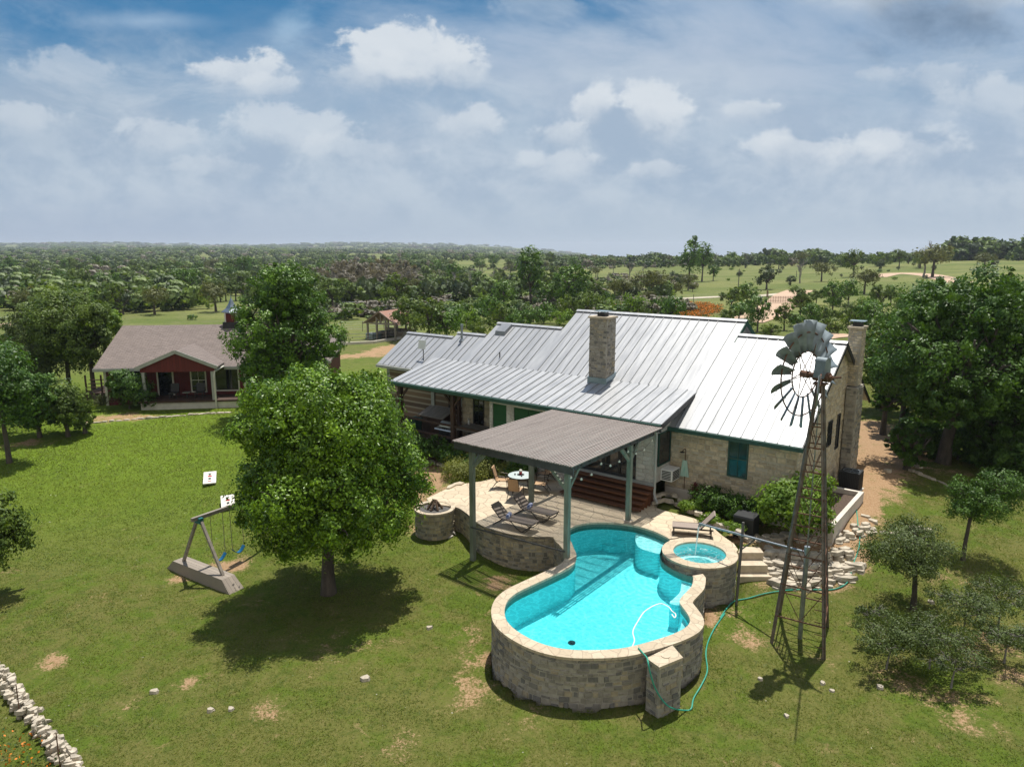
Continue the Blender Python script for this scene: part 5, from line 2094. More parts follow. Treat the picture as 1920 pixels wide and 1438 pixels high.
def edging(px, lb, size, seed, lift=0.0, mat='rock', zfix=None, name='stone_edging', stack=0):
    rng = random.Random(seed)
    P = [(atg(a, b) if zfix is None else at(a, b, zfix)) for a, b in px]
    q = MB()
    for p, r in zip(P, P[1:]):
        d_ = r - p
        n = max(1, int(d_.length / (size * .95)))
        ang = math.atan2(d_.y, d_.x)
        for i in range(n):
            c_ = p + d_ * ((i + .5) / n)
            sz = size * rng.uniform(.75, 1.3)
            rock(q, (c_.x + rng.uniform(-.06, .06), c_.y + rng.uniform(-.06, .06), c_.z + lift + rng.uniform(-.02, .05)), (sz * 1.5, size * rng.uniform(.55, 1.0), size * rng.uniform(.22, .36)), rng, ang + rng.uniform(-.22, .22))
    for lay in range(stack):
        for p, r in zip(P, P[1:]):
            d_ = r - p
            n = max(1, int(d_.length / .34))
            ang = math.atan2(d_.y, d_.x)
            for i in range(n):
                c_ = p + d_ * ((i + .5) / n)
                sd_ = Vector((math.sin(ang), -math.cos(ang), 0)) * (.10 + .05 * lay)
                rock(q, (c_.x + sd_.x, c_.y + sd_.y, c_.z + lift - .12 - .11 * lay), (rng.uniform(.36, .5), .36, .13), rng, ang + rng.uniform(-.2, .2))
                if lay == 0:
                    rock(q, (c_.x - sd_.x * 2.2, c_.y - sd_.y * 2.2, c_.z + lift + rng.uniform(.0, .05)), (rng.uniform(.34, .6), rng.uniform(.3, .45), .12), rng, ang + rng.uniform(-.4, .4))
    o = q.build(name, M[mat])
    return tag(o, lb, 'stone edging', 'rough limestone edgings' if name == 'stone_edging' else None)


edging([(1396, 1017), (1410, 1012), (1450, 1016), (1487, 1008), (1535, 1020), (1562, 1019), (1586, 1010), (1620, 1000), (1636, 988)], 'topmost row of pale rough stones on the slope below the planter', .46, 1, .10, stack=2)
edging([(1432, 1040), (1458, 1040), (1475, 1048), (1500, 1052), (1540, 1047), (1600, 1040)], 'second row of pale rough stones stepping down below the planter', .46, 2, .14, stack=2)
edging([(1428, 1061), (1445, 1061), (1467, 1067), (1500, 1070), (1527, 1066), (1560, 1073), (1585, 1068), (1622, 1070)], 'third row of pale rough stones stepping down below the planter', .46, 3, .14, stack=2)
edging([(1436, 1080), (1475, 1083), (1513, 1084), (1540, 1080), (1560, 1076), (1600, 1068)], 'fourth row of pale rough stones stepping down below the planter', .46, 4, .12, stack=2)
edging([(1441, 1096), (1467, 1098), (1500, 1104), (1538, 1094), (1567, 1092), (1605, 1086)], 'lowest row of pale flat stones at the foot of the slope near the windmill', .46, 5, .06, stack=2)
edging([(1222, 948), (1242, 942), (1262, 948), (1285, 958), (1315, 972), (1345, 988), (1375, 1000), (1395, 1010)], 'jagged stone border between the patio and the bed under the stone wing', .45, 6, .12, 'rock', 0.0)
edging([(1224, 941), (1250, 935), (1272, 944), (1300, 958)], 'upper course of jagged stones by the foot of the steps', .40, 16, .25, 'rock', 0.0)
edging([(1625, 995), (1650, 1000), (1690, 1003), (1725, 995)], 'loose line of white stones in the grass right of the windmill', .42, 7)
edging([(1610, 965), (1630, 972), (1645, 983)], 'short row of white flat stones beside the hose on the bare soil', .42, 8)
edging([(1700, 880), (1740, 895), (1790, 915), (1830, 925)], 'grey stone edging in the shade under the big right-hand tree', .4, 9)
edging([(797, 882), (805, 868), (820, 872), (834, 878)], 'pale stones beside the gravel path under the round tree', .42, 10, .1)
edging([(150, 796), (190, 792), (230, 788), (300, 783), (350, 779), (430, 774)], 'row of white stones edging the bed before the red cottage', .4, 11)
edging([(838, 917), (852, 909), (870, 906)], 'flat stones along the edge of the gravel path and patio', .55, 12, 0, 'slab', .02)

# treads beside the spa
tr_ = thing('stone_steps', 'broad flagstone steps going down beside the spa', 'steps', at(1410, 1060, -.6))
for i, (quad, z) in enumerate([([(1384, 1036), (1432, 1036), (1424, 1026), (1388, 1024)], -.14), ([(1384, 1060), (1440, 1060), (1424, 1047), (1386, 1048)], -.42),
                               ([(1382, 1081), (1448, 1081), (1440, 1066), (1384, 1066)], -.72), ([(1381, 1095), (1456, 1100), (1448, 1087), (1383, 1083)], -1.02)]):
    P = [at(a, b, z) for a, b in quad]
    q = MB()
    q.prism([(p.x, p.y) for p in P], z - .30, z)
    q.build('tread', M['slab'], tr_, world=True)

# dry stone wall and its rods at the near left
rng = random.Random(21)
a, b = atg(-30, 1235), atg(165, 1480)
q = MB()
d_ = b - a
n = 62
ang = math.atan2(d_.y, d_.x)
for i in range(n):
    c_ = a + d_ * (i / n)
    z = gz_(c_.x, c_.y)
    for k_ in range(4):
        off = rng.uniform(-.19, .19) * (1 - .12 * k_)
        rock(q, (c_.x - math.sin(ang) * off + rng.uniform(-.1, .1), c_.y + math.cos(ang) * off, z + .05 + .085 * k_), (rng.uniform(.12, .36), rng.uniform(.10, .24), rng.uniform(.05, .13)), rng)
dsw = q.build('dry_stone_wall', M['rock'])
tag(dsw, 'low rough white dry stone wall crossing the near left corner', 'stone wall')
for px, py, lb in [(38, 1345, 'thin rusty rod standing against the dry stone wall, the farther of two'), (113, 1440, 'thin rusty rod standing against the dry stone wall, the nearer of two')]:
    p = atg(px, py)
    q = MB()
    q.tube([(0, 0, -.2), (.01, 0, 1.0)], .014, 6)
    o = q.build('metal_rod', M['rust'])
    o.location = p
    tag(o, lb, 'rod', 'rusty rods along the stone wall')
# loose stones in the lawn
rng = random.Random(31)
ROCKP = [(395, 1333, .22, 'white flat stone in the lawn near the shadow of the round tree'), (290, 1298, .24, 'pale flat stone alone on the lawn left of the tree shadow'), (1425, 1274, .16, 'small white stone left of the windmill shadow'), (1542, 1282, .18, 'small white stone right of the windmill shadow'),
         (1560, 1296, .14, 'smaller white stone further right of the windmill shadow'), (685, 1275, .26, 'pale stone at the lower edge of the tree shadow'), (805, 1178, .2, 'white stone right of the tree shadow'), (1474, 1343, .16, 'white stone low in the grass beside the long thin shadow'),
         (1650, 1290, .2, 'small white stone under the scrub thicket'), (1745, 1130, .22, 'pale stone beside the scrub tree trunk'), (1715, 995, .5, 'big white stone in the grass right of the stone rows'), (1738, 998, .4, 'white boulder beside the biggest stone in the grass'),
         (1720, 875, .5, 'grey boulder in the tree shade near the gravel path'), (1665, 885, .36, 'grey stone on the gravel path'), (1600, 988, .3, 'flat stone lying beside the green hose'), (433, 1330, .18, 'little stone just right of the white flat stone in the lawn')]
for px, py, s_, lb in ROCKP:
    p = atg(px, py)
    q = MB()
    rock(q, (0, 0, s_ * .15), (s_ * 1.3, s_, s_ * .5), rng)
    rock(q, (s_ * .3, s_ * .1, s_ * .05), (s_ * .6, s_ * .5, s_ * .3), rng)
    o = q.build('stone', M['rock'])
    o.location = p
    tag(o, lb, 'stone', 'loose stones in the lawn')

# hoses
hp = []
for a, b in [(60, 10), (1225 - 1180, 60)]:
    pass
c4 = lambda a, b: (1350 + a / 4.79, 950 + b / 4.79)
hpx = [c4(1205, -120), c4(1222, 0), c4(1240, 180), c4(1255, 290), c4(1240, 400), c4(1190, 540), c4(1160, 660), c4(1100, 720), c4(1000, 752), c4(850, 752), c4(700, 752), c4(560, 762), c4(400, 788), c4(250, 830), c4(130, 855), c4(60, 920), c4(0, 1010)]
c5 = lambda a, b: (880 + a / 3.424, 950 + b / 3.424)
hpx += [c5(1640, 690), c5(1580, 775), c5(1535, 865), c5(1518, 950)]
hpw = [atg(a, b, .04) for a, b in hpx]
tail = [atg(*c5(1527, 1060), .04), atg(*c5(1490, 1150), .04), atg(*c5(1440, 1235), .04), atg(*c5(1425, 1300), .04)]
hpw += tail
YP = at(1236, 1249, .05).y - .05
pend = [atg(*c5(1390, 1312), .03), atY(*c5(1300, 1290), YP - .02), atY(*c5(1240, 1240), YP - .01), atY(*c5(1190, 1155), YP), atY(*c5(1160, 1060), YP + .02), atY(*c5(1148, 1000), YP + .1), at(*c5(1140, 968), .085), at(*c5(1112, 935), .075), at(*c5(1085, 905), .06)]
hpw += pend
q = MB()
q.tube([Vector(p) for p in catmull([tuple(p) for p in hpw], 5)], .021, 7)
o = q.build('garden_hose', M['hose'])
tag(o, 'long green garden hose winding from the planter past the windmill into the pool', 'hose')
wp_ = [c5(1300, 690), c5(1318, 712), c5(1325, 690), c5(1300, 668), c5(1278, 642), c5(1220, 622), c5(1130, 668), c5(1080, 738), c5(1050, 800), c5(1060, 858), c5(1042, 905)]
q = MB()
q.tube([Vector(p) for p in catmull([tuple(at(a, b, -.145)) for a, b in wp_], 6)], .020, 7)
o = q.build('pool_hose', M['whiteplastic'])
tag(o, 'white vacuum hose floating in a curve on the pool water', 'hose')
pf_ = thing('pool_drain', 'dark drain cover on the pool floor at its near end', 'drain cover', at(1072, 1205, -1.195))
q = MB()
q.cyl((0, 0, 0), .12, .02, 16)
q.build('cover', M['darkmetal'], pf_)
q = MB()
q.cyl((0, 0, .021), .05, .02, 12)
q.build('knob', M['black'], pf_)


# ---------------------------------------------------------------- red cottage
CL = Vector((-29.0, 50.2, -.08))
CRZ = math.atan2(.121, .9926)
cot = thing('red_cottage', 'barn red cottage with brown shingle roof and white trimmed gabled porch', 'house', CL, CRZ)
q = MB()
WH = 2.95
q.b2((0, 0, -.4), (9.7, .2, WH))
q.b2((0, 10.0, -.4), (9.7, 10.2, WH))
for x0 in (0, ):
    a0 = q.add([(x0, 0, -.4), (x0, 10.2, -.4), (x0, 10.2, WH), (x0, 5.1, WH + 2.15), (x0, 0, WH)])
    b0 = q.add([(x0 + .2, 0, -.4), (x0 + .2, 10.2, -.4), (x0 + .2, 10.2, WH), (x0 + .2, 5.1, WH + 2.15), (x0 + .2, 0, WH)])
    q.face([a0 + i for i in range(5)])
    q.face([b0 + i for i in range(5)][::-1])
q.b2((9.7, 1.2, -.4), (15.2, 1.4, WH))
a0 = q.add([(9.7, 1.2, WH), (15.2, 1.2, WH), (12.45, 1.2, WH + 1.75)])
q.face((a0, a0 + 1, a0 + 2))
q.b2((15.0, 1.41, -.4), (15.2, 11, WH))
q.build('wall', M['redwood'], cot)


def slope(mb, x0, x1, y0, z0, y1, z1, th=.12):
    mb.hexa([(x0, y0, z0 - th), (x1, y0, z0 - th), (x1, y1, z1 - th), (x0, y1, z1 - th), (x0, y0, z0), (x1, y0, z0), (x1, y1, z1), (x0, y1, z1)])


q = MB()
ez = WH - .12
slope(q, -.45, 10.0, -.55, ez - .08, 5.1, WH + 2.24)
slope(q, -.45, 10.0, 10.75, ez - .08, 5.102, WH + 2.235)
# right wing, ridge running away from the camera
q.hexa([(9.3, .7, WH - .25), (12.45, .7, WH + 1.72), (12.45, 11.5, WH + 1.72), (9.3, 11.5, WH - .25), (9.3, .7, WH - .13), (12.45, .7, WH + 1.84), (12.45, 11.5, WH + 1.84), (9.3, 11.5, WH - .13)])
q.hexa([(15.65, .7, WH - .25), (12.452, .7, WH + 1.72), (12.452, 11.5, WH + 1.72), (15.65, 11.5, WH - .25), (15.65, .7, WH - .13), (12.452, .7, WH + 1.835), (12.452, 11.5, WH + 1.835), (15.65, 11.5, WH - .13)])
# porch gable roof
PX0, PX1, PXM, PYF = 2.95, 8.35, 5.65, -2.1
pz0, pz1 = WH + .06, WH + 1.2
q.hexa([(PX0, PYF, pz0 - .11), (PXM, PYF, pz1 - .11), (PXM, 2.1, pz1 - .11), (PX0, -.25, pz0 - .11), (PX0, PYF, pz0), (PXM, PYF, pz1), (PXM, 2.1, pz1), (PX0, -.25, pz0)])
q.hexa([(PX1, PYF, pz0 - .11), (PXM + .002, PYF, pz1 - .11), (PXM + .002, 2.1, pz1 - .11), (PX1, -.25, pz0 - .11), (PX1, PYF, pz0), (PXM + .002, PYF, pz1 - .002), (PXM + .002, 2.1, pz1 - .002), (PX1, -.25, pz0)])
crf = q.build('roof', M['shingle'], cot)
q = MB()
q.bar((PX0 - .02, PYF - .03, pz0 - .10), (PXM, PYF - .03, pz1 - .08), .05, .24)
q.bar((PXM, PYF - .03, pz1 - .08), (PX1 + .02, PYF - .03, pz0 - .10), .05, .24)
q.build('fascia', M['greytrim'], cot)
q = MB()
q.bar((-.47, -.60, ez - .2), (PX0 - .05, -.60, ez - .2), .05, .2)
q.build('fascia', M['greytrim'], cot)
q = MB()
q.bar((PX1 + .05, -.60, ez - .2), (10.02, -.60, ez - .2), .05, .2)
q.build('fascia', M['greytrim'], cot)
q = MB()
q.bar((9.25, .66, WH - .30), (12.45, .66, WH + 1.68), .05, .2)
q.bar((12.45, .66, WH + 1.68), (15.7, .66, WH - .30), .05, .2)
q.build('fascia', M['greytrim'], cot)
q = MB()
a0 = q.add([(PX0 + .25, PYF + .12, WH - .3), (PX1 - .25, PYF + .12, WH - .3), (PX1 - .25, PYF + .12, pz0 - .12), (PXM, PYF + .12, pz1 - .14), (PX0 + .25, PYF + .12, pz0 - .12)])
b0 = q.add([(PX0 + .25, PYF + .24, WH - .3), (PX1 - .25, PYF + .24, WH - .3), (PX1 - .25, PYF + .24, pz0 - .12), (PXM, PYF + .24, pz1 - .14), (PX0 + .25, PYF + .24, pz0 - .12)])
q.face([a0 + i for i in range(5)])
q.face([b0 + i for i in range(5)][::-1])
q.face((a0, a0 + 1, b0 + 1, b0))
q.build('porch_gable', M['redwood'], cot)
q = MB()
q.b2((PX0 + .1, -2.0, -.3), (9.6, -.003, .5))
q.build('foundation', M['whiteplaster'], cot)
q = MB()
q.b2((PX0 + .0, -2.1, .505), (9.65, -.003, .62))
q.build('porch_deck', M['cedar'], cot)
for x in (PX0 + .42, PX1 - .42):
    q = MB()
    q.b2((x - .09, PYF + .1, .621), (x + .09, PYF + .28, WH - .31))
    q.build('porch_post', M['greytrim'], cot)
q = MB()
q.b2((-.03, -.03, -.3), (.14, -.003, WH - .3))
q.build('corner_trim', M['whitepaint'], cot)
q = MB()
q.b2((9.56, -.03, .63), (9.73, -.003, WH - .3))
q.build('corner_trim', M['whitepaint'], cot)
window(cot, 1.55, 2.55, 1.25, 2.62, 0, M['whitepaint'], M['glass'], False, .09)
window(cot, 7.5, 9.25, .85, 2.66, 0, M['whitepaint'], M['glass'], False, .10)
window(cot, 5.85, 6.95, .8, 2.6, 0, M['whitepaint'], M['glass'], True, .09)
window(cot, 10.6, 11.6, 1.2, 2.5, 1.2, M['whitepaint'], M['glass'], False, .09)
q = MB()
q.b2((3.55, -.05, .63), (3.66, -.003, 2.62))
q.b2((4.60, -.05, .63), (4.71, -.003, 2.62))
q.b2((3.661, -.05, 2.52), (4.599, -.003, 2.62))
dr = q.build('door', M['whitepaint'], cot)
q = MB()
q.b2((3.661, -.035, .63), (4.599, -.002, 2.519))
q.build('glazing', M['glass'], dr)
q = MB()
q.tube([(PX1 + .05, -.7, WH - .15), (PX1 - .22, -2.05, WH - .3), (PX1 - .25, -2.12, WH - .6), (PX1 - .25, -2.12, -.05)], .06, 8)
q.build('downspout', M['whitepaint'], cot)
for i, x in enumerate((5.0, 6.75)):
    pc_ = cot.matrix_basis @ Vector((x, -1.1, .62))
    t = thing('porch_chair', 'dark chair on the red cottage porch ' + ('beside the glazed door' if i == 0 else 'beside the downspout'), 'chair', pc_, CRZ, 'dark chairs on the cottage porch')
    q = MB()
    q.b2((-.28, -.28, .38), (.28, .28, .44))
    q.build('seat', M['darkmetal'], t)
    q = MB()
    q.hexa([(-.28, .24, .44), (.28, .24, .44), (.28, .29, .44), (-.28, .29, .44), (-.28, .36, 1.0), (.28, .36, 1.0), (.28, .41, 1.0), (-.28, .41, 1.0)])
    q.build('backrest', M['darkmetal'], t)
    for sx in (-1, 1):
        for sy in (-1, 1):
            q = MB()
            q.b2((sx * .25 - .025, sy * .25 - .025, 0), (sx * .25 + .025, sy * .25 + .025, .379))
            q.build('leg', M['darkmetal'], t)
tp_ = thing('side_table', 'small low table between the two dark cottage porch chairs', 'table', cot.matrix_basis @ Vector((5.9, -1.15, .62)), CRZ)
q = MB()
q.b2((-.25, -.25, .42), (.25, .25, .46))
q.build('tabletop', M['galv'], tp_)
q = MB()
q.b2((-.04, -.04, 0), (.04, .04, .419))
q.build('leg', M['darkmetal'], tp_)
cup = MB()
cx, cy, cz = 7.75, 5.1, WH + 1.7
cup.b2((cx - .6, cy - .6, cz), (cx + .6, cy + .6, cz + .75))
cu_ = cup.build('cupola', M['darkmetal'], cot)
q = MB()
q.b2((cx - .42, cy - .42, cz + .751), (cx + .42, cy + .42, cz + 1.45))
q.build('louvre_box', M['redwood'], cu_)
q = MB()
for sx in (-1, 1):
    for sy in (-1, 1):
        q = MB()
        q.b2((cx + sx * .42 - .05, cy + sy * .42 - .05, cz + .751), (cx + sx * .42 + .05, cy + sy * .42 + .05, cz + 1.45))
        q.build('corner_trim', M['whitepaint'], cu_)
q = MB()
q.lathe([(.001, cz + 1.451), (.80, cz + 1.451), (.80, cz + 1.52), (.45, cz + 1.78), (.22, cz + 2.15), (.05, cz + 2.55), (.001, cz + 2.9)], 4, (cx, cy, 0))
q.build('cap', M['galv'], cu_)
q = MB()
for k_ in range(4):
    q.bar((-2.4 + .1 * k_, 2.5, .6 + .28 * k_), (-.1, 2.5, .6 + .28 * k_), .12, .05)
for x in (-2.4, -1.3, -.15):
    q.b2((x - .05, 2.45, -.3), (x + .05, 2.55, 1.8))
q.b2((-2.5, 2.4, .35), (-.01, 6, .45))
q.build('side_deck', M['cedar'], cot)


# ---------------------------------------------------------------- open shed, pens, fences
SO = atg(735, 634)
sc_ = 1345 / (SO.y * CP + (H - SO.z) * SP)
shed = thing('open_shed', 'open timber shed with rusty red tin roof behind the house', 'shed', SO, R(-28))
q = MB()
hw_, ln = 2.15, 2.1
e, rz0 = 2.15, 3.55
q.hexa([(-hw_ - .5, -ln - .4, e - .2), (0, -ln - .4, rz0), (0, ln + .4, rz0), (-hw_ - .5, ln + .4, e - .2), (-hw_ - .5, -ln - .4, e - .15), (0, -ln - .4, rz0 + .05), (0, ln + .4, rz0 + .05), (-hw_ - .5, ln + .4, e - .15)])
q.hexa([(hw_ + .5, -ln - .4, e - .2), (.002, -ln - .4, rz0), (.002, ln + .4, rz0), (hw_ + .5, ln + .4, e - .2), (hw_ + .5, -ln - .4, e - .15), (.002, -ln - .4, rz0 + .048), (.002, ln + .4, rz0 + .048), (hw_ + .5, ln + .4, e - .15)])
q.build('roof', M['rustroof'], shed)
for x in (-hw_, -.7, .7, hw_):
    for y in (-ln, ln):
        q = MB()
        q.b2((x - .1, y - .1, -.5), (x + .1, y + .1, e - .02 if abs(x) > 1 else e + .55))
        q.build('post', M['greywood'], shed)
q = MB()
for y in (-ln - .1, ln + .1):
    q.bar((-hw_ - .1, y, e - .1), (hw_ + .1, y, e - .1), .12, .2)
    q.bar((0, y, e - .02), (0, y, rz0 - .08), .12, .12)
    q.bar((0, y, e), (-.8, y, e + .75), .1, .1)
    q.bar((0, y, e), (.8, y, e + .75), .1, .1)
    q.bar((-hw_ - .45, y - .25, e - .15), (0, y - .25, rz0 - .03), .05, .16)
    q.bar((hw_ + .45, y - .25, e - .15), (0, y - .25, rz0 - .03), .05, .16)
q.build('truss', M['greywood'], shed)
q = MB()
q.b2((-hw_, ln - .3, .0), (hw_, ln - .2, 1.1))
q.b2((-1.9, -.5, 0), (-.8, .6, .85))
q.b2((.6, -.2, 0), (1.9, .8, .9))
q.build('workbench', M['greywood'], shed)
tk = thing('water_trough', 'round teal grey stock tank on the grass beside the open shed', 'water trough', atg(701, 634), 0)
q = MB()
q.lathe([(.001, .45), (.95, .45), (.98, .6), (1.02, .6), (1.0, 0), (.001, 0)], 24)
q.build('tank', M['copper'], tk)
q = MB()
q.lathe([(1.0, .58), (1.05, .6), (1.0, .63), (.97, .6), (1.0, .58)], 24)
q.build('rim', M['galv'], tk)


def fence(px, lb, step, h, rails, mat='pole', r=.04, wires=True, wr=.012):
    P = [atg(a, b) for a, b in px]
    t = thing('wire_fence', lb, 'fence', P[0])
    pts = []
    for p, q_ in zip(P, P[1:]):
        n = max(1, round((q_ - p).length / step))
        for i in range(n):
            c_ = p.lerp(q_, i / n)
            pts.append(Vector((c_.x, c_.y, gz_(c_.x, c_.y))))
    pts.append(P[-1])
    for c_ in pts[:100]:
        q = MB()
        q.tube([c_ - Vector((0, 0, .4)) - P[0], c_ + Vector((0, 0, h)) - P[0]], r, 6)
        q.build('fence_post', M[mat], t)
    q = MB()
    for k_ in range(rails):
        z = h * (k_ + 1) / (rails + .3)
        q.tube([c_ + Vector((0, 0, z)) - P[0] for c_ in pts], wr, 4)
    q.build('wire', M['galv'] if wr < .02 else M[mat], t)
    return t


fence([(646, 645), (700, 642), (752, 634)], 'black post and rail fence on a low kerb before the open shed', 2.4, 1.25, 3, 'black', .05, True, .025)
q = MB()
a, b, c_ = atg(640, 647), atg(700, 644), atg(752, 636)
for p, r in ((a, b), (b, c_)):
    q.bar(p + Vector((0, 0, .1)), r + Vector((0, 0, .1)), .3, .4)
o = q.build('garden_kerb', M['concrete'])
tag(o, 'long pale concrete kerb under the black fence by the shed', 'kerb')
fence([(640, 622), (680, 621), (720, 617), (800, 612)], 'grey wire fence behind the open shed', 3.0, 1.4, 4)
fence([(1120, 572), (1200, 569), (1300, 566), (1400, 561), (1440, 559)], 'wire fence along the dirt road behind the house roof', 6.0, 1.5, 4, 'pole', .06)
fence([(640, 580), (700, 578), (760, 577), (850, 575)], 'wire fence along the dirt road behind the open shed', 6.0, 1.4, 4, 'pole', .06)
fence([(0, 612), (30, 609), (62, 606), (120, 604)], 'wire fence beside the dirt track at far left', 5.0, 1.4, 4, 'pole', .06)
gt = atg(1440, 570)
gate = thing('ranch_gate', 'dark steel bar gate across the pink dirt drive', 'gate', gt, R(4))
q = MB()
for k_ in range(5):
    q.tube([(0, 0, .3 + .28 * k_), (7.0, 0, .3 + .28 * k_)], .045, 6)
for i in range(15):
    q.tube([(.5 * i, 0, .25), (.5 * i, 0, 1.5)], .03, 5)
q.build('leaf_bars', M['rust'], gate)
for x in (-.3, 7.3):
    q = MB()
    q.tube([(x, 0, -.3), (x, 0, 2.6)], .12, 8)
    q.build('gate_post', M['rust'], gate)
q = MB()
q.b2((-2.0, -.3, .2), (-1.3, .3, 1.4))
q.build('gate_motor', M['galv'], gate)
for px, py, hh, lb in [(1384, 545, 5.5, 'lone grey utility pole in the field right of the dark tall trees'), (1493, 520, 2.2, 'thin post standing in the pasture near the ridge')]:
    p = atg(px, py)
    q = MB()
    q.tube([(0, 0, -.5), (0, 0, hh)], [.12, .09], 8)
    if hh > 3:
        q.bar((-.5, 0, hh - .4), (.5, 0, hh - .4), .08, .1)
    o = q.build('utility_pole', M['pole'])
    o.location = p
    tag(o, lb, 'pole')
pv = thing('feed_trailer', 'small white box trailer parked in the pasture beside a cedar bush', 'trailer', atg(1253, 537), R(10))
q = MB()
q.b2((-1.3, -.8, .5), (1.3, .8, 2.0))
q.build('body', M['whitepaint'], pv)
for x in (-.6, .6):
    q = MB()
    q.tube([(x, -.9, .35), (x, .9, .35)], .35, 12)
    q.build('wheel', M['black'], pv)


# roads as thin sheets lying on the terrain
def road(px, wd, name, mat, lift=.06):
    P = [atg(a, b) for a, b in px]
    pts = catmull([(p.x, p.y) for p in P], 12)
    L, Rr = offset(pts, wd / 2, False), offset(pts, -wd / 2, False)
    q = MB()
    for i in range(len(pts) - 1):
        v4 = [L[i], L[i + 1], Rr[i + 1], Rr[i]]
        q.poly([(x, y, gz_(x, y) + lift) for x, y in v4])
    return tag(q.build(name, M[mat]), kind='structure')


M['dirtroad'] = plain('pale_pink_dirt', (.52, .37, .26), (.40, .275, .19), .6, .95, 0, .2)
M['palegravel'] = plain('pale_gravel', (.52, .46, .36), (.40, .35, .27), .8, .95, 0, .2)
road([(-60, 618), (0, 611), (35, 606), (75, 600), (110, 596)], 4.0, 'dirt_road', 'dirtroad')
road([(600, 576), (660, 576), (720, 574), (800, 574), (900, 573)], 3.4, 'dirt_road', 'palegravel')
road([(1040, 570), (1100, 564), (1180, 562), (1280, 560), (1350, 557), (1420, 555), (1480, 550)], 3.6, 'dirt_road', 'palegravel')
road([(1390, 604), (1420, 594), (1450, 580), (1468, 566), (1480, 554), (1500, 545)], 6.5, 'driveway', 'dirtroad', .09)
road([(1640, 520), (1680, 513), (1740, 516), (1800, 530)], 7.0, 'dirt_road', 'dirtroad')
road([(1500, 640), (1540, 632), (1590, 628)], 4.5, 'driveway', 'dirtroad', .09)


# ---------------------------------------------------------------- foliage
def leaf_arrays(blobs, n, L, seed, clump=.17, per=90, up=.25, aspect=.55, flat=1.0, core=.18):
    """leaves gathered in clumps over the skins of several blobs; returns co (n*4,3), tone (n*2)"""
    rng = np.random.default_rng(seed)
    B = np.array([b[:6] for b in blobs], float)
    wts = (B[:, 3] * B[:, 4] * B[:, 5]) ** (2 / 3)
    wts /= wts.sum()
    K = max(3, n // per)
    bi = rng.choice(len(B), K, p=wts)
    dirs = rng.normal(size=(K, 3))
    dirs /= np.linalg.norm(dirs, axis=1)[:, None]
    rad = np.where(rng.random(K) < core, rng.uniform(.3, .75, K), rng.uniform(.80, 1.06, K))
    cc = B[bi, :3] + dirs * B[bi, 3:] * rad[:, None]
    csz = (B[bi, 3:].mean(1) * clump)[:, None] * rng.uniform(.6, 1.4, (K, 1))
    ci = rng.integers(0, K, n)
    off = rng.normal(size=(n, 3))
    off *= (rng.random((n, 1)) ** .4) / np.linalg.norm(off, axis=1)[:, None] * 1.5
    off[:, 2] *= flat * .8
    p = cc[ci] + off * csz[ci]
    nr = dirs[ci] * .95 + off * .35 + rng.normal(size=(n, 3)) * .5
    nr[:, 2] += up
    nr /= np.linalg.norm(nr, axis=1)[:, None]
    a = np.cross(nr, rng.normal(size=(n, 3)))
    a /= np.linalg.norm(a, axis=1)[:, None] + 1e-9
    b = np.cross(nr, a)
    ln = L * rng.uniform(.65, 1.3, (n, 1))
    wd = ln * aspect
    co = np.empty((n, 4, 3))
    co[:, 0] = p - a * ln / 2
    co[:, 1] = p + b * wd / 2 - nr * ln * .10
    co[:, 2] = p + a * ln / 2 - nr * ln * .05
    co[:, 3] = p - b * wd / 2 - nr * ln * .10
    ctone = rng.normal(.5, .17, K)
    tone = np.clip(ctone[ci] + rng.normal(0, .16, n), 0, 1)
    return co.reshape(-1, 3), np.repeat(tone, 2)


def tri_mesh(name, co, faces, tone=None, mats=(), mi=None):
    me = bpy.data.meshes.new(name)
    me.vertices.add(len(co))
    me.vertices.foreach_set('co', co.astype(np.float32).ravel())
    me.loops.add(faces.size)
    me.loops.foreach_set('vertex_index', faces.astype(np.int32).ravel())
    me.polygons.add(len(faces))
    me.polygons.foreach_set('loop_start', np.arange(0, faces.size, 3, dtype=np.int32))
    if tone is not None:
        a = me.attributes.new('tone', 'FLOAT', 'FACE')
        a.data.foreach_set('value', tone.astype(np.float32))
    for m_ in mats:
        me.materials.append(m_)
    if mi is not None:
        me.polygons.foreach_set('material_index', mi.astype(np.int32))
    me.update()
    me.validate()
    return me


def quad_faces(n):
    i = np.arange(n)[:, None] * 4
    return np.concatenate([i + np.array([[0, 1, 2]]), i + np.array([[0, 2, 3]])], 1).reshape(-1, 3)


def crown_mesh(name, blobs, n, L, seed, mat, **kw):
    co, tone = leaf_arrays(blobs, n, L, seed, **kw)
    return tri_mesh(name, co, quad_faces(n), tone, [mat])


def limb(mb, p0, p1, r0, r1, rng, bend=.12, n=5, sides=7):
    p0, p1 = Vector(p0), Vector(p1)
    L = (p1 - p0).length
    pts, rs = [], []
    bx_, by_ = rng.uniform(-bend, bend) * L, rng.uniform(-bend, bend) * L
    for i in range(n + 1):
        t = i / n
        s_ = math.sin(math.pi * t)
        pts.append(p0.lerp(p1, t) + Vector((bx_ * s_, by_ * s_, .06 * L * s_)))
        rs.append(r0 + (r1 - r0) * t)
    mb.tube(pts, rs, sides)


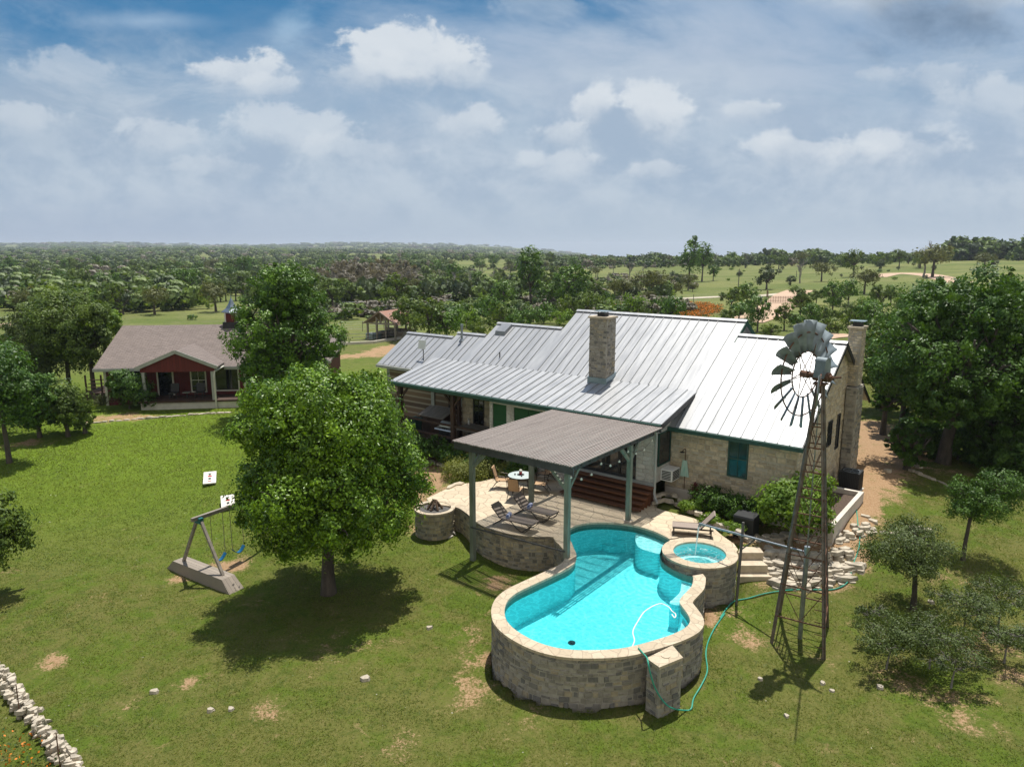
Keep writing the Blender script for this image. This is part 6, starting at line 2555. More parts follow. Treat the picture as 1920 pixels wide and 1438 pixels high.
def trunk_mb(blobs, seed, r, fork=.35, twigs=2, thin=.05):
    rng = random.Random(seed)
    mb = MB()
    zlow = min(b[2] - b[5] for b in blobs)
    cx = sum(b[0] for b in blobs) / len(blobs)
    cy = sum(b[1] for b in blobs) / len(blobs)
    zc = sum(b[2] for b in blobs) / len(blobs)
    fz = max(.3, zlow + (zc - zlow) * fork)
    top_ = Vector((cx * .35, cy * .35, fz))
    mb.tube([(0, 0, -.4), (0, 0, 0), (cx * .05, cy * .05, fz * .35), (cx * .2, cy * .2, fz * .7), top_], [r * 1.7, r * 1.3, r, r * .9, r * .8], 9)
    for b in blobs[:26]:
        e = Vector((b[0], b[1], b[2] + b[5] * .2))
        limb(mb, top_ - Vector((0, 0, .1)), e, r * .62, r * .16, rng, .10)
        for _ in range(twigs):
            dv = Vector((rng.uniform(-1, 1), rng.uniform(-1, 1), rng.uniform(-.3, 1))).normalized()
            f_ = top_.lerp(e, rng.uniform(.5, .95))
            limb(mb, f_, Vector((b[0] + dv.x * b[3] * .9, b[1] + dv.y * b[4] * .9, b[2] + dv.z * b[5] * .85)), r * .22, r * .05, rng, .12, 4, 5)
    return mb


def tree(name, label, cat, loc, blobs, n, L, mat, seed, r, group=None, rz=0.0, bark='bark', fork=.35, twigs=2, **kw):
    t = thing(name, label, cat, loc, rz, group)
    trunk_mb(blobs, seed, r, fork, twigs).build('trunk', M[bark], t, True)
    c = bpy.data.objects.new('crown', crown_mesh('crown', blobs, n, L, seed, M[mat], **kw))
    COL.objects.link(c)
    c.parent = t
    return t


def blobset(rx, ry, zc, rz, n, seed, sub=.55, cxy=(0, 0)):
    """a crown outline made of one core and several knobs"""
    rng = random.Random(seed)
    out = [(cxy[0], cxy[1], zc, rx * .80, ry * .80, rz * .82)]
    for i in range(n):
        a = 2 * math.pi * (i + rng.uniform(-.3, .3)) * .618 * 1.0
        el = rng.uniform(-.55, .95)
        s_ = sub * rng.uniform(.7, 1.15)
        c_ = math.cos(el)
        out.append((cxy[0] + rx * (1 - s_ * .62) * math.cos(a) * c_, cxy[1] + ry * (1 - s_ * .62) * math.sin(a) * c_, zc + rz * (1 - s_ * .55) * math.sin(el), rx * s_ * .62, ry * s_ * .62, rz * s_ * .55))
    return out


# the big round tree on the lawn
tp = atg(616, 1112)


def lobed(ells, seed, inner=.68):
    """lobes spread evenly over the skin of a few ellipsoids: (x, y, z, rx, ry, rz, count, lobe size)"""
    rng = random.Random(seed)
    out = [(e[0], e[1], e[2], e[3] * inner, e[4] * inner, e[5] * inner) for e in ells]
    for (cx, cy, cz, rx, ry, rz, nl, szl) in ells:
        for i in range(nl):
            zz = 1 - 2 * (i + .5) / nl
            a = i * 2.39996 + rng.uniform(-.3, .3)
            rr = math.sqrt(max(0, 1 - zz * zz))
            s_ = szl * rng.uniform(.6, 1.35)
            k_ = (1 - s_ * .8 / rx) * rng.uniform(.88, 1.14)
            out.append((cx + rx * k_ * rr * math.cos(a), cy + ry * k_ * rr * math.sin(a), cz + rz * k_ * zz, s_, s_, s_ * .85))
    return out


ob = lobed([(0, 0, 4.05, 3.6, 3.45, 2.5, 40, .9), (-.3, .25, 6.35, 3.05, 2.8, 1.85, 24, .9)], 12, .80)
ob = [(b_[0] * .93 + .42, b_[1] * .95, b_[2], b_[3] * .96, b_[4] * .96, b_[5]) for b_ in ob]
ob = [b_ for b_ in ob if b_[2] - b_[5] > 1.55 + .22 * math.hypot(b_[0], b_[1])]
tree('round_oak', 'big round bright green tree standing alone on the lawn before the house', 'tree', tp, ob, 170000, .125, 'L_oak', 3, .24, None, 0, 'bark', .02, clump=.24, per=52, core=.16, up=.22)

# tall dense tree beside the cottage
p = Vector((-14.9, 47.0, gz_(-14.9, 47.0)))
tree('dense_tree', 'tall dense green tree rising in front of the red cottage roof', 'tree', p, lobed([(0, 0, 5.0, 3.6, 3.1, 3.4, 30, 1.1), (.2, 0, 8.2, 2.3, 2.2, 2.2, 16, .95)], 13), 46000, .19, 'L_mid', 5, .24, clump=.25, per=60, core=.1)

# loose trees left of the cottage
for i, (px, py, lb, rx, zc, rz, mt, n) in enumerate([
        (132, 742, 'tall loose dark tree just left of the red cottage', 2.8, 5.4, 4.0, 'L_elm', 22000), (178, 748, 'slimmer tree with dark stems touching the left end of the cottage roof', 2.0, 5.2, 3.6, 'L_elm', 14000),
        (95, 735, 'wide olive tree at the left of the group beside the cottage', 3.0, 4.2, 3.4, 'L_scrub', 18000), (60, 720, 'low spreading tree at the far left of the cottage grove', 3.0, 3.2, 2.8, 'L_scrub', 13000), (205, 730, 'yellow-green small tree leaning over the cottage roof corner', 1.6, 5.2, 2.0, 'L_lime', 7000)]):
    p = atg(px, py)
    tree('elm_tree', lb, 'tree', p, blobset(rx, rx, zc, rz, 11, 20 + i, .62), n, .21, mt, 30 + i, .17, 'trees beside the cottage', 0, 'bark', .5, clump=.24, per=60, core=.3)
# rounded shrubs and the dark tree on the left lawn edge
for i, (px, py, rx, zc, rz, lb, mt, n) in enumerate([
        (18, 868, 2.1, 4.4, 2.9, 'dark tree with a leaning trunk at the left edge of the lawn', 'L_dark', 13000), (75, 820, 1.9, 2.2, 1.9, 'rounded green bush beside the dark tree at the left lawn edge', 'L_dark', 9000), (128, 818, 1.5, 2.0, 1.7, 'rounded bush with several stems nearest the cottage end of the lawn edge', 'L_elm', 8000),
        (160, 812, .8, 1.0, .9, 'small leggy shrub at the right end of the left lawn hedge', 'L_elm', 2500), (40, 760, 2.4, 2.6, 2.2, 'big bush behind the dark tree at the left lawn edge', 'L_scrub', 9000), (-25, 820, 2.6, 4.0, 3.2, 'dark tree cut by the left picture edge', 'L_dark', 10000)]):
    p = atg(px, py)
    tree('lawn_tree', lb, 'tree', p, blobset(rx, rx, zc, rz, 8, 50 + i, .6), n, .2, mt, 60 + i, .12, 'trees along the left lawn edge', 0, 'bark', .5, clump=.25, per=60, core=.3)
p = atg(-18, 1120)
tree('lawn_tree', 'low leafy tree entering from the left edge near the swing set', 'tree', p, blobset(1.7, 1.6, 2.6, 1.7, 8, 71, .6), 13000, .15, 'L_elm', 72, .12, None, 0, 'bark', .5, clump=.25, per=60, core=.3)
p = cot.matrix_basis @ Vector((2.1, -1.5, .1))
tree('porch_shrub', 'arching green shrub in front of the red cottage wall', 'shrub', p, [(0, 0, 1.3, 1.4, 1.1, 1.1), (.6, -.2, 1.7, 1.0, .9, .8), (-.5, 0, 1.9, .9, .9, .8), (1.2, -.2, .9, .8, .8, .7)], 9000, .17, 'L_dark', 75, .05, None, 0, 'bark', .3, clump=.25, per=60, core=.3)
p = cot.matrix_basis @ Vector((.5, -1.9, .1))
q = MB()
rng = random.Random(8)
for i in range(90):
    a, el = rng.uniform(0, 6.28), rng.uniform(.1, 1.4)
    L = rng.uniform(.7, 1.1)
    m_ = Vector((math.cos(a) * math.cos(el) * L * .6, math.sin(a) * math.cos(el) * L * .6, .3 + math.sin(el) * L * .75))
    e = Vector((math.cos(a) * math.cos(el) * L, math.sin(a) * math.cos(el) * L, .3 + math.sin(el) * L * .8))
    q.bar((0, 0, .3), m_, .05, .008)
    q.bar(m_, e, .03, .006)
o = q.build('yucca', M['L_olive'])
o.location = p
tag(o, 'pale spiky yucca beside the left corner of the red cottage', 'plant')

# big trees on the right
p = atg(1768, 868)
tree('shade_tree', 'large dark spreading shade tree filling the right side', 'tree', p, lobed([(.3, -.4, 5.6, 4.6, 3.6, 2.6, 30, 1.15), (.8, .2, 8.0, 3.2, 2.8, 2.0, 18, 1.0), (2.4, -2.0, 4.0, 2.4, 2.0, 1.4, 12, .8), (-1.4, -2.2, 3.8, 1.8, 1.5, 1.1, 9, .7)], 14, .55),
     52000, .20, 'L_dark', 81, .30, None, 0, 'bark', .30, clump=.26, per=60, core=.1)
for i, (px, py, rx, zc, rz, lb, mt, n) in enumerate([
        (1690, 800, 2.4, 5.2, 3.0, 'green tree with a pale bare branch behind the right chimney', 'L_mid', 13000), (1655, 770, 2.0, 4.4, 2.4, 'tree just right of the right chimney', 'L_elm', 9000), (1745, 740, 3.0, 6.5, 3.0, 'broad bright green tree behind the right grove', 'L_mid', 14000), (1850, 800, 3.2, 6.0, 3.2, 'dark tree at the right picture edge beside the large shade tree', 'L_dark', 14000),
        (1905, 760, 3.0, 7.4, 3.2, 'tall tree at the extreme right of the grove', 'L_mid', 12000), (1655, 815, .9, 2.6, .9, 'thin young tree in the clearing right of the chimney', 'L_dark', 3000), (1870, 880, 1.9, 3.0, 1.5, 'low tree in the shade at the right edge above the scrub', 'L_dark', 8000), (1800, 690, 3.0, 5.2, 2.6, 'green tree seen between the right grove and the pasture', 'L_elm', 11000),
        (1700, 880, 1.2, 1.6, .8, 'low spreading bush under the large shade tree', 'L_dark', 3500)]):
    p = atg(px, py)
    tree('grove_tree', lb, 'tree', p, lobed([(0, 0, zc * .86, rx * 1.08, rx * 1.05, rz * 1.15, 22, rx * .34)], 90 + i, .6), int(n * 1.2), .20, mt, 100 + i, .16, 'trees of the right-hand grove', 0, 'bark', .35, clump=.27, per=55, core=.12)
for i, (px, py, rx, rz, n) in enumerate([(1722, 850, 1.5, 1.0, 5000), (1795, 862, 1.7, 1.1, 6000), (1862, 878, 1.6, 1.2, 6000), (1915, 905, 1.5, 1.2, 5000), (1750, 800, 1.8, 1.5, 5000), (1840, 815, 1.8, 1.5, 5000), (1905, 840, 1.8, 1.6, 5000), (1668, 740, 1.3, 1.4, 4000)]):
    p = atg(px, py)
    tree('grove_shrub', 'dark leafy undergrowth shrub in the shade of the right-hand grove', 'shrub', p, lobed([(0, 0, rz * .9, rx, rx, rz, 12, rx * .4)], 230 + i), n, .19, 'L_dark', 240 + i, .05, 'undergrowth of the right-hand grove', 0, 'bark', .3, clump=.3, per=50, core=.15)
# bare drooping branches in the shade tree
q = MB()
rng = random.Random(17)
c0 = atY(1815, 690, 35.5)
for i in range(16):
    e = c0 + Vector((rng.uniform(-1.1, .9), rng.uniform(-.5, .3), rng.uniform(-2.4, -1.0)))
    limb(q, c0 + Vector((rng.uniform(-.3, .3), 0, 0)), e, .035, .01, rng, .15, 5, 5)
limb(q, c0, c0 + Vector((.6, 1.6, .9)), .06, .12, rng)
limb(q, c0 + Vector((.6, 1.6, .9)), Vector((atg(1768, 868).x, atg(1768, 868).y, 3.5)), .12, .2, rng)
o = q.build('bare_branch', M['deadbark'])
tag(o, 'bare pale branches drooping inside the large shade tree', 'branch')

# scrub trees on the near right
p = atg(1712, 1142)
tree('scrub_tree', 'small crooked scrub tree with sparse crown right of the windmill', 'tree', p, [(-.2, .5, 2.1, 1.3, 1.1, .7), (-1.0, .3, 2.0, .8, .8, .55), (.7, .3, 1.9, .9, .8, .55), (-.2, -.2, 1.6, .8, .7, .45), (.3, .9, 2.4, .9, .8, .45)], 15000, .075, 'L_scrub', 121, .085, None, 0, 'bark', .55, 6, clump=.24, per=60, core=.35)
p = atg(1805, 1050)
tree('scrub_tree', 'leaning small tree with feathery crown at the right', 'tree', p, [(.7, .3, 2.2, 1.1, 1.0, .6), (1.2, .2, 2.9, .8, .8, .5), (.2, .4, 2.6, .7, .7, .5), (-.1, .1, 1.9, .6, .6, .4)], 12000, .085, 'L_dark', 123, .07, None, 0, 'bark', .5, 5, clump=.24, per=60, core=.3)
for i, (px, py, h_, rx, rz, lb, n) in enumerate([(1668, 1196, 1.0, 1.35, .5, 'sparse low tree in front of the crooked scrub tree', 5200), (1750, 1186, 1.15, 1.5, .5, 'sparse low tree right of the crooked scrub tree', 5600), (1812, 1135, 1.2, 1.4, .45, 'twiggy low tree between the crooked one and the leaning one', 4000),
                                                       (1880, 1115, 1.2, 1.3, .45, 'thin spreading tree near the right edge', 3400), (1640, 1150, 1.0, .6, .35, 'small patchy bush at the left end of the thicket', 1500), (1790, 1235, .9, 1.1, .4, 'straggling bush at the lower side of the thicket', 2200), (1890, 1190, .9, 1.1, .4, 'ragged bush at the lower right of the thicket', 2200)]):
    z = 0.0
    for _ in range(20):
        p = at(px, py, z)
        z = .5 * z + .5 * (gz_(p.x, p.y) + h_)
    p.z = gz_(p.x, p.y)
    tree('scrub_bush', lb, 'bush', p, blobset(rx, rx * .9, h_, rz, 10, 130 + i, .75), int(n * 1.35), .066, 'L_scrub', 140 + i, .026, 'scrub thicket on the near right', 0, 'deadbark', .15, 5, clump=.26, per=45, core=.5)

# planting round the house
p = hw(6.1, -1.1, .35)
tree('planter_shrub', 'bright leafy shrub growing in the concrete planter', 'shrub', p, [(0, 0, .95, 1.15, 1.0, .85), (.6, .5, 1.2, .8, .8, .7), (-.7, -.1, .9, .9, .8, .7), (.2, -.7, .6, .8, .6, .6)], 8500, .17, 'L_lime', 161, .04, None, 0, 'bark', .3, clump=.28, per=40, core=.3)
for i, (x, y, rx, rz, lb, mt) in enumerate([(2.3, -.9, .62, .5, 'dark leafy bush under the wing window, leftmost of four', 'L_dark'), (3.1, -1.0, .68, .52, 'dark leafy bush directly under the wing window', 'L_dark'), (3.9, -1.0, .7, .5, 'dark leafy bush right of the wing window', 'L_dark'), (4.6, -.6, .55, .5, 'dark bush at the right corner of the wing wall', 'L_dark'),
                                            (1.8, -1.5, .4, .26, 'low yellow-green plant at the front of the wall bed', 'L_lime'), (3.0, -2.1, .42, .22, 'low pale plant near the lounger behind the stone border', 'L_lime'), (4.0, -2.3, .4, .2, 'low grassy plant in front of the black box', 'L_lime')]):
    p = hw(x, y, .02)
    p.z = max(gz_(p.x, p.y), -.1)
    rx, rz = rx * 1.3, rz * 1.15
    tree('wall_shrub', lb, 'shrub', p, blobset(rx, rx * .8, rz * 1.0, rz, 5, 170 + i, .6), 3600, .10, mt, 180 + i, .02, 'shrubs along the wing wall', 0, 'bark', .2, clump=.3, per=40, core=.3)
for i, (px, py, rx, rz, lb, mt) in enumerate([(872, 897, 1.25, .62, 'low domed juniper with reddish patches beside the gravel path', 'L_hedge'), (925, 893, 1.35, .62, 'low domed juniper closest to the patio chairs', 'L_hedge'), (905, 872, 1.2, .6, 'low domed juniper behind the other two', 'L_hedge')]):
    p = atg(px, py)
    tree('juniper', lb, 'shrub', p, [(0, 0, .25, rx, rx * .75, rz), (.5, .2, .3, rx * .6, rx * .5, rz * .9), (-.5, .1, .28, rx * .6, rx * .5, rz * .9)], 6500, .11, mt, 190 + i, .03, 'junipers by the patio', 0, 'bark', .2, clump=.3, per=50, core=.2, aspect=.3)
for i, (px, py, rx, rz, lb, mt) in enumerate([(775, 812, .9, .6, 'leafy bush right behind the round tree under the porch rail', 'L_lime'), (800, 835, .8, .6, 'bright leafy bush among the porch planting, nearest the gravel path', 'L_lime'), (830, 842, .8, .55, 'broad-leaved bush in the middle of the porch planting', 'L_dark'), (858, 838, .8, .6, 'dark bush at the foot of the forked porch post', 'L_dark'),
                                              (790, 795, .7, .5, 'dark low bush nearest the porch steps of the log wall', 'L_dark'), (885, 852, .8, .5, 'dark bush under the near left pergola corner', 'L_dark'), (940, 868, 1.0, .5, 'dark bush behind the dining table', 'L_dark'), (1000, 878, .9, .45, 'dark bush right of the dining table near the steps', 'L_dark')]):
    p = hw(*[(-16.3, -2.1), (-14.6, -2.9), (-13.4, -2.6), (-12.2, -2.3), (-15.5, -2.4), (-11.0, -2.4), (-9.0, -2.5), (-6.6, -2.2)][i], 0)
    rz = rz * 1.15
    p.z = max(-.15, gz_(p.x, p.y))
    tree('garden_bush', lb, 'bush', p, blobset(rx, rx * .8, rz, rz, 5, 200 + i, .6), 3000, .13, mt, 210 + i, .03, 'bushes in front of the porch', 0, 'bark', .2, clump=.3, per=40, core=.3)


# ---------------------------------------------------------------- middle distance: prototypes, then copies
def proto_single(name, blobs, n, L, seed, mat, r, bark='bark', **kw):
    """small distant tree as one mesh with two materials"""
    co, tone = leaf_arrays(blobs, n, L, seed, **kw)
    tb = trunk_mb(blobs, seed, r, .4, 1)
    tv, tf = np.array(tb.v), []
    for f in tb.f:
        for k_ in range(1, len(f) - 1):
            tf.append((f[0], f[k_], f[k_ + 1]))
    tf = np.array(tf)
    co2 = np.concatenate([co, tv])
    fa = np.concatenate([quad_faces(n), tf + len(co)])
    tn = np.concatenate([tone, np.full(len(tf), .5)])
    mi = np.concatenate([np.zeros(2 * n), np.ones(len(tf))])
    return tri_mesh(name, co2, fa, tn, [M[mat], M[bark]], mi)


def bare_proto(name, seed, h, spread):
    rng = random.Random(seed)
    mb = MB()

    def grow(p, dv, L, r, lev):
        e = p + dv * L
        limb(mb, p, e, r, r * .55, rng, .10, 3, 4)
        if lev == 0:
            return
        for _ in range(rng.choice((3, 3, 4))):
            nd = (dv + Vector((rng.uniform(-1, 1), rng.uniform(-1, 1), rng.uniform(-.25, .7))) * spread).normalized()
            grow(p.lerp(e, rng.uniform(.55, 1.0)), nd, L * rng.uniform(.5, .8), r * .55, lev - 1)
    grow(Vector((0, 0, -.2)), Vector((rng.uniform(-.15, .15), 0, 1)).normalized(), h * .36, h * .028, 3)
    o = mb.build(name, M['deadbark'])
    me_ = o.data
    bpy.data.objects.remove(o)
    return me_


PM = {
    'round': [proto_single('far_tree', blobset(2.6, 2.6, 3.6, 2.5, 8, 300 + i, .6), 2600, .34, 310 + i, 'L_mid', .16, clump=.26, per=45) for i in range(3)],
    'elm': [proto_single('far_tree', blobset(2.5, 2.5, 3.4, 2.4, 9, 320 + i, .62), 2200, .36, 330 + i, 'L_elm', .15, clump=.26, per=45, core=.3) for i in range(3)],
    'tall': [proto_single('far_tree', blobset(1.7, 1.7, 4.8, 4.0, 9, 340 + i, .55), 2400, .34, 350 + i, 'L_mid', .15, clump=.26, per=45) for i in range(2)],
    'mesq': [proto_single('far_tree', [(0, 0, 3.0, 2.4, 2.2, 1.0), (-1.6, .2, 2.6, 1.5, 1.3, .9), (1.7, 0, 2.7, 1.5, 1.4, .9), (.3, .6, 3.6, 1.5, 1.4, .7)], 1500, .32, 360 + i, 'L_olive', .16, clump=.3, per=40, core=.4) for i in range(2)],
    'cedar': [proto_single('far_tree', blobset(1.5, 1.5, 1.7, 1.6, 7, 370 + i, .6), 1500, .26, 380 + i, 'L_cedar', .12, clump=.28, per=40) for i in range(2)],
    'bush': [proto_single('far_bush', blobset(2.2, 2.0, 1.1, 1.1, 8, 390 + i, .6), 1900, .27, 400 + i, m_, .08, clump=.26, per=45) for i, m_ in enumerate(('L_elm', 'L_lime', 'L_mid'))],
    'pink': [proto_single('dry_bush', blobset(2.2, 2.0, 1.9, 1.7, 8, 410, .6), 1500, .26, 411, 'L_pink', .1, 'deadbark', clump=.3, per=40, core=.5)],
    'dead': [bare_proto('dead_tree', 420 + i, 5.5, .75) for i in range(4)],
}
rngF = random.Random(99)


def put(kind, px, py, s_, name, label, cat, group, zs=1.0):
    me_ = rngF.choice(PM[kind])
    o = bpy.data.objects.new(name, me_)
    COL.objects.link(o)
    p = atg(px, py)
    o.location = (p.x, p.y, p.z - .05)
    o.rotation_euler = (0, 0, rngF.uniform(0, 6.28))
    o.scale = (s_, s_, s_ * zs)
    tag(o, label, cat, group)
    return o


# individually placed, each one recognisable in the photograph
for a in [
    ('tall', 995, 582, 1.50, 'dark_tree', 'tall dark green tree behind the house, left of the rounder one', 'tree'), ('round', 1070, 585, 1.45, 'dark_tree', 'thick rounded dark tree behind the house ridge', 'tree'),
    ('round', 945, 588, 1.05, 'dark_tree', 'lower dark tree left of the tall dark tree behind the house', 'tree'), ('round', 1032, 582, .95, 'dark_tree', 'dark tree wedged between the two tall trees behind the house', 'tree'),
    ('elm', 1115, 575, .85, 'green_tree', 'pale green tree right of the rounded dark tree', 'tree'), ('mesq', 1222, 566, 1.55, 'mesquite', 'leaning olive mesquite with forked trunk behind the house ridge', 'tree'), ('mesq', 1170, 566, 1.2, 'mesquite', 'wispy olive mesquite left of the leaning one', 'tree'),
    ('tall', 1292, 531, 1.9, 'dark_tree', 'tall dark tree in the pasture, left of a close pair', 'tree'), ('tall', 1316, 528, 1.6, 'dark_tree', 'tall dark tree in the pasture, right of a close pair', 'tree'), ('mesq', 1290, 545, 1.0, 'small_tree', 'small bare-stemmed tree below the pair of dark pasture trees', 'tree'), ('cedar', 1265, 540, 1.5, 'cedar_bush', 'grey-green cedar beside the white trailer', 'bush'),
    ('round', 1337, 527, .9, 'dark_tree', 'low dark tree right of the pair of dark pasture trees', 'tree'), ('cedar', 1437, 543, 2.0, 'cedar_bush', 'dark cone-shaped cedar alone in the pasture above the gate', 'bush'), ('dead', 1500, 531, 1.9, 'twisted_tree', 'twisted grey half bare tree right of the cone-shaped cedar', 'tree'), ('mesq', 1540, 528, 1.4, 'leaning_tree', 'leaning grey tree right of the twisted bare one', 'tree'), ('cedar', 1482, 535, 1.0, 'cedar_bush', 'small dark cedar at the foot of the twisted tree', 'bush'),
    ('elm', 1600, 520, 1.7, 'grey_tree', 'grey-green tree standing in front of the ridge above the bushes', 'tree'), ('mesq', 1620, 552, 1.35, 'olive_tree', 'olive tree in front of the grey-green ridge tree', 'tree'),
    ('bush', 1580, 500, 2.6, 'ridge_tree', 'broad dark tree on the right skyline beside the twisted one', 'tree'), ('bush', 1652, 500, 2.7, 'ridge_tree', 'flat topped tree on the right skyline', 'tree'), ('dead', 1730, 520, 2.6, 'bare_tree', 'tall partly bare tree rising over the right skyline', 'tree'), ('mesq', 1748, 520, 2.4, 'ridge_tree', 'grey tree tangled with the tall bare skyline tree', 'tree'),
    ('elm', 1370, 590, .0001 + .9, 'green_bush', 'big rounded green bush right of the orange flowers', 'bush'), ('bush', 1385, 600, 1.5, 'green_bush', 'lower bush in front of the big rounded one by the orange flowers', 'bush'), ('round', 1400, 582, .9, 'green_bush', 'dark rounded bush beside the dirt drive', 'bush'),
    ('elm', 745, 592, 1.3, 'green_tree', 'dark green tree standing behind the open shed', 'tree'), ('elm', 770, 640, 1.0, 'green_tree', 'leafy tree hugging the right end of the open shed', 'tree'), ('elm', 805, 650, 1.0, 'lime_tree', 'bright leafy tree behind the low end of the metal roof', 'tree'), ('round', 838, 650, .8, 'lime_tree', 'round leafy tree right of the bright one behind the metal roof', 'tree'),
    ('elm', 625, 590, 1.2, 'green_tree', 'green tree touching the right side of the tall dense tree', 'tree'), ('elm', 660, 575, 1.0, 'green_tree', 'small green tree beside the pale road behind the shed', 'tree'), ('pink', 230, 583, 1.3, 'dry_bush', 'pinkish dry bush at the edge of the left meadow', 'bush'), ('pink', 660, 562, 2.0, 'dry_thicket', 'pinkish bare thicket behind the pale road, left part', 'bush'), ('pink', 700, 560, 2.1, 'dry_thicket', 'pinkish bare thicket behind the pale road, right part', 'bush'),
    ('mesq', 290, 590, 1.2, 'small_tree', 'small olive tree at the left end of the bright meadow', 'tree'), ('mesq', 405, 585, 1.3, 'small_tree', 'olive tree just left of the little cupola', 'tree'), ('bush', 360, 600, .45, 'meadow_bush', 'tiny dark bush in the bright meadow behind the cottage roof', 'bush'),
    ('bush', 905, 628, 1.0, 'lime_bush', 'leafy yellow-green bush just above the stepped metal roof', 'bush'), ('bush', 1020, 607, 1.0, 'lime_bush', 'yellowish little tree against the roof left of the chimney', 'bush'), ('elm', 570, 588, 1.1, 'green_tree', 'green tree half behind the tall dense cottage tree', 'tree'),
]:
    put(a[0], a[1], a[2], a[3] if a[3] else 1, a[4], a[5], a[6], None)

for i in range(13):
    put('pink', 585 + 15 * i + rngF.uniform(-6, 6), 548 + rngF.uniform(-8, 12), rngF.uniform(1.7, 2.6), 'dry_thicket', 'pinkish bare bush in the thicket behind the pale road', 'bush', 'bare thicket behind the pale road', 1.15)
for i in range(34):
    put(('bush', 'cedar', 'mesq')[i % 3], rngF.uniform(860, 1300), rngF.uniform(520, 572), rngF.uniform(.5, 1.0), 'scrub_bush', 'small bush in the rough ground beyond the house', 'bush', 'small bushes in the rough ground')
for i in range(26):
    put(('bush', 'cedar')[i % 2], rngF.uniform(1330, 1900), rngF.uniform(499, 530), rngF.uniform(.35, .75), 'pasture_bush', 'small dark bush dotted over the right-hand pasture', 'bush', 'small bushes in the pasture')
# hedgerows behind the house (each bush its own object)
for i, (px, py) in enumerate([(875, 615), (895, 605), (920, 600), (940, 612), (960, 605), (975, 618), (1000, 603), (1030, 597), (1050, 610), (1065, 600), (1090, 596), (1110, 590), (1140, 588), (1160, 592), (1190, 590), (1215, 595), (1240, 592), (1260, 600), (860, 600), (845, 612), (1130, 575), (880, 585), (910, 580)]):
    put('bush', px, py, rngF.uniform(.85, 1.35), 'hedge_bush', 'green bush in the scrubby hedgerow behind the metal roof', 'bush', 'hedgerow bushes behind the house', rngF.uniform(1.0, 1.5))
for i, (px, py) in enumerate([(1345, 615), (1365, 620), (1400, 618), (1420, 622), (1445, 628), (1470, 620), (1495, 612), (1520, 616), (1545, 608), (1500, 595), (1525, 590), (1560, 592), (1580, 600), (1590, 612), (1610, 608), (1630, 625), (1555, 625), (1600, 640), (1625, 660), (1640, 650), (1500, 575), (1530, 572), (1560, 574), (1590, 575), (1620, 580), (1650, 590), (1650, 610), (1670, 570), (1700, 575), (1690, 600), (1730, 565), (1760, 560)]):
    put(('bush', 'elm', 'bush', 'round')[i % 4], px, py, rngF.uniform(.7, 1.0) if i % 2 == 0 else rngF.uniform(.6, .9), 'drive_bush', 'green bush in the thick growth beside the dirt drive', 'bush', 'bushes beside the dirt drive', rngF.uniform(.9, 1.3))
for i, (px, py) in enumerate([(620, 560), (640, 555), (690, 552), (735, 550), (820, 545), (850, 548), (880, 540), (925, 540), (1120, 520), (1150, 515), (1180, 522), (1205, 515), (1090, 515), (1060, 512), (1140, 535), (1195, 540), (870, 520), (900, 525), (340, 548), (300, 552), (270, 545), (380, 552), (420, 545), (450, 550), (200, 530), (160, 545), (960, 505), (1020, 500), (1110, 500), (1170, 500), (1230, 505), (1340, 495), (1360, 492), (1400, 498), (830, 505), (790, 520), (760, 510), (1255, 498)]):
    put('dead', px, py, rngF.uniform(1.0, 1.6), 'dead_tree', 'grey leafless tree in the brush beyond the house', 'tree', 'grey leafless trees in the brush')

# nearer woodland trees one by one
cnt = 0
tries = 0
while cnt < 270 and tries < 9000:
    tries += 1
    px = rngF.uniform(-60, 1980)
    py = rngF.uniform(492, 600)
    left = px < 640
    if left:
        if 505 < py < 578 or (py >= 570 and (60 < px < 315 or 440 < px < 600) and rngF.random() < .45):
            ok = not (px < 60 and py > 572)
        else:
            ok = False
        if 300 < px < 430 and py > 572:
            ok = False
    elif px < 1100:
        ok = (py < 566 and rngF.random() < .42) and not (1130 < px and py > 505)
    else:
        ok = 492 < py < 508 and rngF.random() < .25
    if not ok:
        continue
    kd = rngF.choice(('round', 'elm', 'elm', 'mesq', 'cedar', 'tall') if py > 520 else ('elm', 'round', 'cedar', 'mesq'))
    s_ = rngF.uniform(.8, 1.25) * (1.25 if py < 530 else 1.0)
    if kd == 'tall':
        s_ *= .75
    put(kd, px, py, s_, 'woodland_tree', 'green woodland tree beyond the houses', 'tree', 'woodland trees beyond the houses', rngF.uniform(.85, 1.2))
    cnt += 1

